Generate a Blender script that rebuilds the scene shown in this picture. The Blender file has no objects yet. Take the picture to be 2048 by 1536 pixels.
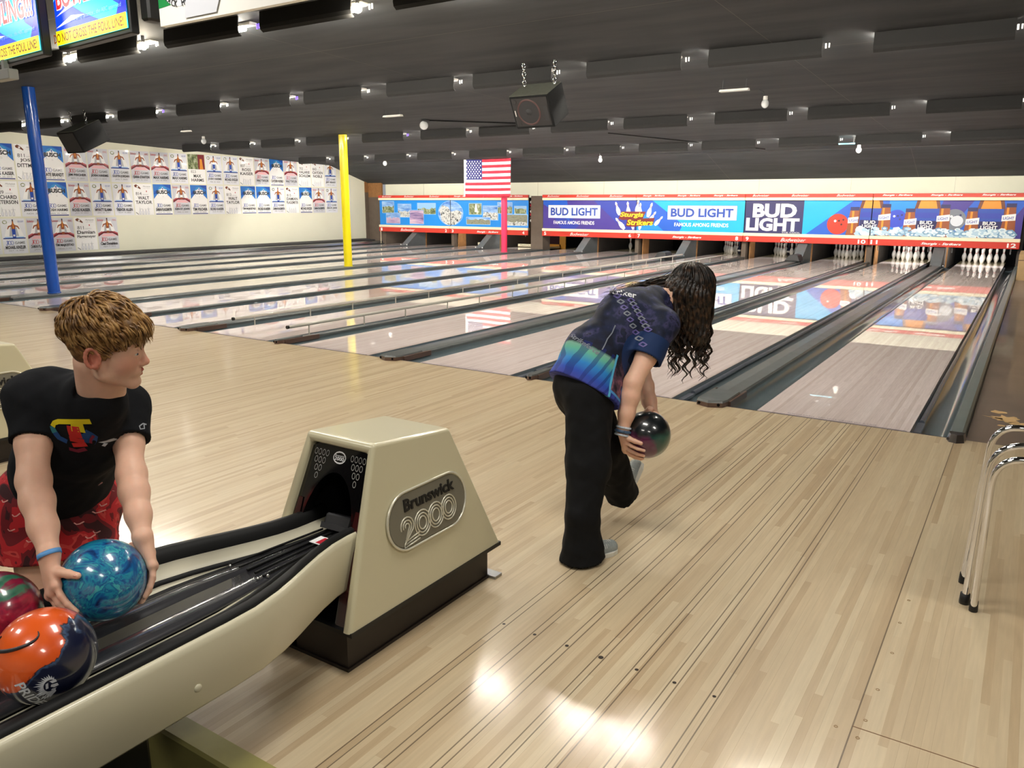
import bpy, math, random
import numpy as np
from mathutils import Matrix, Vector

random.seed(7)
scene = bpy.context.scene
COL = scene.collection

# ------------------------------------------------------------------ camera
CAM = Vector((1.6091, -5.8894, 1.5437))
right = Vector((0.8376689, 0.54617417, 0.00214336))
up = Vector((-0.12441893, 0.18699762, 0.9744495))
fwd = Vector((-0.53181834, 0.81653271, -0.2245965))
cd = bpy.data.cameras.new('camera')
cam = bpy.data.objects.new('camera', cd)
COL.objects.link(cam)
cam.matrix_world = Matrix(((right.x, up.x, -fwd.x, CAM.x), (right.y, up.y, -fwd.y, CAM.y), (right.z, up.z, -fwd.z, CAM.z), (0, 0, 0, 1)))
cd.sensor_width = 36.0
cd.lens = 1576.8 * 36.0 / 2048.0
cd.clip_start = 0.05
cd.clip_end = 200
scene.camera = cam

# ------------------------------------------------------------------ exposure, world, large lights
scene.view_settings.view_transform = 'Standard'
scene.view_settings.look = 'None'
scene.view_settings.exposure = 0.0
scene.view_settings.gamma = 1.0
scene.view_settings.use_curve_mapping = False
scene.cycles.max_bounces = 7
scene.cycles.diffuse_bounces = 4
scene.cycles.glossy_bounces = 4
scene.cycles.sample_clamp_indirect = 20.0
scene.cycles.use_denoising = True

W = bpy.data.worlds.new('world')
scene.world = W
W.use_nodes = True
W.node_tree.nodes['Background'].inputs[0].default_value = (0.95, 0.97, 1.0, 1)
W.node_tree.nodes['Background'].inputs[1].default_value = 0.35

LAMP = 2200.0           # brightness of the fluorescent tubes behind the baffles
HALL_FILL = 45.0       # watts of every unseen fill panel added over the concourse


def area_light(name, loc, sx, sy, power, rot=(0, 0, 0), col=(1.0, 0.97, 0.90), parent=None):
    l = bpy.data.lights.new(name, 'AREA')
    l.shape = 'RECTANGLE'
    l.size, l.size_y = sx, sy
    l.energy = power
    l.color = col
    o = bpy.data.objects.new(name, l)
    COL.objects.link(o)
    o.location = loc
    o.rotation_euler = rot
    if parent:
        o.parent = parent
    return o


def zc(y):
    """height of the sloping ceiling"""
    if y < 15.1:
        return 3.37 - 0.0365 * y
    return 2.819 - (y - 15.1) * 0.2995


# lanes: left and right edge of every lane, measured from lane 12
LW = 1.054
LANES = {}
x = 0.0
for n in range(12, 0, -1):
    if n < 12:
        gap = 0.695 if n % 2 == 1 else 0.517
        if n == 4:
            gap = 1.0
        x -= gap
    LANES[n] = (x, x + LW) if n == 12 else (x - LW, x)
    if n < 12:
        x -= LW
XWALL = -19.9
BAFFLE_ROWS = [-0.2, 3.4, 8.2, 12.4]
baffle_x = {n: LANES[n][0] - 0.02 for n in LANES}
for n, off in ((4, 0.2), (3, 0.3), (2, 0.2), (1, 0.35)):
    baffle_x[n] += off

for lx, ly, k in ((-3.2, -3.4, 1), (0.3, -4.0, 1), (3.2, -3.6, 1), (-3.2, -6.6, 1), (0.2, -7.2, 1.0), (3.2, -7.0, 1), (-7.5, -3.4, 1), (-7.5, -6.6, 1), (-11.5, -3.4, 1), (-15.5, -3.4, 1)):
    area_light('fill_panel_light', (lx, ly, zc(ly) - 0.03), 1.15, 0.55, HALL_FILL * k, (0, 0, 0), (1.0, 0.96, 0.88))  # unseen panels, added to brighten the approach and the people


# ------------------------------------------------------------------ helpers
def lin(c):
    c = c / 255.0
    return c / 12.92 if c <= 0.04045 else ((c + 0.055) / 1.055) ** 2.4


def rgb(r, g, b):
    return (lin(r), lin(g), lin(b), 1.0)


def new_mat(name):
    m = bpy.data.materials.new(name)
    m.use_nodes = True
    nt = m.node_tree
    return m, nt, nt.nodes['Principled BSDF']


def mat(name, col, rough=0.5, metal=0.0, coat=0.0, coat_rough=0.05, spec=0.5, noise=0.0, nscale=20.0, bump=0.0, emit=None, estr=0.0, sss=0.0):
    m, nt, b = new_mat(name)
    b.inputs['Base Color'].default_value = rgb(*col)
    b.inputs['Roughness'].default_value = rough
    b.inputs['Metallic'].default_value = metal
    b.inputs['Coat Weight'].default_value = coat
    b.inputs['Coat Roughness'].default_value = coat_rough
    b.inputs['Specular IOR Level'].default_value = spec
    if sss:
        b.inputs['Subsurface Weight'].default_value = sss
        b.inputs['Subsurface Radius'].default_value = (1.0, 0.35, 0.2)
        b.inputs['Subsurface Scale'].default_value = 0.01
    if emit:
        b.inputs['Emission Color'].default_value = rgb(*emit)
        b.inputs['Emission Strength'].default_value = estr
    if noise or bump:
        tc = nt.nodes.new('ShaderNodeTexCoord')
        nz = nt.nodes.new('ShaderNodeTexNoise')
        nz.inputs['Scale'].default_value = nscale
        nz.inputs['Detail'].default_value = 5
        nt.links.new(tc.outputs['Object'], nz.inputs['Vector'])
        if noise:
            mr = nt.nodes.new('ShaderNodeMapRange')
            mr.inputs['From Min'].default_value = 0.25
            mr.inputs['From Max'].default_value = 0.75
            mr.inputs['To Min'].default_value = 1 - noise
            mr.inputs['To Max'].default_value = 1 + noise
            mx = nt.nodes.new('ShaderNodeMix')
            mx.data_type = 'RGBA'
            mx.blend_type = 'MULTIPLY'
            mx.inputs[0].default_value = 1
            mx.inputs[6].default_value = rgb(*col)
            nt.links.new(nz.outputs['Fac'], mr.inputs['Value'])
            nt.links.new(mr.outputs['Result'], mx.inputs[7])
            nt.links.new(mx.outputs[2], b.inputs['Base Color'])
        if bump:
            bp = nt.nodes.new('ShaderNodeBump')
            bp.inputs['Strength'].default_value = bump
            bp.inputs['Distance'].default_value = 0.01
            nt.links.new(nz.outputs['Fac'], bp.inputs['Height'])
            nt.links.new(bp.outputs['Normal'], b.inputs['Normal'])
    return m


class NT:
    """short hand for building a node tree"""
    def __init__(s, nt):
        s.nt = nt

    def n(s, kind, **kw):
        nd = s.nt.nodes.new('ShaderNode' + kind)
        for k, v in kw.items():
            setattr(nd, k, v)
        return nd

    def m(s, op, a, b=None, c=None):
        nd = s.n('Math', operation=op)
        for i, v in enumerate((a, b, c)):
            if v is None:
                continue
            if isinstance(v, (int, float)):
                nd.inputs[i].default_value = v
            else:
                s.nt.links.new(v, nd.inputs[i])
        return nd.outputs[0]

    def l(s, a, b):
        s.nt.links.new(a, b)

    def mix(s, f, a, b, mode='MIX'):
        nd = s.n('Mix', data_type='RGBA', blend_type=mode)
        for i, v in ((0, f), (6, a), (7, b)):
            if isinstance(v, (int, float, tuple)):
                nd.inputs[i].default_value = v
            else:
                s.nt.links.new(v, nd.inputs[i])
        return nd.outputs[2]

    def ramp(s, f, stops):
        nd = s.n('ValToRGB')
        e = nd.color_ramp.elements
        while len(e) < len(stops):
            e.new(0.5)
        for i, (p, c) in enumerate(stops):
            e[i].position = p
            e[i].color = c
        s.l(f, nd.inputs[0])
        return nd.outputs[0]


def board_mat(name, cols, bw, length, rough, coat, coat_rough, seam=0.0, lines=None, spec=0.5, origin=0.0, base_dark=0.0):
    """strip flooring running along y: every board has its own tone, boards end at random"""
    m, nt, b = new_mat(name)
    N = NT(nt)
    geo = N.n('NewGeometry')
    sp = N.n('SeparateXYZ')
    N.l(geo.outputs['Position'], sp.inputs[0])
    X = N.m('ADD', sp.outputs[0], -origin)
    Y = sp.outputs[1]
    bx = N.m('DIVIDE', X, bw)
    ix = N.m('FLOOR', bx)
    w1 = N.n('TexWhiteNoise', noise_dimensions='1D')
    N.l(ix, w1.inputs['W'])
    off = N.m('MULTIPLY', w1.outputs['Value'], 7.0)
    iy = N.m('FLOOR', N.m('ADD', N.m('DIVIDE', Y, length), off))
    cv = N.n('CombineXYZ')
    N.l(ix, cv.inputs[0])
    N.l(iy, cv.inputs[1])
    w2 = N.n('TexWhiteNoise', noise_dimensions='3D')
    N.l(cv.outputs[0], w2.inputs['Vector'])
    st = [(i / (len(cols) - 1), rgb(*c)) for i, c in enumerate(cols)]
    col = N.ramp(w2.outputs['Value'], st)
    # grain stretched along the board
    gm = N.n('Mapping')
    gm.inputs['Scale'].default_value = (90, 5, 1)
    N.l(geo.outputs['Position'], gm.inputs['Vector'])
    nz = N.n('TexNoise')
    nz.inputs['Scale'].default_value = 1.0
    nz.inputs['Detail'].default_value = 4
    N.l(gm.outputs[0], nz.inputs['Vector'])
    g = N.n('MapRange')
    g.inputs['From Min'].default_value = 0.3
    g.inputs['From Max'].default_value = 0.7
    g.inputs['To Min'].default_value = 0.93
    g.inputs['To Max'].default_value = 1.05
    N.l(nz.outputs['Fac'], g.inputs['Value'])
    col = N.mix(1.0, col, g.outputs[0], 'MULTIPLY')
    # fine dark joints
    fr = N.m('SUBTRACT', bx, ix)
    if seam:
        d = N.m('LESS_THAN', fr, 0.035)
        jn = N.n('TexWhiteNoise', noise_dimensions='1D')
        N.l(N.m('ADD', ix, 31.7), jn.inputs['W'])
        d = N.m('MULTIPLY', d, N.m('GREATER_THAN', jn.outputs['Value'], 0.55))
        col = N.mix(N.m('MULTIPLY', d, seam), col, rgb(120, 92, 60))
    for lx in (lines or []):
        d = N.m('COMPARE', X, lx, 0.0022)
        col = N.mix(N.m('MULTIPLY', d, 0.8), col, rgb(78, 58, 38))
    N.l(col, b.inputs['Base Color'])
    b.inputs['Roughness'].default_value = rough
    b.inputs['Coat Weight'].default_value = coat
    b.inputs['Coat Roughness'].default_value = coat_rough
    b.inputs['Specular IOR Level'].default_value = spec
    return m


class MB:
    """collects shapes and links them as ONE mesh object"""
    def __init__(s):
        s.v, s.f, s.mi, s.sm = [], [], [], []

    def add(s, vs, fs, mi=0, smooth=False):
        o = len(s.v)
        s.v += [tuple(v) for v in vs]
        s.f += [tuple(i + o for i in f) for f in fs]
        s.mi += [mi] * len(fs)
        s.sm += [smooth] * len(fs)
        return s

    def box(s, x0, x1, y0, y1, z0, z1, mi=0, M=None):
        vs = [Vector(p) for p in ((x0, y0, z0), (x1, y0, z0), (x1, y1, z0), (x0, y1, z0), (x0, y0, z1), (x1, y0, z1), (x1, y1, z1), (x0, y1, z1))]
        if M:
            vs = [M @ v for v in vs]
        return s.add(vs, [(0, 3, 2, 1), (4, 5, 6, 7), (0, 1, 5, 4), (1, 2, 6, 5), (2, 3, 7, 6), (3, 0, 4, 7)], mi)

    def bbox(s, x0, x1, y0, y1, z0, z1, b=0.01, mi=0, M=None):
        """box with chamfered vertical and horizontal edges (superellipse style rings)"""
        def ring(z, i):
            return [(x0 + i + b, y0 + i, z), (x1 - i - b, y0 + i, z), (x1 - i, y0 + i + b, z), (x1 - i, y1 - i - b, z), (x1 - i - b, y1 - i, z), (x0 + i + b, y1 - i, z), (x0 + i, y1 - i - b, z), (x0 + i, y0 + i + b, z)]
        rs = [ring(z0, b * .7), ring(z0 + b, 0), ring(z1 - b, 0), ring(z1, b * .7)]
        vs = [Vector(p) for r in rs for p in r]
        if M:
            vs = [M @ v for v in vs]
        fs = [tuple(reversed(range(8))), tuple(range(24, 32))]
        for k in range(3):
            for i in range(8):
                j = (i + 1) % 8
                fs.append((k * 8 + i, k * 8 + j, k * 8 + 8 + j, k * 8 + 8 + i))
        return s.add(vs, fs, mi)

    def prism(s, poly, axis, a0, a1, mi=0, M=None, smooth=False):
        """extrude a 2D polygon along axis ('x': poly is (y,z); 'y': (x,z); 'z': (x,y))"""
        n = len(poly)
        def P(p, a):
            return {'x': (a, p[0], p[1]), 'y': (p[0], a, p[1]), 'z': (p[0], p[1], a)}[axis]
        vs = [Vector(P(p, a)) for a in (a0, a1) for p in poly]
        if M:
            vs = [M @ v for v in vs]
        fs = [tuple(range(n)), tuple(range(2 * n - 1, n - 1, -1))]
        fs += [(i, n + i, n + (i + 1) % n, (i + 1) % n) for i in range(n)]
        return s.add(vs, fs, mi, smooth)

    def tube(s, pts, r, seg=10, mi=0, caps=True, smooth=True):
        pts = [Vector(p) for p in pts]
        n = len(pts)
        rs = r if isinstance(r, (list, tuple)) else [r] * n
        prev = None
        vs, fs = [], []
        for i, p in enumerate(pts):
            t = (pts[min(i + 1, n - 1)] - pts[max(i - 1, 0)])
            if t.length < 1e-9:
                t = Vector((0, 0, 1))
            t.normalize()
            if prev is None:
                a = Vector((0, 0, 1)) if abs(t.z) < 0.9 else Vector((1, 0, 0))
                u = t.cross(a).normalized()
            else:
                u = (prev - t * prev.dot(t))
                u = u.normalized() if u.length > 1e-6 else t.orthogonal().normalized()
            prev = u
            w = t.cross(u)
            for k in range(seg):
                an = 2 * math.pi * k / seg
                vs.append(p + (u * math.cos(an) + w * math.sin(an)) * rs[i])
        for i in range(n - 1):
            for k in range(seg):
                k2 = (k + 1) % seg
                fs.append((i * seg + k, i * seg + k2, (i + 1) * seg + k2, (i + 1) * seg + k))
        s.add(vs, fs, mi, smooth)
        if caps:
            s.add([vs[k] for k in range(seg)], [tuple(reversed(range(seg)))], mi)
            s.add([vs[(n - 1) * seg + k] for k in range(seg)], [tuple(range(seg))], mi)
        return s

    def lathe(s, prof, c=(0, 0, 0), seg=20, mi=0, M=None, mfun=None):
        """profile of (r, z) around the z axis through c"""
        vs = []
        for r, z in prof:
            for k in range(seg):
                an = 2 * math.pi * k / seg
                v = Vector((c[0] + r * math.cos(an), c[1] + r * math.sin(an), c[2] + z))
                vs.append(M @ v if M else v)
        o = len(s.v)
        s.v += [tuple(v) for v in vs]
        for i in range(len(prof) - 1):
            m_ = mfun((prof[i][1] + prof[i + 1][1]) / 2) if mfun else mi
            for k in range(seg):
                k2 = (k + 1) % seg
                s.f.append((o + i * seg + k, o + i * seg + k2, o + (i + 1) * seg + k2, o + (i + 1) * seg + k))
                s.mi.append(m_)
                s.sm.append(True)
        return s

    def sphere(s, c, r, mi=0, seg=20, rings=12, sx=1, sy=1, sz=1, M=None):
        prof = [(max(1e-5, r * math.sin(math.pi * i / rings)), -r * math.cos(math.pi * i / rings)) for i in range(rings + 1)]
        vs, fs = [], []
        for rr, z in prof:
            for k in range(seg):
                an = 2 * math.pi * k / seg
                v = Vector((rr * math.cos(an) * sx, rr * math.sin(an) * sy, z * sz))
                v = (M @ v) if M else v
                vs.append(v + Vector(c))
        for i in range(rings):
            for k in range(seg):
                k2 = (k + 1) % seg
                fs.append((i * seg + k, i * seg + k2, (i + 1) * seg + k2, (i + 1) * seg + k))
        return s.add(vs, fs, mi, True)

    def poly(s, pts, mi=0):
        return s.add(pts, [tuple(range(len(pts)))], mi)

    def build(s, name, mats, parent=None, merge=False):
        me = bpy.data.meshes.new(name)
        me.from_pydata(s.v, [], s.f)
        if not isinstance(mats, (list, tuple)):
            mats = [mats]
        for m_ in mats:
            me.materials.append(m_)
        me.polygons.foreach_set('material_index', s.mi)
        me.polygons.foreach_set('use_smooth', s.sm)
        me.update()
        o = bpy.data.objects.new(name, me)
        COL.objects.link(o)
        if parent is not None:
            o.parent = parent
            o.matrix_parent_inverse = parent.matrix_world.inverted() if False else Matrix.Translation(-parent.location)
        return o


def recalc(o):
    import bmesh
    bm = bmesh.new()
    bm.from_mesh(o.data)
    bmesh.ops.recalc_face_normals(bm, faces=bm.faces)
    bm.to_mesh(o.data)
    bm.free()
    return o


def bevel(o, w=0.01, seg=3, ang=35):
    md = o.modifiers.new('bevel', 'BEVEL')
    md.width = w
    md.segments = seg
    md.limit_method = 'ANGLE'
    md.angle_limit = math.radians(ang)
    md.harden_normals = True
    o.data.polygons.foreach_set('use_smooth', [True] * len(o.data.polygons))
    return o


def tag(o, label, cat, group=None, kind=None):
    if label:
        o['label'] = label
    if cat:
        o['category'] = cat
    if group:
        o['group'] = group
    if kind:
        o['kind'] = kind
    return o


def thing(name, label, cat, loc=(0, 0, 0), group=None):
    o = bpy.data.objects.new(name, None)
    COL.objects.link(o)
    o.location = loc
    o.empty_display_size = 0.1
    return tag(o, label, cat, group)


def copy_thing(root, label=None, loc=None, group=None):
    r = root.copy()
    COL.objects.link(r)
    if loc is not None:
        r.location = loc
    if label:
        r['label'] = label
    if group:
        r['group'] = group
    for ch in list(root.children):
        c = ch.copy()
        COL.objects.link(c)
        c.parent = r
        c.matrix_parent_inverse = ch.matrix_parent_inverse
        for g in ch.children:
            d = g.copy()
            COL.objects.link(d)
            d.parent = c
            d.matrix_parent_inverse = g.matrix_parent_inverse
    return r


def struct(o):
    o['kind'] = 'structure'
    return o


_tc = {}


def text_geo(st, bold=0.0, shear=0.0, spacing=1.0):
    key = (st, bold, shear, spacing)
    if key not in _tc:
        cu = bpy.data.curves.new('t', 'FONT')
        cu.body = st
        cu.offset = bold
        cu.shear = shear
        cu.space_character = spacing
        cu.resolution_u = 3
        ob = bpy.data.objects.new('t', cu)
        COL.objects.link(ob)
        dg = bpy.context.evaluated_depsgraph_get()
        me = bpy.data.meshes.new_from_object(ob.evaluated_get(dg))
        vs = [tuple(v.co) for v in me.vertices]
        fs = [tuple(p.vertices) for p in me.polygons]
        bpy.data.objects.remove(ob)
        bpy.data.curves.remove(cu)
        bpy.data.meshes.remove(me)
        if vs:
            x0 = min(v[0] for v in vs); x1 = max(v[0] for v in vs)
            y0 = min(v[1] for v in vs); y1 = max(v[1] for v in vs)
        else:
            x0 = y0 = 0; x1 = y1 = 1
        _tc[key] = (vs, fs, x0, x1, y0, y1)
    return _tc[key]


def put_text(mb, st, O, U, V, w, h, mi=0, bold=0.0, shear=0.0, cx=True, spacing=1.0, bend=None):
    """write st into a box of w x h whose lower left (or lower centre) is O, along U and up V"""
    vs, fs, x0, x1, y0, y1 = text_geo(st, bold, shear, spacing)
    O, U, V = Vector(O), Vector(U), Vector(V)
    out = []
    for a, b_, c in vs:
        u = (a - x0) / (x1 - x0)
        v = (b_ - y0) / (y1 - y0)
        if cx:
            u -= 0.5
        if bend:
            v = v + bend * (u * u)
        out.append(O + U * (u * w) + V * (v * h))
    mb.add(out, fs, mi)
    return mb


class Art:
    """flat printed artwork on a board: 2D shapes in (u, v), each layer a hair in front of the last"""
    def __init__(s, O, U, V, Nrm, step=0.0006):
        s.O, s.U, s.V, s.N = Vector(O), Vector(U), Vector(V), Vector(Nrm)
        s.mb = MB()
        s.k = 0
        s.step = step
        s.mats = []

    def mi(s, m_):
        if m_ not in s.mats:
            s.mats.append(m_)
        return s.mats.index(m_)

    def P(s, u, v):
        return s.O + s.U * u + s.V * v + s.N * (s.k * s.step)

    def poly(s, pts, m_, lay=True):
        if lay:
            s.k += 1
        s.mb.poly([s.P(u, v) for u, v in pts], s.mi(m_))
        return s

    def rect(s, u0, v0, u1, v1, m_):
        return s.poly([(u0, v0), (u1, v0), (u1, v1), (u0, v1)], m_)

    def ell(s, cu, cv, ru, rv, m_, n=28, a0=0.0):
        return s.poly([(cu + ru * math.cos(a0 + 2 * math.pi * i / n), cv + rv * math.sin(a0 + 2 * math.pi * i / n)) for i in range(n)], m_)

    def ring(s, cu, cv, ru, rv, th, m_, n=30):
        s.k += 1
        m_i = s.mi(m_)
        for i in range(n):
            a, b_ = 2 * math.pi * i / n, 2 * math.pi * (i + 1) / n
            s.mb.poly([s.P(cu + ru * math.cos(a), cv + rv * math.sin(a)), s.P(cu + ru * math.cos(b_), cv + rv * math.sin(b_)), s.P(cu + (ru - th) * math.cos(b_), cv + (rv - th) * math.sin(b_)), s.P(cu + (ru - th) * math.cos(a), cv + (rv - th) * math.sin(a))], m_i)
        return s

    def text(s, st, cu, v, w, h, m_, bold=0.0, shear=0.0, rot=0.0, cx=True):
        s.k += 1
        c, sn = math.cos(rot), math.sin(rot)
        put_text(s.mb, st, s.P(cu, v), s.U * c + s.V * sn, s.V * c - s.U * sn, w, h, s.mi(m_), bold, shear, cx)
        return s

    def build(s, name, parent=None):
        return s.mb.build(name, s.mats, parent)

# ------------------------------------------------------------------ materials
M = {}
M['approach'] = board_mat('approach_wood', [(186, 162, 128), (194, 171, 137), (208, 189, 156), (202, 181, 147), (211, 193, 160), (193, 170, 136), (205, 185, 152)], 0.0266, 1.25, 0.42, 0.6, 0.14, seam=0.35,
                          lines=[1.332, 0.527 - 0.418, 0.527 - 0.391, 0.527 - 0.284, 0.527 - 0.257, 0.527 - 0.15, 0.527 - 0.123, 0.527 - 0.014, 0.527 + 0.013, 0.527 + 0.12, 0.527 + 0.147, 0.527 + 0.256, 0.527 + 0.283, 0.527 + 0.39, 0.527 + 0.417])
M['lane'] = board_mat('lane_wood', [(214, 197, 190), (225, 210, 206), (231, 217, 213), (219, 203, 198), (228, 213, 209)], 0.0266, 3.5, 0.5, 1.0, 0.004, seam=0.28, spec=0.0)
M['lane'].node_tree.nodes['Principled BSDF'].inputs['Coat IOR'].default_value = 1.72
M['pindeck'] = board_mat('pin_deck_wood', [(214, 196, 150), (224, 208, 164), (206, 186, 138)], 0.0266, 1.5, 0.35, 1.0, 0.02)
M['carpet'] = mat('carpet', (30, 32, 36), 0.95, noise=0.35, nscale=60)
M['nosing'] = mat('step_nosing', (158, 150, 88), 0.5, noise=0.12, nscale=9)
M['brown_floor'] = mat('brown_painted_floor', (112, 96, 84), 0.5, coat=0.2, noise=0.14, nscale=2.2)
M['paint_chip'] = mat('chipped_paint', (206, 170, 118), 0.6)
M['wall'] = mat('cream_wall', (232, 231, 212), 0.75, noise=0.02, nscale=1.5)
M['wall_brown'] = mat('brown_wall', (96, 84, 74), 0.8, noise=0.1, nscale=6)
M['osb'] = mat('bare_board', (140, 98, 56), 0.8, noise=0.25, nscale=25)
M['tan'] = mat('tan_panel', (176, 146, 104), 0.6, noise=0.05, nscale=4)
M['gutter'] = mat('gutter_plastic', (92, 106, 112), 0.28, coat=0.9, coat_rough=0.06, noise=0.08, nscale=5)
M['capping'] = mat('capping', (88, 92, 92), 0.42, coat=0.35, coat_rough=0.2, noise=0.14, nscale=7, bump=0.15)
M['side_cap'] = mat('side_capping', (98, 108, 106), 0.4, coat=0.3, coat_rough=0.15, noise=0.06, nscale=5)
M['brownblock'] = mat('brown_plastic', (92, 68, 58), 0.35, coat=0.4)
M['black'] = mat('black_plastic', (16, 16, 17), 0.45)
M['flat_black'] = mat('flat_black', (9, 9, 10), 0.9, spec=0.2)
M['darkgrey'] = mat('dark_grey', (46, 46, 48), 0.6)
M['chrome'] = mat('chrome', (225, 225, 228), 0.06, metal=1.0)
M['steel'] = mat('dull_steel', (170, 172, 174), 0.28, metal=1.0)
M['grey_pipe'] = mat('grey_pipe', (186, 182, 172), 0.3, coat=0.4)
M['bumper_fold'] = mat('folded_bumper', (92, 96, 108), 0.3, coat=0.5, noise=0.2, nscale=9)
M['white'] = mat('white_plastic', (238, 236, 230), 0.4)
M['red'] = mat('mask_red', (206, 52, 36), 0.4, coat=0.2)
M['cream'] = mat('mask_cream', (246, 236, 206), 0.4)
M['blue_pole'] = mat('blue_paint', (10, 84, 188), 0.25, coat=0.5)
M['yellow_pole'] = mat('yellow_paint', (250, 232, 10), 0.3, coat=0.4)
M['pink_pole'] = mat('pink_paint', (240, 48, 92), 0.35, coat=0.3)
for _i, _k in enumerate((0.105, 0.10, 0.12, 0.17)):
    M['tube%d' % _i] = mat('lit_tube_%d' % _i, (255, 255, 255), 0.5, emit=(255, 248, 234), estr=LAMP * _k)
M['lamp_end'] = mat('lamp_end', (255, 255, 255), 0.5, emit=(255, 250, 240), estr=0.9)
M['bulb'] = mat('lit_bulb', (255, 255, 255), 0.5, emit=(255, 232, 190), estr=60.0)
M['uvbulb'] = mat('violet_bulb', (120, 90, 220), 0.5, emit=(120, 90, 255), estr=2.0)
M['glass'] = mat('bulb_glass', (225, 228, 230), 0.08, spec=0.8, coat=1.0)


def ceiling_mat():
    m, nt, b = new_mat('dark_ceiling')
    N = NT(nt)
    g = N.n('NewGeometry')
    mp = N.n('Mapping')
    mp.inputs['Scale'].default_value = (0.5, 2.6, 1)
    N.l(g.outputs['Position'], mp.inputs['Vector'])
    nz = N.n('TexNoise')
    nz.inputs['Scale'].default_value = 1.3
    nz.inputs['Detail'].default_value = 5
    N.l(mp.outputs[0], nz.inputs['Vector'])
    col = N.ramp(nz.outputs['Fac'], [(0.3, rgb(58, 60, 62)), (0.7, rgb(75, 77, 79))])
    sp = N.n('SeparateXYZ')
    N.l(g.outputs['Position'], sp.inputs[0])
    for ax, per, w in ((1, 2.44, 0.006), (0, 4.88, 0.004)):
        fr = N.m('FRACT', N.m('DIVIDE', N.m('ADD', sp.outputs[ax], 40.1), per))
        d = N.m('LESS_THAN', fr, w / per * 2)
        col = N.mix(N.m('MULTIPLY', d, 0.6), col, rgb(112, 108, 102))
    N.l(col, b.inputs['Base Color'])
    b.inputs['Roughness'].default_value = 0.75
    b.inputs['Specular IOR Level'].default_value = 0.25
    return m


M['ceiling'] = ceiling_mat()
M['baffle'] = mat('baffle_board', (62, 62, 62), 0.8, spec=0.2)
M['baffle_near'] = mat('baffle_board_black', (30, 30, 30), 0.8, spec=0.2)

# ------------------------------------------------------------------ room shell
XL, XR = XWALL, 9.0
YB, YE = -11.0, 17.2

o = MB().box(XL - 0.3, 1.392, -4.652, -0.0, -0.09, 0.0).box(1.392, XR, -4.652, -0.0, -0.09, 0.0).build('floor_approach', M['approach'])
struct(o)
o = MB().box(XL - 0.3, XR, YB, -4.62, -0.30, -0.20).build('floor_concourse', M['carpet'])
struct(o)
o = MB().box(1.392, XR, 0.0, 21.5, -0.09, -0.002).build('floor_side', M['brown_floor'])
struct(o)
o = MB().box(XL - 0.3, 1.392, -0.0, 21.5, -0.30, -0.12).build('floor_under_lanes', M['flat_black'])
struct(o)
o = MB().prism([(-4.73, -0.2), (-4.73, -0.008), (-4.722, 0.002), (-4.65, 0.002), (-4.64, -0.2)], 'x', XL, XR).build('trim_step', M['nosing'])
struct(recalc(o))
# ceiling: gentle slope, then a steeper soffit down to the end wall
cy = [YB, 15.1, 17.2]
mb = MB()
pts = [(y, zc(y)) for y in cy] + [(y, zc(y) + 0.15) for y in reversed(cy)]
mb.prism(pts, 'x', XL - 0.3, XR)
o = struct(recalc(mb.build('ceiling', M['ceiling'])))
mb = MB().prism([(15.08, 2.83), (15.08, 2.812), (15.12, 2.80), (15.12, 2.82)], 'x', XL, XR)
struct(recalc(mb.build('trim_ceiling_joint', M['darkgrey'])))
# left wall with posters, following the ceiling
mb = MB().prism([(YB, -0.3), (16.85, -0.3), (16.85, zc(16.85)), (15.1, zc(15.1)), (YB, zc(YB))], 'x', XL - 0.15, XL)
struct(recalc(mb.build('wall_left', M['wall'])))
mb = MB().box(XL - 0.15, XL + 0.03, 16.85, 17.2, -0.3, 1.9, 0).box(XL - 0.15, XL + 0.03, 16.85, 17.2, 1.9, 2.45, 1)
mb.box(XL, -19.2, 17.02, 17.1, -0.3, 1.72, 0).box(XL, -19.2, 17.02, 17.1, 1.72, 2.3, 1)
struct(mb.build('wall_end_return', [M['wall_brown'], M['osb']]))
mb = MB().box(-19.15, XR, 17.2, 17.3, 1.70, 2.4)
struct(mb.build('wall_end', M['wall']))
mb = MB()
for i in range(9):
    xx = -17.3 + i * 2.44
    mb.box(xx, xx + 0.008, 17.19, 17.2, 1.7, 2.19)
struct(mb.build('trim_end_wall_joints', mat('wall_joint', (205, 203, 185), 0.8)))  # joint lines a little darker than the wall
# rear wall of the pits, walls behind and to the right of the camera
struct(MB().box(XL, XR, 20.6, 20.7, -0.3, 2.4).build('wall_pit_rear', M['flat_black']))
struct(MB().box(XL - 0.3, XR, YB - 0.1, YB, -0.3, 3.9).build('wall_rear', M['wall']))
struct(MB().box(XR, XR + 0.1, YB, 20.6, -0.3, 3.9).build('wall_right', M['wall']))
# tan wall closing the space right of lane 12
struct(MB().box(1.395, XR, 13.5, 13.6, -0.1, 0.52, 0).box(1.395, XR, 13.49, 13.6, 0.40, 0.412, 1).box(1.52, XR, 15.2, 15.3, 0.5, 2.75, 0).box(1.395, XR, 13.55, 15.25, 0.505, 0.52, 0).build('wall_side_end', [M['tan'], M['brownblock']]))
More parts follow.
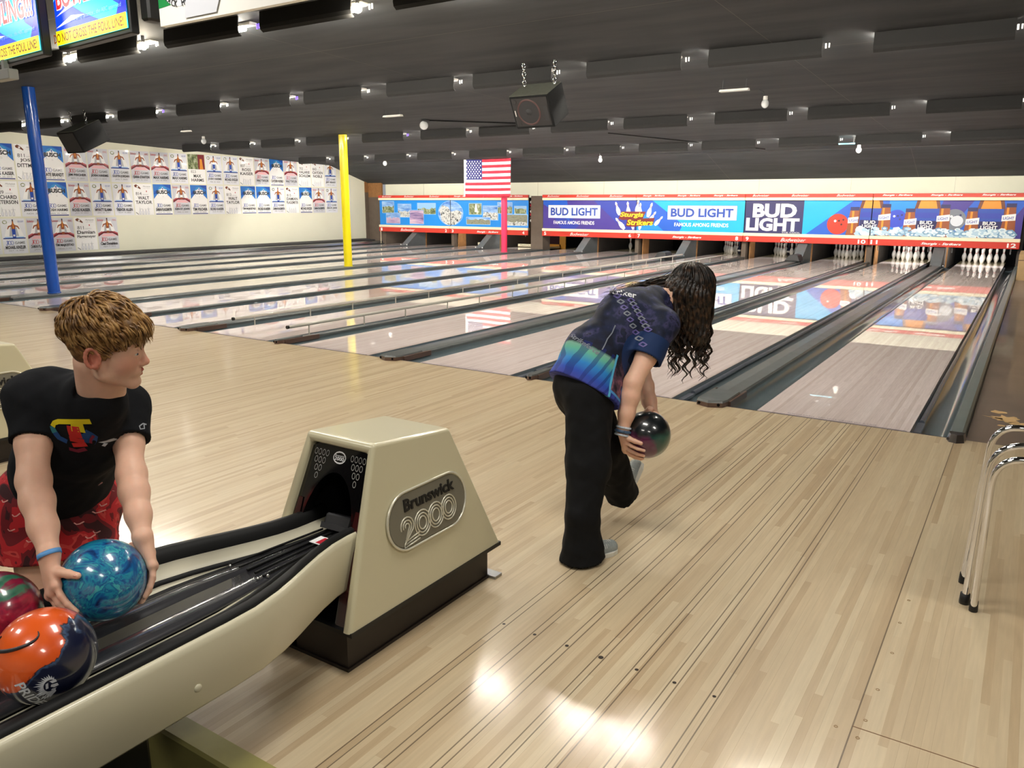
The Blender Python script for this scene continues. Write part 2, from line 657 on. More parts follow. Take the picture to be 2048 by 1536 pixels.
# chipped patch on the brown floor
mb = MB()
rng = random.Random(3)
def splat(cx, cy_, r, n=18, sx=1.0):
    pts = []
    for i in range(n):
        a = 2 * math.pi * i / n
        rr = r * (0.55 + 0.75 * rng.random())
        pts.append((cx + rr * math.cos(a) * sx, cy_ + rr * math.sin(a), 0.0))
    mb.poly(pts)
splat(1.61, 0.78, 0.11, 22, 0.8)
splat(1.55, 0.98, 0.05, 12)
splat(1.68, 0.66, 0.06, 14)
splat(1.58, 0.55, 0.022, 9)
mb.poly([(1.44, 0.80, 0), (1.58, 0.74, 0), (1.58, 0.78, 0)])
o = mb.build('paint_chip', M['paint_chip'])
tag(o, 'bare tan patch of chipped paint on the brown floor beside lane 12', 'floor patch')

# ------------------------------------------------------------------ lanes and dividers
for n in range(1, 13):
    a, b_ = LANES[n]
    lane = thing('bowling_lane', 'glossy wooden bowling lane leading to pin deck number %d' % n, 'bowling lane', (a, 0, 0), 'bowling lanes')
    MB().box(a, b_, 0.003, 17.75, -0.06, 0.0).build('lane_surface', M['lane'], lane)
    MB().box(a, b_, 17.75, 19.25, -0.06, 0.0).build('pin_deck', M['pindeck'], lane)
    mb = MB()
    put_text(mb, 'SLIP HAZARD - DO NOT CROSS FOUL LINE', ((a + b_) / 2, 0.045, 0.0012), (1, 0, 0), (0, 1, 0), 0.62, 0.022)
    mb.box(a + 0.02, b_ - 0.02, 0.014, 0.02, 0.0002, 0.0012)
    mb.build('warning_text', mat('foul_ink', (70, 62, 92), 0.5) if n == 1 else bpy.data.materials['foul_ink'], lane)
struct(MB().box(XL, 1.39, -0.006, 0.003, -0.06, 0.0012).build('trim_foul_line', mat('foul_line', (70, 66, 76), 0.5)))


def gutter_poly(x0, x1, t=0.008, n=12):
    """half round channel between x0 and x1"""
    c, r = (x0 + x1) / 2, (x1 - x0) / 2
    out = [(c + r * math.cos(math.pi + math.pi * i / n), -0.005 - 0.088 * math.sin(math.pi * i / n)) for i in range(n + 1)]
    return out


def add_gutter(parent, x0, x1, y0=0.01, y1=17.25):
    mb = MB()
    g = gutter_poly(x0, x1)
    N_ = len(g)
    nseg = 14
    vs, fs = [], []
    for j in range(nseg + 1):
        y = y0 + (y1 - y0) * j / nseg
        vs += [(px, y, pz) for px, pz in g]
    for j in range(nseg):
        for i in range(N_ - 1):
            fs.append((j * N_ + i, j * N_ + i + 1, (j + 1) * N_ + i + 1, (j + 1) * N_ + i))
    mb.add(vs, fs, 0, True)
    # underside so the channel has thickness, and closing plate at the foul line
    und = [(px, pz - 0.02) for px, pz in g]
    vs2 = [(px, y, pz) for y in (y0, y1) for px, pz in und]
    mb.add(vs2, [(i, N_ + i, N_ + i + 1, i + 1) for i in range(N_ - 1)], 0, True)
    mb.box(x0, x1, y0 - 0.006, y0, -0.115, -0.003)
    return mb.build('gutter', M['gutter'], parent)


def end_cap(parent, x0, x1, wide):
    """moulded brown and grey end piece of the capping at the foul line"""
    c = (x0 + x1) / 2
    mb = MB()
    w = x1 - x0
    if wide:
        out = [(x0, 0.34), (x0 - 0.005, 0.0), (x0 + 0.01, -0.07), (c, -0.115), (x1 - 0.01, -0.07), (x1 + 0.005, 0.0), (x1, 0.34)]
    else:
        out = [(x0 - 0.012, 0.3), (x0 - 0.014, 0.0), (x0 - 0.004, -0.06), (c, -0.085), (x1 + 0.004, -0.06), (x1 + 0.014, 0.0), (x1 + 0.012, 0.3)]
    n = len(out)
    top = [(c + (p[0] - c) * 0.94, p[1] + (0.012 if p[1] < 0.1 else 0)) for p in out]
    vs = [(p[0], p[1], 0.001) for p in out] + [(p[0], p[1], 0.036) for p in out] + [(p[0], p[1], 0.048 + (0.006 if abs(p[0] - c) < 0.01 else 0)) for p in top]
    fs = [tuple(range(n))] + [(i, i + 1, n + i + 1, n + i) for i in range(n - 1)] + [(n + i, n + i + 1, 2 * n + i + 1, 2 * n + i) for i in range(n - 1)] + [tuple(range(2 * n, 3 * n))] + [(n - 1, 0, n, 2 * n - 1), (2 * n - 1, n, 2 * n, 3 * n - 1)]
    mb.add(vs, fs[:n + 0], 0)
    mb.add(vs, fs[n:], 1)
    mb2 = mb
    for sx in (-1, 1):
        px = c + sx * (w / 2 - 0.035 if wide else w / 2 - 0.005)
        mb2.lathe([(0.0001, 0), (0.012, 0), (0.012, 0.004), (0.0001, 0.004)], seg=12, mi=2, M=Matrix.Translation((px, -0.088 if wide else -0.072, 0.024)) @ Matrix.Rotation(math.pi / 2, 4, 'X'))
    o = mb2.build('end_cap', [M['brownblock'], M['capping'], M['flat_black']], parent)
    recalc(o)
    # brown side blocks flanking the cap over the gutters
    for sx in (-1, 1):
        e = x1 if sx > 0 else x0
        mb = MB().box(min(e, e + sx * 0.022), max(e, e + sx * 0.022), 0.03, 0.46 if wide else 0.55, -0.02, 0.034)
        bevel(mb.build('side_block', M['brownblock'], parent), 0.006, 2)
    return o


def folded_bumper(parent, xc, side, y0=0.42, y1=17.4, z=-0.035):
    """bumper rail folded down in the channel next to the lane edge"""
    mb = MB()
    pts = []
    for i in range(24):
        y = y0 + (y1 - y0) * i / 23
        pts.append((xc + 0.003 * math.sin(i * 2.1), y, z))
    mb.tube(pts, 0.02, 8)
    mb.box(xc - 0.026, xc + 0.026, y0 - 0.32, y0 - 0.03, -0.05, -0.03)
    return mb.build('folded_bumper', M['bumper_fold'], parent)


def raised_rail(parent, xr, y0, y1, z=0.115):
    mb = MB()
    mb.tube([(xr, y0, z), (xr, y1, z)], 0.02, 12)
    mb.build('bumper_rail', M['grey_pipe'], parent)
    mb = MB()
    mb.tube([(xr, y0 - 0.02, z), (xr, y0 + 0.005, z)], 0.021, 12)
    mb.build('rail_end', M['black'], parent)
    k = 0
    y = y0 + 0.32
    while y < y1 - 0.1:
        mb = MB().tube([(xr, y, z - 0.01), (xr - 0.004, y, 0.03), (xr - 0.004, y, -0.04)], 0.009, 8)
        mb.build('rail_post', M['grey_pipe'], parent)
        y += 0.95 if k % 2 == 0 else 0.82
        k += 1


GW = 0.235
order = [(n, n + 1) for n in range(11, 0, -1)]
for (nl, nr) in order:
    xl = LANES[nl][1]
    xr = LANES[nr][0]
    wide = nl % 2 == 1
    root = thing('lane_divider', 'long grey capping and gutters running between lane %d and lane %d' % (nl, nr), 'lane divider', ((xl + xr) / 2, 0, 0), 'dividers between the lanes')
    add_gutter(root, xl + 0.002, xl + GW)
    add_gutter(root, xr - GW, xr - 0.002)
    c0, c1 = xl + GW, xr - GW
    mb = MB()
    ye = 16.8 if nl == 4 else 17.0
    if wide:
        mb.prism([(c0, -0.1), (c0, 0.022), (c0 + 0.012, 0.036), ((c0 + c1) / 2, 0.042), (c1 - 0.012, 0.036), (c1, 0.022), (c1, -0.1)], 'y', 0.3, ye)
    elif nl == 4:
        mb.prism([(c0, -0.1), (c0, 0.02), (c0 + 0.012, 0.03), (c1 - 0.012, 0.03), (c1, 0.02), (c1, -0.1)], 'y', 0.3, ye)
    else:
        mb.prism([(c0 - 0.012, 0.0), (c0 - 0.012, 0.024), (c0, 0.034), (c1, 0.034), (c1 + 0.012, 0.024), (c1 + 0.012, 0.0), (c1, 0.0), (c1, -0.1), (c0, -0.1), (c0, 0.0)], 'y', 0.27, ye)
    recalc(mb.build('capping', M['capping'], root))
    end_cap(root, c0 if nl != 4 else c0 + 0.15, c1 if nl != 4 else c1 - 0.15, wide or nl == 4)
    if nl in (11, 9, 3, 1):
        folded_bumper(root, xl + 0.036, 1)
    if nl == 10:
        folded_bumper(root, xl + 0.036, 1)
    if nl == 8:
        raised_rail(root, xl + 0.02, 0.33, 16.2)
    if nl == 7:
        raised_rail(root, xr - 0.02, 0.42, 15.6)
    if wide:
        # joints of the capping sections
        pass
# right outer gutter with its tall side capping
root = thing('lane_divider', 'grey side gutter and raised capping along the right edge of lane 12', 'lane divider', (1.2, 0, 0), 'dividers between the lanes')
add_gutter(root, LW + 0.002, LW + GW)
mb = MB().prism([(LW + GW, -0.08), (LW + GW, 0.02), (LW + GW + 0.014, 0.045), (1.368, 0.052), (1.384, 0.04), (1.394, -0.05)], 'y', 0.0, 17.0)
recalc(mb.build('capping', M['side_cap'], root))
mb = MB()
out = [(1.286, 0.0), (1.282, -0.05), (1.30, -0.105), (1.345, -0.125), (1.39, -0.09), (1.398, 0.0)]
n = len(out)
vs = [(a, b_, 0.001) for a, b_ in out] + [(1.34 + (a - 1.34) * 0.8, b_ * 0.75, 0.05) for a, b_ in out]
mb.add(vs, [tuple(range(n)), tuple(range(n, 2 * n))] + [(i, (i + 1) % n, n + (i + 1) % n, n + i) for i in range(n)])
recalc(mb.build('end_cap', mat('smoked_cap', (62, 56, 52), 0.12, coat=1.0), root))
folded_bumper(root, LW + 0.03, 1, 0.46)
# left outer gutter
xl = LANES[1][0]
root = thing('lane_divider', 'gutter, capping and chrome rail between lane 1 and the poster wall', 'lane divider', (xl - 0.4, 0, 0), 'dividers between the lanes')
add_gutter(root, xl - GW, xl - 0.002)
mb = MB().prism([(xl - GW, -0.1), (xl - GW, 0.03), (xl - GW - 0.1, 0.04), (xl - GW - 0.12, 0.10), (-19.5, 0.12), (-19.6, 0.10), (-19.6, -0.1)], 'y', 0.0, 17.0)
recalc(mb.build('capping', M['steel'], root))
mb = MB().prism([(-19.6, -0.1), (-19.6, 0.17), (-19.895, 0.19), (-19.895, -0.1)], 'y', 0.0, 16.8)
recalc(mb.build('ledge', M['darkgrey'], root))
mb = MB().tube([(-19.25, 0.0, 0.15), (-19.25, 16.6, 0.15)], 0.03, 10)
mb.build('rail', M['darkgrey'], root)

# approach dots
mbm = mat('dot_ink', (44, 34, 28), 0.5)
for dy in (-3.6576,):
    for k in range(-3, 4):
        r = 0.0095 if k == 0 else 0.0068
        if abs(k) == 3:
            r = 0.0062
        mb = MB()
        mb.poly([(0.527 + k * 0.1351 + r * math.cos(t * math.pi / 10), dy + r * math.sin(t * math.pi / 10), 0.0012) for t in range(20)])
        o = mb.build('approach_dot', mbm)
        nm = ['leftmost', 'second from left', 'third from left', 'large middle', 'third from right', 'second from right', 'rightmost'][k + 3]
        tag(o, '%s of the seven dark dots across the wooden approach' % nm, 'floor dot', 'dots on the approach')
mb = MB()
mb.box(1.332, 3.0, -3.572, -3.569, 0.0, 0.0008)
struct(mb.build('trim_floor_joint', mat('joint', (120, 84, 56), 0.6)))
mb = MB()
for i, (a, b_) in enumerate(((1.37, -2.62), (1.365, -2.83), (1.372, -3.07), (1.365, -3.33), (1.36, -3.52), (1.355, -3.62), (1.29, -3.60))):
    r = 0.006
    mb.lathe([(r, 0.0004), (r, 0.0012), (r * 0.7, 0.0012), (r * 0.7, 0.0004)], (a, b_, 0), 12)
struct(mb.build('trim_screw_plugs', mat('plug', (150, 118, 80), 0.6)))

# ------------------------------------------------------------------ masking units
def clip_poly(pts, lo, hi):
    for sgn, lim in ((1, lo), (-1, hi)):
        out = []
        for i in range(len(pts)):
            a, b_ = pts[i], pts[(i + 1) % len(pts)]
            ia, ib = sgn * (a[0] - lim) >= 0, sgn * (b_[0] - lim) >= 0
            if ia:
                out.append(a)
            if ia != ib:
                t = (lim - a[0]) / (b_[0] - a[0])
                out.append((lim, a[1] + (b_[1] - a[1]) * t))
        pts = out
        if len(pts) < 3:
            return []
    return pts


class ClipArt(Art):
    lo, hi = -99, 99

    def poly(s, pts, m_, lay=True):
        pts = clip_poly(pts, s.lo, s.hi)
        if pts:
            Art.poly(s, pts, m_, lay)
        return s


def noise_mat(name, stops, scale, stretch=(1, 1, 1), rough=0.5):
    m, nt, b = new_mat(name)
    N = NT(nt)
    g = N.n('NewGeometry')
    mp = N.n('Mapping')
    mp.inputs['Scale'].default_value = stretch
    N.l(g.outputs['Position'], mp.inputs['Vector'])
    nz = N.n('TexNoise')
    nz.inputs['Scale'].default_value = scale
    nz.inputs['Detail'].default_value = 6
    nz.inputs['Roughness'].default_value = 0.65
    N.l(mp.outputs[0], nz.inputs['Vector'])
    N.l(N.ramp(nz.outputs['Fac'], [(p_, rgb(*c)) for p_, c in stops]), b.inputs['Base Color'])
    b.inputs['Roughness'].default_value = rough
    return m


P = {}
for k, c in dict(violet=(66, 48, 146), indigo=(40, 60, 170), blue=(24, 92, 204), azure=(10, 140, 236), cyan=(0, 176, 240), navy=(32, 30, 92), white=(250, 250, 250), logo_blue=(30, 72, 172),
                 brown=(110, 52, 22), amber=(230, 148, 40), brown2=(150, 76, 36), ball_red=(214, 52, 30), ball_dark=(70, 12, 8), ball_blue=(44, 70, 200), ball_grey=(120, 126, 140), ball_light=(220, 226, 236),
                 ice=(176, 206, 226), ice2=(222, 236, 244), ice3=(120, 160, 196), yellow=(252, 226, 30), darkred=(120, 26, 20), pinneck=(200, 40, 40), sky=(150, 196, 240), paper=(236, 238, 244), paper2=(214, 216, 224),
                 grey=(132, 134, 140), ink=(40, 40, 46), pblue=(44, 120, 206), pblue2=(22, 82, 178), barblue=(28, 50, 130), pred=(190, 30, 50), pred2=(120, 16, 30), teal=(60, 150, 210), lgrey=(186, 188, 194), green=(24, 140, 70)).items():
    P[k] = mat('print_' + k, c, 0.4, coat=0.15)
P['rock'] = noise_mat('print_rock', [(0.38, (60, 64, 70)), (0.52, (232, 232, 230)), (0.62, (150, 156, 160))], 9.0)
P['forest'] = noise_mat('print_forest', [(0.35, (60, 74, 50)), (0.5, (128, 140, 92)), (0.65, (206, 208, 190))], 14.0, (1, 1, 0.6))
P['valley'] = noise_mat('print_valley', [(0.35, (96, 100, 86)), (0.5, (150, 148, 128)), (0.66, (92, 116, 96))], 16.0, (0.6, 1, 1.4))
P['dusk'] = noise_mat('print_dusk', [(0.3, (90, 80, 140)), (0.5, (190, 160, 200)), (0.7, (236, 214, 216))], 3.0, (0.3, 1, 2))
P['cloud'] = noise_mat('print_cloud', [(0.35, (40, 110, 210)), (0.55, (150, 190, 236)), (0.7, (235, 240, 248))], 3.5, (0.5, 1, 2))

MY = 16.8            # plane of the masking units
Z0, Z1, Z2, Z3, Z4, Z5 = 0.47, 0.63, 0.715, 1.612, 1.69, 1.785


def bottle(A, cu, base, top, w, kind, text=True):
    """long neck bottle print: base/top heights, body width w"""
    h = top - base
    nk = w * 0.36
    A.poly([(cu - w / 2, base), (cu + w / 2, base), (cu + w / 2, base + h * 0.48), (cu + nk / 2, base + h * 0.72), (cu + nk * 0.42, top), (cu - nk * 0.42, top), (cu - nk / 2, base + h * 0.72), (cu - w / 2, base + h * 0.48)], P['brown2'])
    A.rect(cu - w * 0.3, base + 0.01, cu - w * 0.12, base + h * 0.48, P['amber'])
    A.rect(cu - nk * 0.55, top - h * 0.06, cu + nk * 0.55, top, P['navy'])
    A.rect(cu - w * 0.45, base + h * 0.36, cu + w * 0.45, base + h * 0.5, P['logo_blue'])
    if text:
        A.text('BUD', cu, base + h * 0.40, w * 0.5, h * 0.05, P['white'], 0.02)


def big_bottle(A, cu, text=True):
    """close up shoulder of a bottle with a wide blue label"""
    A.poly([(cu - 0.25, Z3), (cu - 0.3, Z3 - 0.22), (cu - 0.32, Z2), (cu + 0.32, Z2), (cu + 0.3, Z3 - 0.22), (cu + 0.25, Z3)], P['brown'])
    A.poly([(cu - 0.17, Z3), (cu - 0.22, Z3 - 0.2), (cu + 0.22, Z3 - 0.2), (cu + 0.17, Z3)], P['amber'])
    A.poly([(cu - 0.27, Z3 - 0.2), (cu - 0.28, Z3 - 0.55), (cu - 0.27, Z2), (cu + 0.27, Z2), (cu + 0.28, Z3 - 0.55), (cu + 0.27, Z3 - 0.2)], P['logo_blue'])
    A.rect(cu - 0.26, Z3 - 0.43, cu + 0.26, Z3 - 0.3, P['indigo'])
    A.rect(cu - 0.265, Z2, cu + 0.265, Z3 - 0.5, P['navy'])


def neck(A, cu, top, w=0.2, lean=0.0):
    A.poly([(cu - w * 0.9, Z2), (cu - w / 2 + lean, top), (cu + w / 2 + lean, top), (cu + w * 0.9, Z2)], P['brown2'])
    A.rect(cu - w * 0.3, Z2 + 0.05, cu - w * 0.05, top - 0.1, P['amber'])
    A.rect(cu - w * 0.55 + lean, top - 0.09, cu + w * 0.55 + lean, top, P['navy'])
    A.poly([(cu - w * 0.75, top - 0.42), (cu + w * 0.75, top - 0.40), (cu + w * 0.75, top - 0.24), (cu - w * 0.75, top - 0.28)], P['white'])
    A.text('LIGHT', cu, top - 0.38, w * 1.2, 0.07, P['logo_blue'], 0.02)


def ball_print(A, cu, cv, r, m1, hl=None):
    A.ell(cu, cv, r, r, m1)
    A.ell(cu - r * 0.25, cv + r * 0.3, r * 0.12, r * 0.12, P['white'])
    for a, b_ in ((0.1, 0.25), (0.5, 0.35), (0.35, -0.1)):
        A.ell(cu + r * a, cv + r * b_ + 0.02, r * 0.1, r * 0.1, P['ball_dark'] if m1 is P['ball_red'] else P['navy'])


def ice(A, u0, u1, seed):
    rg = random.Random(seed)
    u = u0
    while u < u1:
        for kk in range(3):
            cu_, cv_ = u + rg.uniform(-0.05, 0.05), Z2 + 0.04 + 0.07 * kk * rg.uniform(0.7, 1.1)
            n = rg.choice((5, 6, 7))
            r = rg.uniform(0.05, 0.09)
            pts = [(cu_ + r * math.cos(2 * math.pi * i / n + u) * 1.25, max(Z2 + 0.002, cv_ + r * 0.8 * math.sin(2 * math.pi * i / n + u))) for i in range(n)]
            A.poly(pts, P[rg.choice(('ice', 'ice2', 'ice2', 'ice3'))])
            A.poly([(cu_ + (p_[0] - cu_) * 0.5, cv_ + (p_[1] - cv_) * 0.5) for p_ in pts], P[rg.choice(('ice2', 'ice'))])
        u += 0.095


def pin_print(A, cu, cv, h, rot):
    prof = [(0.0, 0.16), (0.25, 0.30), (0.45, 0.26), (0.62, 0.14), (0.72, 0.11), (0.86, 0.16), (1.0, 0.06)]
    c, sn = math.cos(rot), math.sin(rot)
    L = [(-r * 0.55, t) for t, r in prof] + [(r * 0.55, t) for t, r in reversed(prof)]
    A.poly([(cu + (a * c - b_ * sn) * h, cv + (a * sn + b_ * c) * h) for a, b_ in L], P['white'])
    for t in (0.68, 0.76):
        q = [(-0.075, t), (0.075, t), (0.075, t + 0.03), (-0.075, t + 0.03)]
        A.poly([(cu + (a * c - b_ * sn) * h, cv + (a * sn + b_ * c) * h) for a, b_ in q], P['pinneck'])


def budlight_box(A, cu, w, zb, h):
    A.rect(cu - w / 2, zb, cu + w / 2, zb + h, P['logo_blue'])
    A.rect(cu - w / 2 + 0.008, zb + 0.008, cu + w / 2 - 0.008, zb + h - 0.008, P['white'])
    A.text('BUD LIGHT', cu, zb + h * 0.2, w * 0.9, h * 0.6, P['logo_blue'], 0.035)
    A.text('FAMOUS AMONG FRIENDS', cu, zb - 0.19, w * 0.78, 0.11, P['white'], 0.02)


def mask_unit(name_n, x0, x1, left, right, art, edge_mid=True):
    nl, nr = name_n
    root = thing('masking_unit', art[1], 'masking unit', ((x0 + x1) / 2, MY, Z0), 'masking units above the pins')
    # body board
    MB().box(x0 + 0.01, x1 - 0.01, MY + 0.02, MY + 0.06, Z0, Z5).build('backing_board', M['darkgrey'], root)
    A = ClipArt((0, MY + 0.018, 0), (1, 0, 0), (0, 0, 1), (0, -1, 0), 0.00012)
    A.lo, A.hi = x0 + 0.012, x1 - 0.012
    art[0](A, x0, x1)
    A.build('printed_panel', root)
    for nm, za, zb, mt in (('lower_red_rail', Z0, Z1, M['red']), ('upper_red_rail', Z4, Z5, M['red'])):
        MB().bbox(x0 + 0.003, x1 - 0.003, MY - 0.045, MY + 0.015, za, zb, 0.01).build(nm, mt, root)
    for nm, za, zb in (('lower_cream_strip', Z1, Z2), ('upper_cream_strip', Z3, Z4)):
        MB().bbox(x0 + 0.003, x1 - 0.003, MY - 0.052, MY + 0.015, za, zb, 0.012).build(nm, M['cream'], root)
    mb = MB()
    yf = MY - 0.047
    put_text(mb, str(nl), (x0 + 0.13, yf, Z0 + 0.03), (1, 0, 0), (0, 0, 1), 0.085 if nl < 10 else 0.17, 0.105, 0, 0.03)
    put_text(mb, str(nr), (x1 - 0.17, yf, Z0 + 0.03), (1, 0, 0), (0, 0, 1), 0.085 if nr < 10 else 0.19, 0.105, 0, 0.03)
    mb.build('lane_numbers', P['white'], root)
    mb = MB()
    w = x1 - x0
    if left == 'B':
        put_text(mb, 'Budweiser', (x0 + w * 0.42, yf, Z0 + 0.035), (1, 0, 0), (0, 0, 1), 0.68, 0.095, 0, 0.0, 0.45)
        for f in (0.13, 0.45, 0.8):
            put_text(mb, 'Budweiser', (x0 + w * f, yf, Z4 + 0.025), (1, 0, 0), (0, 0, 1), 0.46, 0.055, 0, 0.0, 0.45)
    else:
        put_text(mb, 'Sturgis - Strikers', (x0 + w * 0.5, yf, Z0 + 0.035), (1, 0, 0), (0, 0, 1), 0.9, 0.075, 0, 0.03, 0.35)
        for f in (0.17, 0.5, 0.83):
            put_text(mb, 'Sturgis - Strikers', (x0 + w * f, yf, Z4 + 0.025), (1, 0, 0), (0, 0, 1), 0.7, 0.05, 0, 0.03, 0.35)
    mb.build('rail_lettering', P['white'], root)
    return root


def art56(A, x0, x1):
    A.rect(x0, Z2, x1, Z3, P['violet'])
    A.poly([(x0, Z3), (x0 + 0.55, Z3), (x0 + 1.35, Z2 + 0.1), (x0 + 1.2, Z2), (x0 + 0.7, Z2)], P['indigo'])
    A.poly([(x0, Z3), (x0, Z3 - 0.12), (x0 + 1.0, Z2 + 0.25), (x0 + 0.9, Z3)], P['blue'])
    A.poly([(x0 + 1.85, Z3), (x1, Z3), (x1, Z2), (x1 - 0.4, Z2)], P['indigo'])
    budlight_box(A, x0 + 1.15, 1.9, Z2 + 0.33, 0.42)


def art78(A, x0, x1):
    A.rect(x0, Z2, x1, Z3, P['cyan'])
    A.poly([(x0, Z3), (x0 + 0.5, Z3), (x0 + 1.5, Z2 + 0.2), (x0 + 1.4, Z2), (x0, Z2)], P['blue'])
    A.poly([(x0, Z3 - 0.2), (x0 + 0.9, Z2), (x0, Z2)], P['azure'])
    budlight_box(A, x0 + 2.05, 2.1, Z2 + 0.33, 0.42)
    # team emblem straddling the joint between the two boards
    cu = x0
    A.lo, A.hi = x0 - 0.8, x1
    for u, v, h, r in ((-0.62, Z2 + 0.45, 0.42, 0.35), (-0.28, Z2 + 0.42, 0.44, 0.12), (0.0, Z2 + 0.5, 0.42, -0.12), (0.12, Z2 + 0.42, 0.4, -0.02), (0.4, Z2 + 0.4, 0.44, -0.3), (-0.42, Z2 + 0.03, 0.45, 0.75), (0.45, Z2 + 0.25, 0.38, -0.6), (0.66, Z2 + 0.16, 0.36, -0.75), (-0.1, Z2 + 0.02, 0.3, 0.2), (0.12, Z2 + 0.02, 0.3, -0.2)):
        pin_print(A, cu + u * 0.92, v, h, r)
    A.poly([(cu - 0.6, Z2 + 0.34), (cu - 0.5, Z2 + 0.56), (cu + 0.3, Z2 + 0.56), (cu + 0.22, Z2 + 0.36), (cu - 0.45, Z2 + 0.3)], P['darkred'])
    A.poly([(cu - 0.34, Z2 + 0.12), (cu - 0.3, Z2 + 0.33), (cu + 0.6, Z2 + 0.38), (cu + 0.55, Z2 + 0.18), (cu - 0.1, Z2 + 0.1)], P['darkred'])
    A.text('Sturgis', cu - 0.16, Z2 + 0.36, 0.78, 0.18, P['yellow'], 0.03, 0.2)
    A.text('Strikers', cu + 0.12, Z2 + 0.15, 0.86, 0.17, P['yellow'], 0.03, 0.2)


def art910(A, x0, x1):
    A.rect(x0, Z2, x1, Z3, P['cyan'])
    A.rect(x0, Z2, x0 + 1.6, Z3, P['navy'])
    A.text('BUD', x0 + 0.82, Z3 - 0.47, 1.2, 0.38, P['white'], 0.045)
    A.text('LIGHT', x0 + 0.78, Z2 + 0.06, 1.46, 0.36, P['white'], 0.045)
    A.text('THE COOL', x0 + 1.3, Z2 + 0.012, 0.5, 0.035, P['white'])
    A.poly([(x0 + 1.7, Z2), (x0 + 2.85, Z3), (x1, Z3), (x1, Z2)], P['blue'])
    ball_print(A, x0 + 2.5, Z2 + 0.28, 0.27, P['ball_red'])
    neck(A, x0 + 2.9, Z3 - 0.17)
    big_bottle(A, x1 - 0.01)
    ice(A, x1 - 0.3, x1, 5)
    A.lo, A.hi = x0, x1 + 0.3
    A.k += 150
    A.text('BUD', x1 - 0.03, Z2 + 0.3, 0.28, 0.085, P['white'], 0.03)
    A.text('LIGHT', x1 - 0.03, Z2 + 0.2, 0.36, 0.085, P['white'], 0.03)


def art1112(A, x0, x1):
    s = 0.00306
    U = lambda z: x0 + (z - 950) * s
    A.rect(x0, Z2, x1, Z3, P['blue'])
    A.poly([(U(1080), Z3), (U(1420), Z3), (U(1200), Z2), (U(1080), Z2)], P['azure'])
    A.poly([(U(1480), Z3), (U(1700), Z3), (U(1500), Z2), (U(1400), Z2)], P['violet'])
    A.poly([(U(2045), Z3 - 0.1), (U(2045), Z2), (U(1880), Z2)], P['violet'])
    for c in (1370, 1820):
        big_bottle(A, U(c))
    big_bottle(A, x0 - 0.02)
    ball_print(A, U(1145), Z2 + 0.43, 0.235, P['ball_blue'])
    ball_print(A, U(1570), Z2 + 0.43, 0.26, P['ball_grey'])
    A.ell(U(1590), Z2 + 0.4, 0.14, 0.13, P['ball_light'])
    for c, t, l in ((1050, 0.09, 0.03), (1250, 0.2, -0.02), (1490, 0.1, 0.03), (1700, 0.17, -0.02), (1945, 0.07, 0.03)):
        neck(A, U(c), Z3 - t, 0.19, l)
    ice(A, x0, U(1990), 9)
    for c in (1370, 1820):
        A.text('BUD', U(c), Z2 + 0.31, 0.28, 0.085, P['white'], 0.03)
        A.text('LIGHT', U(c), Z2 + 0.21, 0.36, 0.085, P['white'], 0.03)


def photo(A, u0, v0, u1, v1, sky, land, f=0.45):
    A.rect(u0 - 0.02, v0 - 0.02, u1 + 0.02, v1 + 0.02, P['sky'])
    A.rect(u0, v0, u1, v1, P[sky])
    n = 10
    rg = random.Random(int(u0 * 100))
    top = [(u0 + (u1 - u0) * i / n, v0 + (v1 - v0) * (f + rg.uniform(-0.1, 0.12))) for i in range(n + 1)]
    A.poly([(u1, v0), ] + list(reversed(top)) + [(u0, v0)], P[land])


def art12(A, x0, x1):
    s = (x1 - x0) / (1980 - 190)
    U = lambda z: x0 + (z - 190) * s
    V = lambda z: Z3 - (z - 250) * (Z3 - Z2) / (860 - 250)
    A.rect(x0, Z2, x1, Z3, P['azure'])
    photo(A, U(270), V(560), U(570), V(290), 'cloud', 'forest', 0.6)
    photo(A, U(680), V(660), U(1010), V(350), 'cloud', 'rock', 0.5)
    photo(A, U(370), V(820), U(720), V(570), 'cloud', 'dusk', 0.5)
    photo(A, U(1180), V(580), U(1620), V(330), 'sky', 'forest', 0.5)
    photo(A, U(980), V(820), U(1320), V(500), 'dusk', 'dusk', 0.4)
    A.ell(x1, (Z2 + Z3) / 2, 0.56, 0.43, P['sky'])
    A.ell(x1, (Z2 + Z3) / 2, 0.54, 0.415, P['cloud'])
    A.poly([(x1 - 0.5, Z2 + 0.55), (x1 - 0.36, Z2 + 0.72), (x1 - 0.1, Z2 + 0.66), (x1, Z2 + 0.5), (x1, Z2 + 0.05), (x1 - 0.2, Z2 + 0.05), (x1 - 0.4, Z2 + 0.2)], P['rock'])


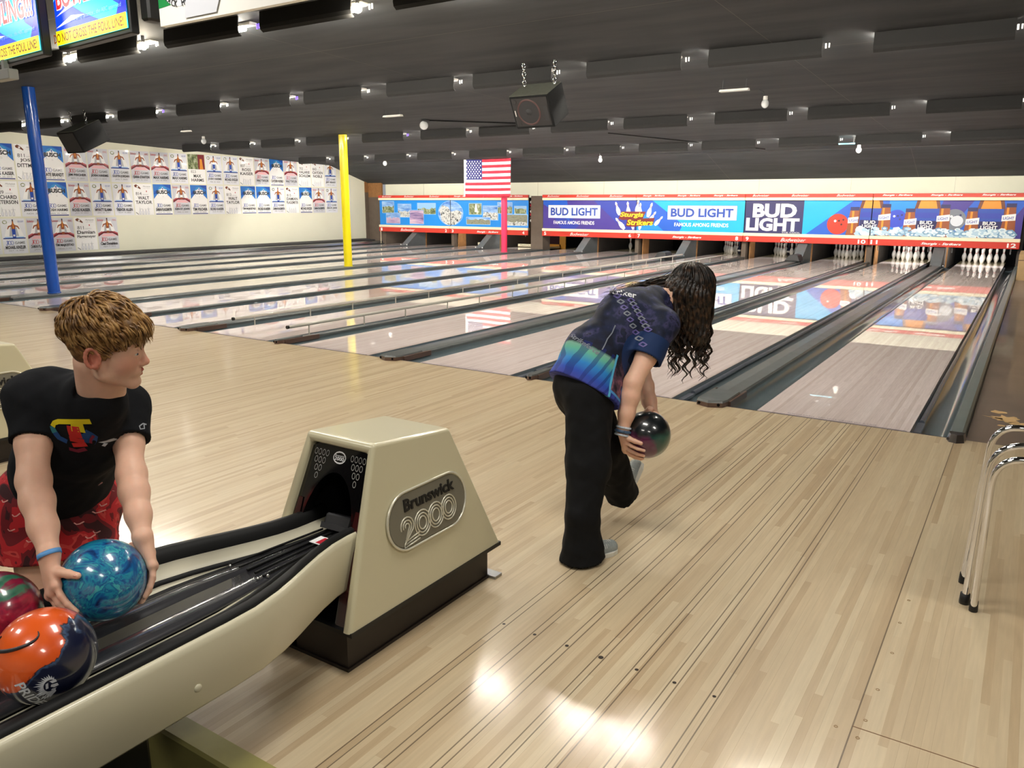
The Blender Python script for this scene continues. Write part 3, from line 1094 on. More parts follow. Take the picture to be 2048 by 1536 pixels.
def art34(A, x0, x1):
    s = (x1 - x0) / (1690 - -20)
    U = lambda z: x0 + (z + 20) * s
    V = lambda z: Z3 - (z - 225) * (Z3 - Z2) / (795 - 225)
    A.rect(x0, Z2, x1, Z3, P['azure'])
    A.ell(x0, (Z2 + Z3) / 2, 0.56, 0.43, P['sky'])
    A.ell(x0, (Z2 + Z3) / 2, 0.54, 0.415, P['cloud'])
    A.poly([(x0, Z2 + 0.5), (x0 + 0.3, Z2 + 0.55), (x0 + 0.5, Z2 + 0.5), (x0 + 0.45, Z2 + 0.25), (x0 + 0.2, Z2 + 0.05), (x0, Z2 + 0.05)], P['rock'])
    photo(A, U(410), V(530), U(680), V(300), 'forest', 'forest', 0.2)
    A.poly([(U(530), V(480)), (U(545), V(310)), (U(575), V(310)), (U(600), V(480))], P['white'])
    photo(A, U(720), V(640), U(1040), V(350), 'cloud', 'rock', 0.5)
    photo(A, U(350), V(740), U(870), V(600), 'cloud', 'valley', 0.7)
    photo(A, U(1040), V(500), U(1340), V(280), 'cloud', 'forest', 0.6)
    photo(A, U(1395), V(505), U(1635), V(355), 'sky', 'forest', 0.7)
    photo(A, U(1220), V(750), U(1660), V(530), 'valley', 'rock', 0.3)


mask_unit((11, 12), -2.01, 1.345, 'S', '', (art1112, 'masking board over lanes 11 and 12 with bottles, ice and two balls'))
mask_unit((9, 10), -5.33, -2.01, 'B', '', (art910, 'masking board over lanes 9 and 10, white lettering on navy and red ball'))
mask_unit((7, 8), -8.655, -5.33, 'S', '', (art78, 'cyan masking board over lanes 7 and 8 with a bowling pin team emblem'))
mask_unit((5, 6), -11.985, -8.655, 'B', '', (art56, 'violet masking board over lanes 5 and 6 with a white lettered box'))
mask_unit((3, 4), -15.79, -12.53, 'S', '', (art34, 'blue masking board over lanes 3 and 4 with scenic photos behind the flag'))
mask_unit((1, 2), -19.14, -15.79, 'B', '', (art12, 'blue masking board over lanes 1 and 2 with scenic photos at far left'))
# brown column between boards 4 and 5, cream board joint strips
struct(MB().box(-12.45, -11.99, MY + 0.03, MY + 0.5, -0.1, 1.75).build('wall_column', M['wall_brown']))
# shelf of odds and ends seen in the gap beside board 4
mb = MB()
rg = random.Random(4)
for i in range(7):
    mb.sphere((-12.49, MY + 0.1, 0.95 + 0.1 * i), 0.05, i % 3, 8, 6, 0.7, 1, 1)
tag(mb.build('hanging_clutter', [M['white'], M['brownblock'], P['pred']]), 'red and white odds and ends in the gap right of board 4', 'clutter')

# ------------------------------------------------------------------ pits, kickbacks, ramps
M['pit_orange'] = mat('pit_orange', (236, 160, 40), 0.5)
M['pit_red'] = mat('pit_dark_red', (52, 10, 16), 0.8)
M['kick_wood'] = mat('kickback_wood', (150, 106, 62), 0.6, noise=0.2, nscale=9)
M['kick_dark'] = mat('kickback_dark', (58, 52, 48), 0.6)
M['ramp'] = mat('ramp_grey', (98, 103, 106), 0.45, coat=0.2, noise=0.1, nscale=8)
M['canvas'] = noise_mat('canvas_curtain', [(0.3, (110, 96, 62)), (0.6, (168, 156, 112))], 2.5, (6, 1, 0.3))
for (nl, nr) in order:
    xl, xr = LANES[nl][1], LANES[nr][0]
    c = (xl + xr) / 2
    wide = nl % 2 == 1
    old = nl <= 4
    if nl == 4:
        continue
    root = thing('kickback', 'kickback partition beside the pins between lane %d and lane %d' % (nl, nr), 'partition', (c, 17.6, 0), 'kickbacks between the pin decks')
    if wide:
        mb = MB().box(xl + 0.2, xl + 0.235, 17.3, 19.9, -0.1, 1.0, 0).box(xr - 0.235, xr - 0.2, 17.3, 19.9, -0.1, 1.0, 0)
        mb.box(xl + 0.198, xl + 0.237, 17.26, 17.3, -0.1, 1.0, 1).box(xr - 0.237, xr - 0.198, 17.26, 17.3, -0.1, 1.0, 1)
        mb.build('side_plates', [M['kick_dark'], M['kick_wood']], root)
        # sloping cover over the ball lift
        w0, w1 = c - 0.13, c + 0.12
        mb = MB().prism([(16.15, 0.0), (16.2, 0.045), (17.2, 0.72), (17.35, 0.72), (17.35, -0.05), (16.2, -0.05)], 'x', w0, w1)
        recalc(mb.build('sloping_cover', M['ramp'], root))
        mb = MB()
        mb.sphere((w0 + 0.03, 16.12, 0.05), 0.022, 0, 10, 8).sphere((w1 + 0.06, 16.12, 0.05), 0.022, 0, 10, 8)
        mb.build('cover_knobs', M['white'] if old else M['steel'], root)
    else:
        mb = MB().box(c - 0.1, c - 0.07, 17.3, 19.9, -0.1, 1.0, 0).box(c + 0.07, c + 0.1, 17.3, 19.9, -0.1, 1.0, 0)
        mb.box(xl + 0.2, xr - 0.2, 16.9, 17.28, -0.1, 0.9, 1)
        mb.build('side_plates', [M['kick_dark'], M['wall_brown']], root)
        if nl not in (4,):
            for e in (xl + 0.16, xr - 0.13):
                MB().box(e - 0.01, e + 0.02, 17.05, 17.5, -0.05, 0.62).build('wood_edge', M['kick_wood'], root)
root = thing('kickback', 'dark kickback partition at the right end beside lane 12', 'partition', (1.36, 17.6, 0), 'kickbacks between the pin decks')
MB().box(1.3, 1.39, 17.0, 19.9, -0.1, 1.6).build('side_plates', M['kick_dark'], root)
root = thing('kickback', 'brown kickback partition at the far left beside lane 1', 'partition', (-19.1, 17.6, 0), 'kickbacks between the pin decks')
MB().box(-19.15, -18.98, 16.95, 19.9, -0.1, 0.9).build('side_plates', M['wall_brown'], root)
MB().tube([(-19.05, 16.75, 0.02), (-19.05, 16.75, 0.5)], 0.012, 8).build('support_rod', M['cream'], root)
# curtains
for n in range(1, 13):
    a, b_ = LANES[n]
    pw_ = {12: 26, 11: 26, 10: 5, 9: 4, 8: 3.5, 4: 9, 3: 9}.get(n, 1.5)
    area_light('pin_light', ((a + b_) / 2, 16.99, 0.62), 1.0, 0.05, pw_, (math.radians(68), 0, 0), (1.0, 0.97, 0.92))
    o = MB().bbox(a - 0.14, b_ + 0.14, 16.86, 16.94, 0.63, 0.71, 0.01).build('pin_lamp', M['white'])
    tag(o, 'white lamp housing hidden behind the board above the pins of lane %d' % n, 'lamp', 'pin lamps behind the masking boards')
    if n in (3, 4):
        root = thing('orange_pit_surround', 'orange framed pit opening with dark red back behind lane %d' % n, 'pit surround', (a, 19.3, 0), 'orange pit panels')
        MB().box(a - 0.2, a + 0.12, 19.3, 19.34, -0.1, 0.8, 0).box(b_ - 0.05, b_ + 0.2, 19.3, 19.34, -0.1, 0.8, 0).box(a, b_, 19.3, 19.34, 0.5, 0.8, 0).box(a, b_, 19.3, 19.34, -0.1, 0.06, 0).build('frame', M['pit_orange'], root)
        MB().box(a - 0.1, b_ + 0.1, 19.36, 19.4, -0.1, 0.9).build('back_cushion', M['pit_red'], root)
        MB().bbox(a + 0.05, b_ + 0.05, 18.0, 18.03, 0.02, 0.11, 0.004).build('sweep_bar', M['cream'], root)
        if n == 4:
            mb = MB()
            put_text(mb, 'MARKING STUR', (a + 0.55, 17.996, 0.04), (1, 0, 0), (0, 0, 1), 0.8, 0.05)
            mb.build('lettering', M['black'], root)
    elif n == 1:
        o = MB()
        pts = []
        for i in range(41):
            u = i / 40
            pts.append((a - 0.1 + u * 0.75, 18.6 + 0.04 * math.sin(u * 21) + 0.02 * math.sin(u * 47)))
        mb = MB()
        vs = [(p_[0], p_[1], z) for z in (0.02, 1.2) for p_ in pts]
        mb.add(vs, [(i, i + 1, 41 + i + 1, 41 + i) for i in range(40)], 0, True)
        cur = mb.build('pit_curtain', M['canvas'])
        md = cur.modifiers.new('s', 'SOLIDIFY')
        md.thickness = 0.006
        tag(cur, 'hanging olive canvas curtain in the pit of lane 1', 'curtain')
    else:
        o = MB().box(a - 0.2, b_ + 0.2, 19.6, 19.64, -0.1, 1.3).build('pit_curtain', M['flat_black'])
        tag(o, 'black curtain hanging behind the pins of lane %d' % n, 'curtain', 'black pit curtains')
# chains at the edges of lanes 11 and 12
def chain(path0, path1, parent, r=0.006, link=0.035, m_=None, name='chain'):
    a, b_ = Vector(path0), Vector(path1)
    L = (b_ - a).length
    n = max(2, int(L / (link * 0.72)))
    mb = MB()
    d = (b_ - a).normalized()
    u = d.orthogonal().normalized()
    w = d.cross(u)
    for i in range(n):
        c = a + (b_ - a) * ((i + 0.5) / n)
        s_ = u if i % 2 == 0 else w
        pts = [c + d * (link / 2 * math.cos(t * math.pi / 5)) + s_ * (link * 0.3 * math.sin(t * math.pi / 5)) for t in range(11)]
        mb.tube(pts, r, 5, 0, False)
    return mb.build(name, m_ or M['chrome'], parent)


for xx, lb in ((-1.79, 'left of the pins on lane 11'), (-0.61, 'right of the pins on lane 11'), (-0.08, 'left of the pins on lane 12'), (1.17, 'right of the pins on lane 12')):
    o = chain((xx, 16.91, 0.635), (xx, 16.91, 0.34), None, 0.007, 0.05, M['steel'], 'hanging_chain')
    tag(o, 'short steel chain hanging %s' % lb, 'chain', 'chains beside the pins')

# ------------------------------------------------------------------ pins
def pin_mats():
    return [mat('pin_white', (246, 240, 234), 0.22, coat=0.6), mat('pin_red', (196, 30, 44), 0.3, coat=0.5), mat('pin_navy', (18, 22, 60), 0.25, coat=0.6)]


PM = pin_mats()
prof = [(0.0001, 0), (0.026, 0), (0.0286, 0.003), (0.036, 0.03), (0.0475, 0.06), (0.0573, 0.09), (0.0605, 0.115), (0.0592, 0.14), (0.052, 0.17), (0.0405, 0.2), (0.030, 0.225), (0.0247, 0.25), (0.0238, 0.262), (0.0242, 0.272), (0.0256, 0.29), (0.0295, 0.315), (0.0322, 0.335), (0.032, 0.35), (0.028, 0.367), (0.018, 0.378), (0.0001, 0.381)]


def make_pin(lbl, x_, y_, z_, navy=False, grp=None, tilt=None):
    root = thing('bowling_pin', lbl, 'bowling pin', (x_, y_, z_), grp)
    mb = MB()
    mb.lathe(prof, (x_, y_, z_), 18)
    mb.build('pin_body', PM[2] if navy else PM[0], root)
    if not navy:
        for a, b_ in ((0.2385, 0.2465), (0.2595, 0.2675)):
            mb = MB()
            def rad(z):
                for (r0, z0), (r1, z1) in zip(prof, prof[1:]):
                    if z0 <= z <= z1:
                        return r0 + (r1 - r0) * (z - z0) / max(1e-6, z1 - z0)
                return 0.03
            mb.lathe([(rad(a + (b_ - a) * t / 3) + 0.0006, a + (b_ - a) * t / 3) for t in range(4)], (x_, y_, z_), 18)
            mb.build('neck_stripe', PM[1], root)
    else:
        mb = MB()
        mb.lathe([(0.0607, 0.09), (0.0612, 0.115), (0.0600, 0.138)], (x_, y_, z_), 18)
        mb.build('pin_label', PM[0], root)
    return root


proto = None
LAB = {1: 'head pin at the front', 2: 'left pin in the second row', 3: 'right pin in the second row', 4: 'left pin in the third row', 5: 'middle pin in the third row', 6: 'right pin in the third row',
       7: 'far left pin in the back row', 8: 'inner left pin in the back row', 9: 'inner right pin in the back row', 10: 'far right pin in the back row'}
POS = {}
k = 1
for r in range(4):
    for i in range(r + 1):
        POS[k] = ((i - r / 2) * 0.3048, 18.288 + r * 0.264)
        k += 1
racks = {12: range(1, 11), 11: range(1, 11), 10: range(1, 11), 9: range(1, 11), 8: range(1, 11), 6: (4, 9), 5: (4, 8)}
for n, ks in racks.items():
    c = (LANES[n][0] + LANES[n][1]) / 2
    for k in ks:
        navy = (n, k) in ((9, 5), (8, 3))
        px, py = POS[k]
        lb = '%s on the deck of lane %d' % (LAB[k], n)
        if navy:
            make_pin('dark navy bowling pin, ' + lb, c + px, py, 0.0, True, 'bowling pins')
        elif proto is None:
            proto = make_pin('white bowling pin, ' + lb, c + px, py, 0.0, False, 'bowling pins')
        else:
            copy_thing(proto, 'white bowling pin, ' + lb, (c + px, py, 0.0), 'bowling pins')
copy_thing(proto, 'lone white bowling pin standing in the pit of lane 3', (-15.12, 18.2, 0.0), 'bowling pins')
copy_thing(proto, 'white bowling pin held up off the deck of lane 4', (-14.02, 18.9, 0.22), 'bowling pins')

# small dark ball lift boxes on the capping near the pins
for xx, yy, lb in ((0, 15.9, 'between lanes 9 and 10, right of the girl'), (0, 15.0, 'above the girl near the pins')):
    c = (LANES[9][1] + LANES[10][0]) / 2 if '9' in lb else (LANES[7][1] + LANES[8][0]) / 2
    mb = MB().prism([(c - 0.2, 0.04), (c - 0.08, 0.2), (c + 0.04, 0.23), (c + 0.14, 0.2), (c + 0.2, 0.04)], 'y', yy - 0.2, yy + 0.25)
    o = recalc(mb.build('ball_hood', M['darkgrey']))
    bevel(o, 0.02, 3)
    tag(o, 'low dark hood on the capping %s' % lb, 'ball hood')

# ------------------------------------------------------------------ poles and flag
def pole(name, x_, y_, r, m_, lb, top=None):
    root = thing(name, lb, 'pole', (x_, y_, 0.03))
    h = top or zc(y_) - 0.006
    MB().lathe([(r, 0.0), (r, h - 0.03)], (x_, y_, 0.03), 28).build('shaft', m_, root)
    MB().lathe([(0.0001, 0.0), (r * 1.12, 0.0), (r * 1.12, 0.012), (r, 0.014)], (x_, y_, 0.03), 28).build('base_plate', m_, root)


pole('steel_pole', -12.2, 1.08, 0.095, M['blue_pole'], 'bright blue round steel pole standing in front of the posters')
pole('steel_pole', -12.2, 8.05, 0.098, M['yellow_pole'], 'bright yellow round pole standing between lanes 4 and 5')
pole('steel_pole', -12.2, 14.85, 0.092, M['pink_pole'], 'pink pole standing in front of the masking boards below the flag')


def flag():
    x0, x1 = -13.55, -11.8
    y = 14.6
    zt, zb = 2.83, 1.71
    root = thing('flag', 'striped flag with a starry blue corner hanging over the masking boards', 'flag', ((x0 + x1) / 2, y, zb))
    NU = 40

    def Pt(u, v, d=0.0):
        sag = 0.012 * math.sin(u * 5 + v * 2) + 0.008 * math.sin(u * 17)
        drop = -0.012 * math.sin(math.pi * u) * (1 if v > 0.9 else 0.6)
        return (x0 + (x1 - x0) * u, y + sag - d, zb + (zt - zb) * v + drop)
    red, white, blue = mat('flag_red', (196, 40, 62), 0.8), mat('flag_white', (246, 244, 246), 0.8), mat('flag_blue', (44, 46, 110), 0.8)
    mb = MB()
    for s_ in range(13):
        v0, v1 = 1 - (s_ + 1) / 13, 1 - s_ / 13
        for i in range(NU):
            u0, u1 = i / NU, (i + 1) / NU
            if s_ < 7 and u0 < 0.4:
                mi = 2
                if u0 < 0.03:
                    mi = 1
            else:
                mi = 0 if s_ % 2 == 0 else 1
                if u0 < 0.01:
                    mi = 1
            mb.add([Pt(u0, v0), Pt(u1, v0), Pt(u1, v1), Pt(u0, v1)], [(0, 1, 2, 3)], mi, True)
    o = mb.build('cloth', [red, white, blue], root)
    md = o.modifiers.new('s', 'SOLIDIFY')
    md.thickness = 0.004
    mb = MB()
    rows = 9
    for r_ in range(rows):
        nst = 6 if r_ % 2 == 0 else 5
        for c_ in range(nst):
            u = 0.065 + (c_ + (0 if r_ % 2 == 0 else 0.5)) * 0.061
            v = 1 - (7 / 13) * (r_ + 1) / (rows + 1)
            p_ = Pt(u, v, 0.006)
            pts = []
            for t in range(10):
                rr = 0.028 if t % 2 == 0 else 0.013
                pts.append((p_[0] + rr * math.sin(t * math.pi / 5), p_[1], p_[2] + rr * math.cos(t * math.pi / 5)))
            mb.poly(pts)
    mb.build('stars', white, root)
    for xx in (x0 + 0.02, x1 - 0.02):
        MB().tube([(xx, y, zt - 0.01), (xx, y, zc(y))], 0.004, 6).build('hanger_cord', M['white'], root)


flag()

# ------------------------------------------------------------------ ceiling baffles with their fluorescent fixtures
ROWN = ['nearest row', 'second row', 'third row', 'farthest row']
for ri, by in enumerate(BAFFLE_ROWS):
    for n in range(1, 13):
        if ri == 0 and n < 6:
            continue
        bx = baffle_x[n]
        z = zc(by)
        root = thing('ceiling_baffle', 'black hanging baffle of the %s from the foul line, over lane %d' % (ROWN[ri], n), 'ceiling baffle', (bx + 0.62, by, z), 'ceiling baffles hiding the lights')
        L = 1.24
        mb = MB().prism([(by, z + 0.01), (by - 0.012, z - 0.13), (by - 0.004, z - 0.165), (by + 0.03, z - 0.19), (by + 0.036, z - 0.183), (by + 0.008, z - 0.16), (by, z - 0.13), (by + 0.012, z + 0.01)], 'x', bx, bx + L)
        recalc(mb.build('baffle_board', M['baffle_near'] if ri == 0 else M['baffle'], root))
        ly = by + (0.25 if ri == 0 else 0.15)
        lz = zc(ly)
        MB().bbox(bx + 0.04, bx + L - 0.06, ly - 0.05, ly + 0.05, lz - 0.03, lz + 0.004, 0.01).build('fixture_body', M['white'], root)
        MB().tube([(bx + 0.03, ly, lz - 0.055), (bx + L - 0.20, ly, lz - 0.055)], 0.02, 8, 0, True, False).build('lamp_tube', M['tube%d' % ri], root)
        uv = (ri, n) in ((1, 6), (0, 8), (1, 4), (2, 5))
        MB().tube([(bx + L + 0.01, ly - 0.02, lz - 0.03), (bx + L + 0.012, ly - 0.02, lz - 0.08)], 0.009, 8).tube([(bx + L + 0.045, ly - 0.02, lz - 0.03), (bx + L + 0.045, ly - 0.02, lz - 0.075)], 0.008, 8).build('lamp_holder', M['uvbulb'] if uv else M['lamp_end'], root)
# bare warm bulbs at the right ends of the near baffles
for n in (6, 7, 9):
    bx = baffle_x[n] + 1.24
    z = zc(-0.2)
    mb = MB().sphere((bx + 0.02, -0.14, z - 0.11), 0.042, 0, 14, 10).tube([(bx + 0.02, -0.14, z - 0.07), (bx + 0.02, -0.14, z)], 0.018, 8, 1)
    o = mb.build('bare_bulb', [M['bulb'], M['darkgrey']])
    tag(o, 'glaring bare bulb at the end of the near baffle over lane %d' % n, 'light bulb', 'bare bulbs under the screens')
    pl = bpy.data.lights.new('bulb_light', 'POINT')
    pl.energy = 14
    pl.color = (1.0, 0.9, 0.72)
    pl.shadow_soft_size = 0.05
    po = bpy.data.objects.new('bulb_light', pl)
    COL.objects.link(po)
    po.location = (bx + 0.02, -0.2, z - 0.2)
# unseen fill panels added over the concourse (behind and above the camera)
for lx, ly in ((-3.2, -3.4), (0.3, -4.0), (3.2, -3.6), (-3.2, -6.6), (0.2, -7.2), (3.2, -7.0), (-7.5, -3.4), (-7.5, -6.6), (-11.5, -3.4), (-15.5, -3.4)):
    z = zc(ly)
    o = MB().box(lx - 0.62, lx - 0.58, ly - 0.32, ly + 0.32, z - 0.05, z + 0.01).box(lx + 0.58, lx + 0.62, ly - 0.32, ly + 0.32, z - 0.05, z + 0.01).box(lx - 0.58, lx + 0.58, ly - 0.32, ly - 0.28, z - 0.05, z + 0.01).box(lx - 0.58, lx + 0.58, ly + 0.28, ly + 0.32, z - 0.05, z + 0.01).build('fill_panel_frame', M['white'])
    tag(o, 'white frame of an unseen fill light panel added over the concourse', 'ceiling light', 'added concourse fill lights')

# ------------------------------------------------------------------ posters on the left wall
XP = XWALL + 0.004


def poster(col, row, kind, n1, n2, date, num='', label=''):
    pw, ph = 0.575, 0.865
    y0 = 5.04 + col * 0.6115
    if row == 2:
        y0 += 0.06
    z0 = {0: 2.065, 1: 1.165, 2: 0.255}[row]
    if row < 2:
        z0 -= 0.0
    root = thing('poster', label, 'poster', (XP, y0 + pw / 2, z0), 'bowling score posters on the cream wall')
    A = Art((XP + 0.003, y0, z0), (0, 1, 0), (0, 0, 1), (1, 0, 0), 0.0005)
    w, h = pw, ph
    blank = {'busch': 'white', 'bud': 'paper2', 'light': 'paper', 'mich': 'white', 'photo': 'white'}[kind]
    MB().box(XP - 0.002, XP + 0.003, y0, y0 + w, z0, z0 + h).build('sheet', P[blank], root)

    def three(c):
        # 300 with overlapping zeros, then GAME
        A.text('3', w * 0.17, h * 0.245, w * 0.11, h * 0.125, P[c], 0.0, 0.2)
        A.ring(w * 0.27, h * 0.31, w * 0.065, h * 0.06, 0.009, P[c], 16)
        A.ring(w * 0.37, h * 0.31, w * 0.065, h * 0.06, 0.009, P[c], 16)
        A.text('GAME', w * 0.69, h * 0.27, w * 0.42, h * 0.075, P['grey'], 0.02)
    if kind == 'busch':
        A.rect(0, h * 0.52, w, h, P['pblue'])
        A.poly([(0, h * 0.52), (w * 0.25, h * 0.7), (w * 0.75, h * 0.68), (w, h * 0.52)], P['white'])
        A.poly([(0, h * 0.66), (w * 0.3, h * 0.72), (w * 0.1, h * 0.8)], P['pblue2'])
        A.poly([(w * 0.5, h), (w, h), (w, h * 0.84)], P['pblue2'])
        A.ell(w * 0.52, h * 0.74, w * 0.29, h * 0.2, P['teal'])
        A.ell(w * 0.52, h * 0.7, w * 0.26, h * 0.165, P['white'])
        A.poly([(w * 0.2, h * 0.74), (w * 0.33, h * 0.84), (w * 0.42, h * 0.82), (w * 0.52, h * 0.92), (w * 0.62, h * 0.82), (w * 0.72, h * 0.84), (w * 0.84, h * 0.74)], P['white'])
        A.poly([(w * 0.49, h * 0.86), (w * 0.52, h * 0.9), (w * 0.56, h * 0.85), (w * 0.53, h * 0.82)], P['logo_blue'])
        A.text('BUSCH', w * 0.54, h * 0.685, w * 0.74, h * 0.125, P['ink'], 0.05)
        A.ring(w * 0.52, h * 0.6, 0.018, 0.018, 0.004, P['lgrey'], 10)
        three('logo_blue')
        A.text(n1, w * 0.5, h * 0.125, w * 0.88, h * 0.1, P['ink'], 0.035)
        A.text(date, w * 0.5, h * 0.055, w * 0.7, h * 0.04, P['grey'])
        A.rect(w * 0.04, 0.012, w * 0.96, 0.034, P['barblue'])
    elif kind in ('bud', 'light'):
        c1, c2 = (P['pred'], P['pred2']) if kind == 'bud' else (P['logo_blue'], P['barblue'])
        A.poly([(w * 0.1, h * 0.5), (w * 0.3, h * 0.88), (w * 0.7, h * 0.88), (w * 0.9, h * 0.5)], P['white'])
        A.poly([(w * 0.3, h * 0.5), (w * 0.38, h * 0.78), (w * 0.62, h * 0.78), (w * 0.7, h * 0.5)], P['lgrey'])
        for sx in (-1, 1):
            A.poly([(w * 0.5, h * 0.83), (w * (0.5 + sx * 0.2), h * 0.79), (w * (0.5 + sx * 0.26), h * 0.7), (w * (0.5 + sx * 0.22), h * 0.7), (w * (0.5 + sx * 0.16), h * 0.76), (w * 0.5, h * 0.79)], P['brown2'])
        if kind == 'bud':
            A.poly([(0.005, h * 0.4), (0.005, h * 0.47), (w * 0.28, h * 0.56), (w * 0.72, h * 0.56), (w - 0.005, h * 0.47), (w - 0.005, h * 0.4), (w * 0.72, h * 0.5), (w * 0.28, h * 0.5)], c2)
            A.poly([(0.005, h * 0.475), (0.005, h * 0.5), (w * 0.2, h * 0.565), (w * 0.24, h * 0.55)], c1)
            A.poly([(w - 0.005, h * 0.475), (w - 0.005, h * 0.5), (w * 0.8, h * 0.565), (w * 0.76, h * 0.55)], c1)
            A.poly([(w * 0.1, h * 0.4), (w * 0.28, h * 0.49), (w * 0.72, h * 0.49), (w * 0.9, h * 0.4)], P['sky'] if False else P['pinkish'])
        else:
            A.rect(w * 0.04, h * 0.42, w * 0.96, h * 0.45, c2)
            A.rect(w * 0.1, h * 0.45, w * 0.9, h * 0.475, P['sky'])
        A.poly([(w * 0.44, h * 0.5), (w * 0.42, h * 0.8), (w * 0.47, h * 0.87), (w * 0.475, h * 0.975), (w * 0.525, h * 0.975), (w * 0.53, h * 0.87), (w * 0.58, h * 0.8), (w * 0.56, h * 0.5)], P['brown2'])
        A.poly([(w * 0.48, h * 0.72), (w * 0.49, h * 0.9), (w * 0.51, h * 0.9), (w * 0.53, h * 0.72)], P['amber'])
        A.rect(w * 0.472, h * 0.93, w * 0.528, h * 0.975, P['ink'])
        if kind == 'light':
            A.poly([(w * 0.43, h * 0.45), (w * 0.425, h * 0.7), (w * 0.575, h * 0.7), (w * 0.57, h * 0.45)], P['logo_blue'])
            A.rect(w * 0.46, h * 0.49, w * 0.54, h * 0.545, P['white'])
            A.text('BUD LIGHT', w * 0.83, h * 0.89, w * 0.24, h * 0.05, P['logo_blue'])
            A.ring(w * 0.17, h * 0.9, w * 0.1, h * 0.055, 0.02, P['forest'], 12)
        else:
            A.rect(w * 0.43, h * 0.58, w * 0.57, h * 0.66, P['white'])
            A.text('Budweiser', w * 0.18, h * 0.88, w * 0.3, h * 0.07, P['pred'], 0.01, 0.3)
            A.text('KING', w * 0.86, h * 0.88, w * 0.18, h * 0.06, P['pred'])
        three('pred' if kind == 'bud' else 'logo_blue')
        A.text(n1, w * 0.5, h * 0.135, w * 0.84, h * 0.09, P['ink'], 0.035)
        A.text(date, w * 0.5, h * 0.06, w * 0.62, h * 0.045, P['grey'])
    else:
        if kind == 'photo':
            A.rect(0.0, h * 0.5, w, h, P['forest'])
            A.rect(w * 0.6, h * 0.5, w, h, P['pred2'])
            A.poly([(w * 0.68, h * 0.5), (w * 0.72, h * 0.85), (w * 0.84, h * 0.85), (w * 0.9, h * 0.5)], P['amber'])
            A.text(num, w * 0.28, h * 0.37, w * 0.3, h * 0.09, P['grey'])
        else:
            A.poly([(w * 0.06, h * 0.95), (w * 0.16, h * 0.985), (w * 0.3, h * 0.93), (w * 0.4, h * 0.86), (w * 0.38, h * 0.83), (w * 0.25, h * 0.87), (w * 0.09, h * 0.9)], P['brown'])
            A.rect(w * 0.19, h * 0.885, w * 0.27, h * 0.935, P['white'])
            A.text('Michelob', w * 0.72, h * 0.9, w * 0.4, h * 0.045, P['grey'], 0, 0.3)
            A.text('ULTRA', w * 0.72, h * 0.85, w * 0.36, h * 0.025, P['lgrey'])
            A.rect(w * 0.67, h * 0.74, w * 0.71, h * 0.79, P['pred'])
            A.text(num, w * 0.26, h * 0.64, w * 0.3, h * 0.1, P['ink'])
            A.text('SERIES', w * 0.62, h * 0.645, w * 0.3, h * 0.03, P['lgrey'])
        yb = h * 0.22 if kind == 'photo' else h * 0.5
        A.text(n1, w * 0.5, yb, w * min(0.84, 0.15 * len(n1)), h * 0.105, P['ink'], 0.02)
        if n2:
            A.text(n2, w * 0.5, yb - h * 0.14, w * min(0.88, 0.15 * len(n2)), h * 0.105, P['ink'], 0.02)
        if kind == 'mich':
            A.text(date, w * 0.52, h * 0.18, w * 0.55, h * 0.03, P['lgrey'])
            for a in (0.25, 0.4, 0.55, 0.7):
                A.poly([(w * (a - 0.04), h * 0.02), (w * (a - 0.05), h * 0.1), (w * (a - 0.015), h * 0.17), (w * a, h * 0.28 if a in (0.25, 0.7) else h * 0.2), (w * (a + 0.015), h * 0.17), (w * (a + 0.05), h * 0.1), (w * (a + 0.04), h * 0.02)], P['lgrey'])
                A.poly([(w * (a - 0.03), h * 0.03), (w * (a - 0.038), h * 0.1), (w * a, h * 0.17), (w * (a + 0.038), h * 0.1), (w * (a + 0.03), h * 0.03)], P['paper'])
            A.poly([(0.01, h * 0.1), (w * 0.16, h * 0.03), (w * 0.16, h * 0.01), (0.01, h * 0.08)], P['ink'])
    A.build('print', root)


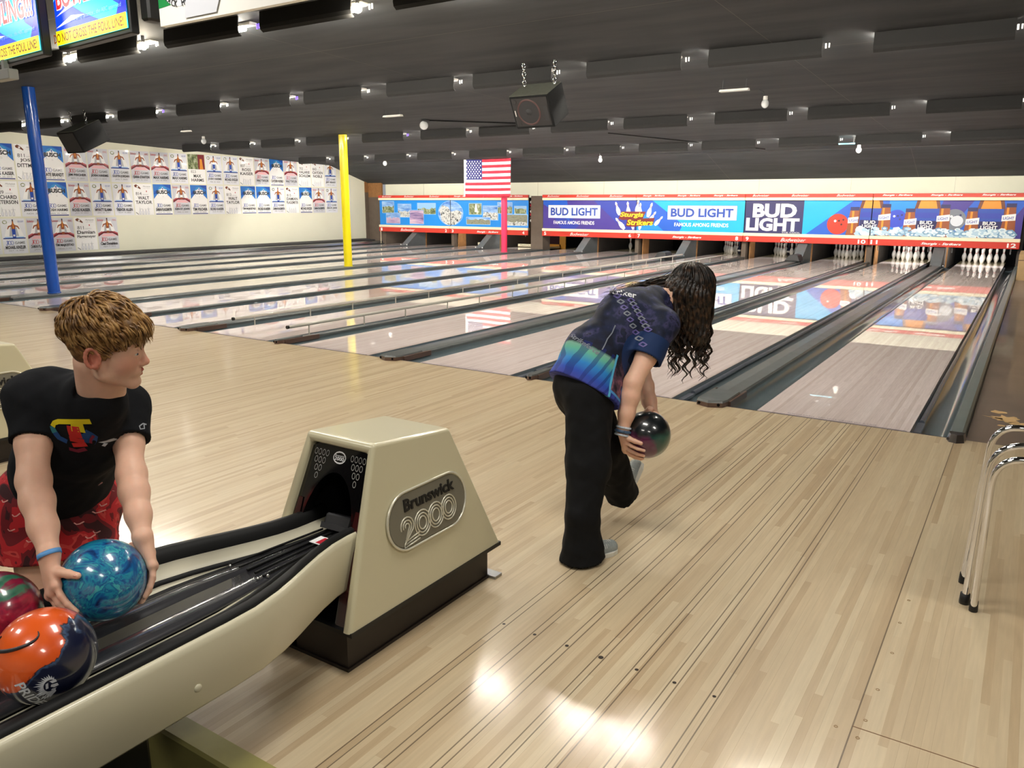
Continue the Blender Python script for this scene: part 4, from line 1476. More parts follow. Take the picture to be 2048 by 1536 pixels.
P['pinkish'] = mat('print_pinkish', (240, 190, 196), 0.4)
DES = {'busch': 'blue mountain beer', 'bud': 'red and grey bottle', 'light': 'blue barred bottle', 'mich': 'plain white score', 'photo': 'photo topped'}
ROWL = ['top', 'middle', 'bottom']
posters = [
    (-2, 0, 'busch', 'ROSS KAISER', '', 'OCT. 25, 2018', ''), (-1, 0, 'mich', 'JOSH', 'DITTMAN', 'FEB. 2019', '811'), (0, 0, 'busch', 'NATE BRANDT', '', 'MAR. 05, 2019', ''), (1, 0, 'bud', 'JIM FISCHER', '', 'SEPT. 11, 2019', ''),
    (2, 0, 'bud', 'JOSH HARMS', '', 'DEC. 11, 2019', ''), (3, 0, 'light', 'DUSTIN JORDAN', '', 'JAN. 7, 2020', ''), (4, 0, 'bud', 'DANA STANTON', '', 'JAN. 25, 2020', ''), (5, 0, 'bud', 'MAX HARMS', '', 'JAN. 26, 2020', ''),
    (6, 0, 'light', 'MAX HARMS', '', 'FEB. 9, 2020', ''), (7, 0, 'photo', 'MAX', 'HARMS', '', '823'), (8, 0, 'light', 'JOSH HARMS', '', 'FEB. 23, 2020', ''), (9, 0, 'light', 'MICHAEL KINZLER', '', 'MAR. 12, 2020', ''),
    (10, 0, 'mich', 'ROSS', 'KAISER', 'JAN. 2, 2021', '807'), (11, 0, 'bud', 'WALT TAYLOR', '', 'FEB. 10, 2021', ''), (12, 0, 'busch', 'CAYDEN NOBLE', '', 'FEB. 12, 2021', ''), (13, 0, 'bud', 'WALT TAYLOR', '', 'MAR. 3, 2021', ''),
    (14, 0, 'mich', 'VALARIE', 'SCHLEM', '', '702'), (15, 0, 'mich', 'CAYDEN', 'NOBLE', '', '843'), (16, 0, 'light', 'JEFF VERHEY', '', 'FEB. 05, 2022', ''),
    (-2, 1, 'mich', 'RICHARD', 'PETERSON', 'OCT. 21, 2022', '809'), (-1, 1, 'light', 'JOSH HARMS', '', 'NOV. 2022', ''), (0, 1, 'busch', 'JOSH HARMS', '', 'JAN. 22, 2023', ''), (1, 1, 'bud', 'ROSS KAISER', '', 'JAN. 24, 2023', ''),
    (2, 1, 'light', 'WYATT SLAMA', '', 'JAN. 29, 2023', ''), (3, 1, 'light', 'TREVOR ALLEN', '', 'NOV. 19, 2023', ''), (4, 1, 'mich', 'WALT', 'TAYLOR', 'DEC. 17, 2023', '814'), (5, 1, 'busch', 'DAMIAN PLAGGEMEYER', '', 'JAN. 23, 2024', ''),
    (6, 1, 'bud', 'KEN ST. JOHN', '', 'MAR. 12, 2024', ''), (7, 1, 'busch', 'TIM FISCHER', '', 'MAR. 17, 2024', ''), (8, 1, 'light', 'ROSS KAISER', '', 'AUG. 04, 2024', ''), (9, 1, 'mich', 'WALT', 'TAYLOR', 'SEPT. 5, 2024', '813'),
    (10, 1, 'busch', 'TIM MAJKESTAD', '', 'SEPT. 23, 2024', ''), (11, 1, 'busch', 'ROSS KAISER', '', 'JAN. 14, 2025', ''), (12, 1, 'light', 'DAMIAN PLAGGEMEYER', '', 'FEB. 14, 2025', ''), (13, 1, 'mich', 'DAMIAN', 'PLAGGEMEYER', '', '815'),
    (14, 1, 'busch', 'MICHAEL KINZLER', '', 'FEB. 15, 2025', ''), (15, 1, 'bud', 'DAMIAN PLAGGEMEYER', '', 'FEB. 16, 2025', ''), (16, 1, 'light', 'KEN ST. JOHN', '', 'JAN. 5, 2025', ''),
    (-3, 2, 'light', 'ROSS KAISER', '', 'OCT. 2025', ''), (-2, 2, 'light', 'MICHAEL KINZLER', '', 'OCT. 14, 2025', ''), (-1, 2, 'bud', 'DAMIAN PLAGGEMEYER', '', 'JAN. 2026', ''), (0, 2, 'bud', 'TIM MAJKESTAD', '', 'February 15, 2026', ''),
    (1, 2, 'mich', 'Damian', 'Plaggemeyer', 'March 10, 2026', '811'), (2, 2, 'bud', 'Chad Donaldson', '', 'April 7, 2026', '')]
ORD = ['first', 'second', 'third', 'fourth', 'fifth', 'sixth', 'seventh', 'eighth', 'ninth', 'tenth', 'eleventh', 'twelfth', 'thirteenth', 'fourteenth', 'fifteenth', 'sixteenth', 'seventeenth', 'eighteenth', 'nineteenth']
for (c, r, k, a, b_, d, num) in posters:
    if c < 0:
        wh = '%s left of the blue pole end of the %s row' % (ORD[-c - 1], ROWL[r])
        if c == -1:
            wh = 'just behind the blue pole in the %s row' % ROWL[r]
        elif c == -2:
            wh = 'next left of the blue pole in the %s row' % ROWL[r]
        else:
            wh = 'cut by the left edge in the %s row' % ROWL[r]
    elif c >= 13:
        wh = '%s from the right end of the %s row' % (ORD[16 - c], ROWL[r])
    else:
        wh = '%s right of the blue pole in the %s row' % (ORD[c], ROWL[r])
    poster(c, r, k, a, b_, d, num, '%s poster, %s' % (DES[k], wh))

# ------------------------------------------------------------------ hanging speakers
M['speaker_box'] = mat('speaker_carpet', (22, 23, 24), 0.85, noise=0.2, nscale=60, spec=0.3)
M['speaker_top'] = mat('speaker_grey_top', (92, 94, 84), 0.85, noise=0.1, nscale=20)  # top face in a lighter grey than the cabinet
M['grille'] = mat('speaker_grille', (48, 46, 46), 0.7, noise=0.15, nscale=200)
M['cone_ring'] = mat('speaker_ring', (84, 58, 56), 0.6)


def speaker(c, w, h, d, tilt, yaw, lb, chains, cones):
    root = thing('hanging_speaker', lb, 'speaker', c, 'speakers hung from the ceiling')
    T = Matrix.Translation(c) @ Matrix.Rotation(yaw, 4, 'Z') @ Matrix.Rotation(tilt, 4, 'X')
    mb = MB().bbox(-w / 2, w / 2, -d / 2, d / 2, -h / 2, h / 2 - 0.004, 0.012, 0, T)
    mb.build('cabinet', M['speaker_box'], root)
    MB().bbox(-w / 2 + 0.006, w / 2 - 0.006, -d / 2 + 0.006, d / 2 - 0.01, h / 2 - 0.006, h / 2 + 0.002, 0.003, 0, T).build('grey_top', M['speaker_top'], root)
    mb = MB().box(-w / 2 + 0.03, w / 2 - 0.03, -d / 2 - 0.004, -d / 2 + 0.004, -h / 2 + 0.03, h / 2 - 0.03, 0, T)
    g = mb.build('grille', M['grille'], root)
    if cones:
        F = T @ Matrix.Translation((-0.035, -d / 2 - 0.005, 0)) @ Matrix.Rotation(math.pi / 2, 4, 'X')
        r = h * 0.40
        MB().lathe([(r * 0.86, 0.0), (r * 0.93, 0.012), (r, 0.0)], seg=32, M=F).build('woofer_ring', M['cone_ring'], root)
        MB().lathe([(r * 0.86, 0.001), (r * 0.5, 0.0012), (r * 0.26, 0.0014)], seg=32, M=F).lathe([(r * 0.26, 0.002), (r * 0.18, 0.014), (0.0001, 0.02)], seg=24, M=F).build('woofer_cone', M['darkgrey'], root)
        for sz in (-1, 1):
            F2 = T @ Matrix.Translation((-w / 2 + 0.07, -d / 2 - 0.005, sz * (h / 2 - 0.07))) @ Matrix.Rotation(math.pi / 2, 4, 'X')
            MB().lathe([(0.034, 0.0), (0.03, 0.006), (0.016, 0.001), (0.0001, 0.003)], seg=18, M=F2).build('port', M['grille'], root)
        F3 = T @ Matrix.Translation((w / 2 - 0.07, -d / 2 - 0.005, -0.03))
        MB().box(-0.03, 0.03, -0.004, 0.003, -0.09, 0.1, 0, F3).build('horn', M['darkgrey'], root)
        MB().box(-w / 2 + 0.045, -w / 2 + 0.055, -d / 2 - 0.008, -d / 2 - 0.003, -0.045, 0.03, 0, T).build('badge', M['white'], root)
    for (cx, cy_, dx) in chains:
        b0 = T @ Vector((cx, cy_, h / 2 - 0.002))
        top = (b0.x + dx, b0.y, zc(b0.y) - 0.0)
        chain(top, b0, root, 0.009, 0.062, M['chrome'])
    return root


speaker((-3.86, 3.12, 2.74), 0.57, 0.42, 0.40, math.radians(28), 0.0, 'large black speaker with round cone hanging on two chains in the middle of the ceiling', ((-0.2, 0.08, -0.02), (0.24, 0.08, 0.0)), True)
speaker((-14.25, 3.05, 2.78), 0.60, 0.42, 0.62, math.radians(26), 0.0, 'plain black speaker hanging on chains in front of the poster wall', ((-0.2, 0.0, -0.06), (0.2, 0.08, -0.06)), False)

# ------------------------------------------------------------------ small ceiling fixtures
def strip(x_, y_, L, lb, drop=0.12, col='white'):
    root = thing('strip_light', lb, 'strip light', (x_, y_, zc(y_) - drop), 'small strip lights under the ceiling')
    z = zc(y_) - drop
    MB().prism([(y_ - 0.05, z), (y_ - 0.02, z + 0.03), (y_ + 0.03, z + 0.03), (y_ + 0.05, z)], 'x', x_ - L / 2, x_ + L / 2).build('housing', M[col], root)
    mb = MB()
    for s_ in (-1, 1):
        mb.tube([(x_ + s_ * L * 0.4, y_, z + 0.03), (x_ + s_ * L * 0.4, y_, zc(y_))], 0.006, 6)
    mb.build('hanger', M['darkgrey'], root)


def bulb(x_, y_, lb, drop=0.2, r=0.05):
    z = zc(y_) - drop
    root = thing('hanging_bulb', lb, 'light bulb', (x_, y_, z), 'unlit bulbs under the ceiling')
    MB().sphere((x_, y_, z), r, 0, 16, 10, 1, 1, 1.15).build('glass', M['glass'], root)
    MB().lathe([(r * 0.5, r * 0.9), (r * 0.62, r * 1.0), (r * 0.55, r * 1.9), (0.0001, r * 1.95)], (x_, y_, z), 14).build('socket', M['white'], root)
    MB().tube([(x_, y_, z + r * 1.8), (x_ - 0.04, y_, zc(y_) - 0.03), (x_ - 0.1, y_, zc(y_))], 0.008, 6).build('arm', M['darkgrey'], root)


strip(-8.4, 5.5, 0.42, 'short white strip light left of the big speaker')
strip(-2.07, 5.3, 0.40, 'short cream strip light right of the big speaker', 0.15)
strip(-14.6, 5.6, 0.3, 'small white strip light above the posters', 0.1)
M['bluish'] = mat('bluish_strip', (120, 190, 215), 0.3)
strip(-2.05, 12.75, 0.46, 'pale blue strip light among the farthest baffles', 0.14, 'bluish')
strip(-9.35, 12.9, 0.34, 'tiny strip light above the violet masking board', 0.1)
bulb(-1.9, 6.2, 'round bulb below the cream strip light', 0.2, 0.055)
bulb(-15.5, 6.7, 'round bulb hanging above the posters', 0.16, 0.06)
bulb(-1.83, 13.2, 'round bulb under the pale blue strip light', 0.22, 0.06)
bulb(-8.25, 13.5, 'round bulb above the board of lanes 5 and 6', 0.24, 0.055)
bulb(-15.9, 13.6, 'white drop shaped bulb left of the flag', 0.14, 0.065)
root = thing('spot_lamp', 'round dark spot lamp with glass face left of the big speaker', 'spot lamp', (-8.7, 6.8, zc(6.8)))
MB().lathe([(0.0001, 0), (0.09, 0), (0.09, -0.04), (0.07, -0.06), (0.0001, -0.06)], (-8.7, 6.8, zc(6.8)), 18).build('mount', M['darkgrey'], root)
MB().sphere((-8.7, 6.75, zc(6.8) - 0.11), 0.085, 0, 18, 12).build('glass_face', M['glass'], root)
MB().tube([(-8.6, 6.8, zc(6.8) - 0.02), (-7.0, 8.0, zc(8.0) - 0.02)], 0.012, 6).build('conduit', M['flat_black'], root)
for i in range(4):
    y_ = (1.6, 5.6, 9.8, 14.2)[i]
MB_ = MB().tube([(-6.3, 10.0, zc(10) - 0.015), (-4.2, 14.4, zc(14.4) - 0.015)], 0.01, 6)
tag(MB_.build('ceiling_conduit', M['flat_black']), 'thin dark conduit running along the ceiling toward the masking boards', 'conduit')

# ------------------------------------------------------------------ overhead screens and hanging sign
def emis(name, c, s_):
    return mat(name, c, 0.3, emit=c, estr=s_)


S = {}
for k, c in dict(cyan=(20, 190, 245), blue=(10, 70, 225), deep=(8, 30, 190), sky=(120, 225, 250), yellow=(250, 240, 20), gold=(220, 170, 40), orange=(250, 140, 40), red=(225, 40, 50), white=(250, 240, 245), text=(120, 170, 235), brown=(110, 90, 120), olive=(130, 66, 10)).items():
    S[k] = emis('screen_' + k, c, 1.0)


def screen(px0, px1, zb, yaw, lb):
    w = px1 - px0
    h = w * 0.57
    c = Vector(((px0 + px1) / 2, -2.42, zb))
    root = thing('overhead_screen', lb, 'screen', c, 'overhead score screens')
    U = Vector((math.cos(yaw), math.sin(yaw), 0))
    Nn = Vector((math.sin(yaw), -math.cos(yaw), 0))
    T = Matrix.Translation(c) @ Matrix.Rotation(yaw, 4, 'Z')
    MB().bbox(-w / 2 - 0.02, w / 2 + 0.02, 0.004, 0.07, -0.035, h + 0.02, 0.008, 0, T).build('casing', M['black'], root)
    MB().box(-0.05, 0.05, 0.03, 0.06, h, zc(-2.4) - zb, 0, T).build('ceiling_bracket', M['black'], root)
    A = ClipArt(c + Nn * 0.0, U, Vector((0, 0, 1)), Nn)
    A.lo, A.hi = -w / 2, w / 2
    A.rect(-w / 2, 0.0, w / 2, h, S['cyan'])
    A.poly([(w * 0.05, h), (w / 2, h), (w / 2, h * 0.2), (w * 0.3, h * 0.35)], S['blue'])
    A.poly([(-w / 2, h * 0.16), (-w / 2, h * 0.6), (-w * 0.1, h * 0.3), (w * 0.15, h * 0.16)], S['blue'])
    A.poly([(w * 0.36, h * 0.16), (w / 2, h * 0.5), (w / 2, h * 0.16)], S['deep'])
    A.poly([(-w * 0.5, h * 0.5), (-w * 0.1, h), (-w * 0.4, h)], S['sky'])
    A.ell(-w * 0.06, h * 0.62, w * 0.1, h * 0.12, S['brown'])
    A.poly([(-w * 0.48, h * 0.33), (-w * 0.1, h * 0.5), (w * 0.12, h * 0.47)], S['white'])
    A.poly([(-w * 0.5, h * 0.2), (-w * 0.25, h * 0.3), (-w * 0.05, h * 0.27)], S['white'])
    A.ell(w * 0.2, h * 0.84, w * 0.05, w * 0.05, S['gold'])
    st = 'BOWLING!!!'
    for dx, dz, m_ in ((-0.006, -0.006, 'white'), (0.006, -0.006, 'white'), (0, 0.008, 'white')):
        A.text(st, dx, h * 0.40 + dz, w * 0.9, h * 0.25, S[m_], 0.05)
    A.text(st, 0, h * 0.40, w * 0.9, h * 0.25, S['red'], 0.02)
    A.text('more family practice... the ABC approved', w * 0.08, h * 0.22, w * 0.74, h * 0.06, S['text'], 0, 0.2)
    A.rect(-w / 2, 0.0, w / 2, h * 0.165, S['yellow'])
    A.text('DO NOT CROSS THE FOUL LINE!', -w * 0.04, h * 0.03, w * 1.0, h * 0.105, S['olive'], 0.02)
    A.build('display', root)
    return root


screen(-4.83, -3.75, 2.70, math.radians(-5), 'right one of two bright blue and yellow overhead screens')
screen(-6.02, -4.90, 2.665, math.radians(-5), 'left one of two bright blue and yellow overhead screens, cut by the frame')
root = thing('hanging_sign', 'green and white hanging sign with curved black lettering near the top edge', 'sign', (-2.35, -2.42, 2.69))
MB().box(-3.49, -1.75, -2.40, -2.36, 2.69, 3.36).build('board', M['white'], root)
A = ClipArt((-3.49, -2.401, 2.69), (1, 0, 0), (0, 0, 1), (0, -1, 0))
A.lo, A.hi = 0, 1.74
A.poly([(0, 0.11), (0.3, 0.13), (0.75, 0.3), (0.75, 0.67), (0, 0.67)], P['green'])
A.ell(0.23, 0.27, 0.2, 0.17, P['white'])
A.ring(0.23, 0.27, 0.13, 0.115, 0.012, P['green'])
for i, ch in enumerate('BLACK HILLS'):
    if ch == ' ':
        continue
    a = math.radians(-155 + 130 * i / 10)
    A.text(ch, 0.23 + 0.185 * math.cos(a), 0.27 + 0.155 * math.sin(a) - 0.02, 0.03, 0.042, P['ink'], 0.02, 0.0, a + math.pi / 2)
A.poly([(0.28, 0.02), (0.6, 0.02), (0.75, 0.3), (0.55, 0.32), (0.3, 0.12)], P['paper2'])
for u in (0.7, 0.84, 1.0, 1.15, 1.3, 1.5):
    A.poly([(u - 0.05, 0.16), (u + 0.05, 0.16), (u + 0.07, 0.3), (u - 0.07, 0.3)], P['paper2'])
    A.ell(u, 0.3, 0.07, 0.02, P['lgrey'])
A.build('print', root)
mb = MB().tube([(-3.2, -2.38, 3.36), (-3.2, -2.38, zc(-2.38))], 0.006, 6).tube([(-2.0, -2.38, 3.36), (-2.0, -2.38, zc(-2.38))], 0.006, 6)
mb.build('hanger', M['black'], root)
# small speaker boxes beside the screen
for z0, lb in ((2.98, 'upper'), (2.74, 'lower')):
    root = thing('small_speaker', '%s small black speaker beside the right overhead screen' % lb, 'speaker', (-3.6, -2.4, z0), 'small speakers beside the screen')
    MB().bbox(-3.68, -3.58, -2.42, -2.3, z0, z0 + 0.17, 0.015).build('cabinet', M['black'], root)
    MB().box(-3.64, -3.60, -2.36, -2.32, z0 + 0.17, z0 + 0.26).build('bracket', M['black'], root)
o = MB().bbox(-5.72, -5.42, -2.48, -2.4, 2.50, 2.58, 0.006).box(-5.6, -5.56, -2.44, -2.4, 2.57, 2.66).build('cable_box', mat('light_grey_box', (150, 150, 146), 0.6))
tag(o, 'small light grey box under the left overhead screen', 'box')

# ------------------------------------------------------------------ chrome tube stands at right
def tube_stand(foot, bend, top, lb, big):
    root = thing('tube_stand', lb, 'metal stand', foot, 'nested chrome tube stands')
    f, b_ = Vector(foot), Vector(bend)
    r = 0.0125
    pts = [f + Vector((0, 0, 0.012))]
    dirv = (b_ - f).normalized()
    pts.append(b_ - dirv * 0.06)
    # smooth bend toward +x
    P0 = b_ - dirv * 0.06
    P1 = b_ + dirv * 0.075
    P2 = Vector(top)
    for i in range(1, 11):
        t = i / 10
        pts.append(P0 * (1 - t) ** 2 + P1 * 2 * t * (1 - t) + P2 * t * t)
    x2 = P2.x + 0.38
    pts.append(Vector((x2 - 0.1, P2.y, P2.z)))
    for i in range(1, 9):
        t = i / 8
        a = Vector((x2 - 0.1, P2.y, P2.z))
        c_ = Vector((x2 + 0.02, P2.y, P2.z))
        d = Vector((x2 + 0.03, P2.y + 0.005, P2.z - 0.12))
        pts.append(a * (1 - t) ** 2 + c_ * 2 * t * (1 - t) + d * t * t)
    pts.append(Vector((x2 + 0.07, foot[1], 0.012)))
    MB().tube(pts, r, 16).build('frame_tube', M['chrome'], root)
    for p_ in (f, Vector((x2 + 0.07, foot[1], 0))):
        q = 0.019 if big else 0.0155
        MB().lathe([(0.0001, 0.001), (q, 0.001), (q * 1.02, 0.01), (q * 0.92, 0.045), (0.013, 0.047)], (p_.x, p_.y, 0), 18).build('rubber_foot', M['black'], root)
    MB().bbox(P2.x + 0.08, x2 - 0.08, foot[1] - 0.16, foot[1] + 0.16, P2.z + 0.012, P2.z + 0.03, 0.008).build('top_plate', M['black'], root)


tube_stand((1.537, -2.33, 0.0), (1.567, -2.40, 0.655), (1.70, -2.39, 0.70), 'farthest of three nested chrome tube stands at right', False)
tube_stand((1.556, -2.525, 0.0), (1.575, -2.60, 0.62), (1.70, -2.59, 0.690), 'middle chrome tube stand at right with thick black rubber foot', True)
tube_stand((1.590, -2.575, 0.0), (1.590, -2.69, 0.60), (1.70, -2.68, 0.660), 'nearest of three nested chrome tube stands at right', False)

# ------------------------------------------------------------------ ball returns
M['hood'] = mat('hood_cream', (206, 198, 166), 0.28, coat=0.4, coat_rough=0.08)
M['rack_cream'] = mat('rack_cream', (212, 205, 178), 0.35, coat=0.25, coat_rough=0.1)
M['strip_cream'] = mat('strip_cream', (206, 200, 178), 0.45)
M['rubber'] = mat('black_rubber', (10, 10, 11), 0.6, spec=0.3)
M['tray'] = mat('smoky_tray', (52, 52, 56), 0.22, coat=0.6, coat_rough=0.1, noise=0.15, nscale=6)
M['gloss_black'] = mat('gloss_black_panel', (12, 11, 12), 0.1, coat=1.0)
M['maroon'] = mat('maroon_gloss', (58, 18, 18), 0.2, coat=0.8)
M['plinth'] = mat('plinth_dark', (32, 24, 20), 0.45)
M['badge'] = mat('badge_pewter', (128, 124, 110), 0.5, metal=0.3)
M['badge_rim'] = mat('badge_rim', (222, 218, 200), 0.3, metal=0.45)
M['print_grey'] = mat('panel_print', (150, 150, 146), 0.5)


def ball_return(xc, lb, full):
    root = thing('ball_return', lb, 'ball return', (xc, -3.8, 0.0), 'ball returns on the approach')
    ZB, ZT, YF0, YF1, YR0, YR1 = 0.155, 0.74, -4.22, -3.995, -3.336, -3.58
    HB, HT = 0.235, 0.162

    def hw(v):
        return HB + (HT - HB) * v

    def F(u, v, d=0.0):
        y = YF0 + (YF1 - YF0) * v
        z = ZB + (ZT - ZB) * v
        return Vector((xc + u * hw(v), y + 0.93 * d, z - 0.36 * d))
    vt_r = (0.70 - ZB) / (ZT - ZB)
    # shell: front frame with a recessed opening, tapering sides, top and back
    iu, iv = 0.84, 0.945
    vs = [F(-1, 0), F(1, 0), F(1, 1), F(-1, 1), F(-iu, 0), F(iu, 0), F(iu * 0.98, iv), F(-iu * 0.98, iv), F(-iu, 0, 0.03), F(iu, 0, 0.03), F(iu * 0.98, iv, 0.03), F(-iu * 0.98, iv, 0.03),
          Vector((xc - HB, YR0, ZB)), Vector((xc + HB, YR0, ZB)), Vector((xc + hw(vt_r), YR1, 0.70)), Vector((xc - hw(vt_r), YR1, 0.70))]
    fs = [(1, 2, 6, 5), (2, 3, 7, 6), (3, 0, 4, 7), (5, 6, 10, 9), (6, 7, 11, 10), (7, 4, 8, 11), (0, 3, 15, 12), (2, 1, 13, 14), (3, 2, 14, 15), (12, 15, 14, 13)]
    mb = MB().add(vs, fs)
    o = mb.build('hood', M['hood'], root)
    recalc(o)
    bevel(o, 0.022, 4, 25)
    # black plinth with a foot flange
    mb = MB().box(xc - 0.2, xc + 0.2, -4.2, -3.38, 0.0, ZB).box(xc - 0.206, xc + 0.206, -4.206, -3.374, 0.0, 0.012).box(xc - 0.2, xc - 0.05, -4.2, -4.05, 0, ZB)
    mb.build('plinth', M['plinth'], root)
    MB().box(xc - 0.238, xc + 0.238, -4.215, -3.335, ZB - 0.014, ZB + 0.002).build('lower_edge', M['black'], root)
    MB().box(xc + 0.08, xc + 0.24, -3.38, -3.33, 0.0, 0.012).build('floor_bracket', M['steel'], root)
    # black front panel with arched opening
    n = 20
    au, av = 0.60, 0.80
    arch = [(-au, 0.0)] + [(-au, 0.5)] + [(-au * math.cos(math.pi * i / n), 0.5 + (av - 0.5) * math.sin(math.pi * i / n)) for i in range(1, n)] + [(au, 0.5), (au, 0.0)]
    outer = []
    for a, b_ in arch:
        if b_ <= 0.5:
            outer.append((math.copysign(iu, a), b_))
        else:
            t = math.atan2(b_ - 0.5, a)
            ca, sa = math.cos(t), math.sin(t)
            k_ = min(iu / max(1e-6, abs(ca)), (iv - 0.5) / max(1e-6, sa))
            outer.append((ca * k_, 0.5 + sa * k_))
    vs = [F(a, b_, 0.024) for a, b_ in arch] + [F(a, b_, 0.024) for a, b_ in outer] + [F(a, b_, 0.06) for a, b_ in arch]
    m_ = len(arch)
    mb = MB().add(vs, [(i, i + 1, m_ + i + 1, m_ + i) for i in range(m_ - 1)] + [(i, 2 * m_ + i, 2 * m_ + i + 1, i + 1) for i in range(m_ - 1)])
    pn = recalc(mb.build('front_panel', M['gloss_black'], root))
    # cavity behind the opening
    mb = MB()
    d0, d1 = 0.055, 0.40
    mb.add([F(-0.7, 0.0, d0), F(0.7, 0.0, d0), F(0.7, 0.86, d0), F(-0.7, 0.86, d0), F(-0.7, 0.1, d1), F(0.7, 0.1, d1), F(0.7, 0.8, d1), F(-0.7, 0.8, d1)], [(0, 4, 7, 3), (1, 2, 6, 5), (3, 7, 6, 2), (4, 5, 6, 7), (0, 1, 5, 4)])
    mb.build('cavity_lining', M['flat_black'], root)
    # side pillars of the opening (maroon reflective inserts)
    for s_ in (-1, 1):
        mb = MB()
        mb.add([F(s_ * 0.63, 0.0, 0.02), F(s_ * 0.8, 0.0, 0.02), F(s_ * 0.79, 0.62, 0.02), F(s_ * 0.68, 0.62, 0.02), F(s_ * 0.63, 0.45, 0.02)], [(0, 1, 2, 3, 4)])
        mb.build('maroon_insert', M['maroon'], pn)
    # printed pin triangles and small oval mark
    mb = MB()

    def ring3(cu, cv, ru, rv, th):
        nn = 14
        for i in range(nn):
            a, b_ = 2 * math.pi * i / nn, 2 * math.pi * (i + 1) / nn
            mb.poly([F(cu + ru * math.cos(a), cv + rv * math.sin(a), 0.0232), F(cu + ru * math.cos(b_), cv + rv * math.sin(b_), 0.0232), F(cu + (ru - th) * math.cos(b_), cv + (rv - th * 0.4) * math.sin(b_), 0.0232), F(cu + (ru - th) * math.cos(a), cv + (rv - th * 0.4) * math.sin(a), 0.0232)])
    for sc in (-0.52, 0.52):
        for r_ in range(4):
            for c_ in range(4 - r_):
                ring3(sc + (c_ - (3 - r_) / 2) * 0.11, 0.895 - r_ * 0.045, 0.045, 0.019, 0.012)
    mb.build('printed_pins', M['print_grey'], pn)
    mb = MB()
    ring3(0.0, 0.885, 0.18, 0.036, 0.02)
    O, Uv, Vv = F(0, 0.89, 0.023), Vector((1, 0, 0)), (F(0, 1) - F(0, 0)).normalized()
    put_text(mb, 'Brunswick', O, Uv, Vv, 0.045, 0.007, 0, 0.01)
    put_text(mb, '2000', F(0, 0.868, 0.023), Uv, Vv, 0.045, 0.013, 0, 0.02)
    mb.build('small_emblem', P['white'], pn)
    # feed mechanism seen in the mouth
    T = Matrix.Translation(F(0.0, 0.53, 0.1)) @ Matrix.Rotation(math.radians(-25), 4, 'X') @ Matrix.Rotation(math.radians(20), 4, 'Z')
    MB().bbox(-0.05, 0.05, -0.03, 0.05, -0.03, 0.02, 0.006, 0, T).box(-0.055, 0.055, -0.04, -0.028, -0.035, -0.015, 0, T).build('feed_block', M['darkgrey'], root)

    # badge on both tapering sides
    def SP(s_, y, z, off=0.0):
        v = (z - ZB) / (ZT - ZB)
        return Vector((xc + s_ * (hw(v) + off), y, z + 0.12 * off))
    for s_ in (1, -1):
        yc, z0, L, Hh = -3.765, 0.435, 0.225, 0.104
        nn = 16
        def cap(rad):
            out = []
            for i in range(nn + 1):
                a = -math.pi / 2 + math.pi * i / nn
                out.append((yc + (L - Hh) + rad * math.cos(a), z0 + rad * math.sin(a)))
            for i in range(nn + 1):
                a = math.pi / 2 + math.pi * i / nn
                out.append((yc - (L - Hh) + rad * math.cos(a), z0 + rad * math.sin(a)))
            return out
        c1, c2 = cap(Hh), cap(Hh - 0.008)
        N2 = len(c1)
        mb = MB().add([SP(s_, *q, 0.0075) for q in c2], [tuple(range(N2))])
        bd = recalc(mb.build('badge', M['badge'], root))
        mb = MB()
        mb.tube([SP(s_, *q, 0.007) for q in c1] + [SP(s_, *c1[0], 0.007)], 0.005, 8)
        mb.build('badge_rim', M['badge_rim'], bd)
        Ux = Vector((0, s_, 0))
        Vx = (SP(s_, yc, 0.6) - SP(s_, yc, 0.3)).normalized()
        mb = MB()
        put_text(mb, 'Brunswick', SP(s_, yc + s_ * 0.012, 0.468, 0.0092), Ux, Vx, 0.29, 0.046, 0, 0.025)
        bt = mb.build('badge_lettering', M['black'], bd)
        md = bt.modifiers.new('s', 'SOLIDIFY')
        md.thickness = 0.004
        md.offset = 0
        mb = MB()
        for k_ in range(3):
            rr = 0.0029
            for j in range(3):
                cy_ = yc + s_ * (-0.052 + 0.078 * j + 0.008)
                a_, b_ = 0.044 - 0.0115 * k_, 0.047 - 0.0115 * k_
                zc_ = 0.402 + 0.004 * j
                mb.tube([SP(s_, cy_ + a_ * math.cos(2 * math.pi * t / 24), zc_ + b_ * math.sin(2 * math.pi * t / 24), 0.009) for t in range(25)], rr, 5, 0, False)
            # the figure two
            cy_ = yc + s_ * (-0.128)
            q = 0.034 - 0.0115 * k_
            pts = []
            for t in range(11):
                a = math.pi * 1.08 - math.pi * 1.25 * t / 10
                pts.append((cy_ + s_ * q * math.cos(a), 0.415 + q * math.sin(a)))
            e = 0.0115 * k_
            pts += [(cy_ - s_ * (0.02 - e * 0.3), 0.358 + e * 0.6), (cy_ - s_ * (0.030 - e), 0.342 + e), (cy_ + s_ * 0.06, 0.352 + e)]
            mb.tube([SP(s_, a, b_, 0.009) for a, b_ in pts], rr, 5, 0, False)
        mb.build('badge_figures', M['badge_rim'], bd)

    # rack: long shallow trough, narrowing into the mouth
    ys = [-5.78, -5.77, -5.74, -5.69, -5.62, -5.5, -5.2, -4.9, -4.72, -4.62, -4.52, -4.44, -4.36, -4.28, -4.2, -4.12, -4.04, -3.97]

    def k_of(y):
        if y < -5.62:
            t = (y + 5.78) / 0.16
            return 0.55 + 0.45 * math.sqrt(max(0, 1 - (1 - t) ** 2))
        if y < -4.68:
            return 1.0
        t = min(1, (y + 4.68) / 0.58)
        return 1.0 - (1 - 0.50) * (t * t * (3 - 2 * t))

    def lift(y):
        if y < -4.6:
            return 0.0
        return -0.012 * ((y + 4.6) / 0.6)

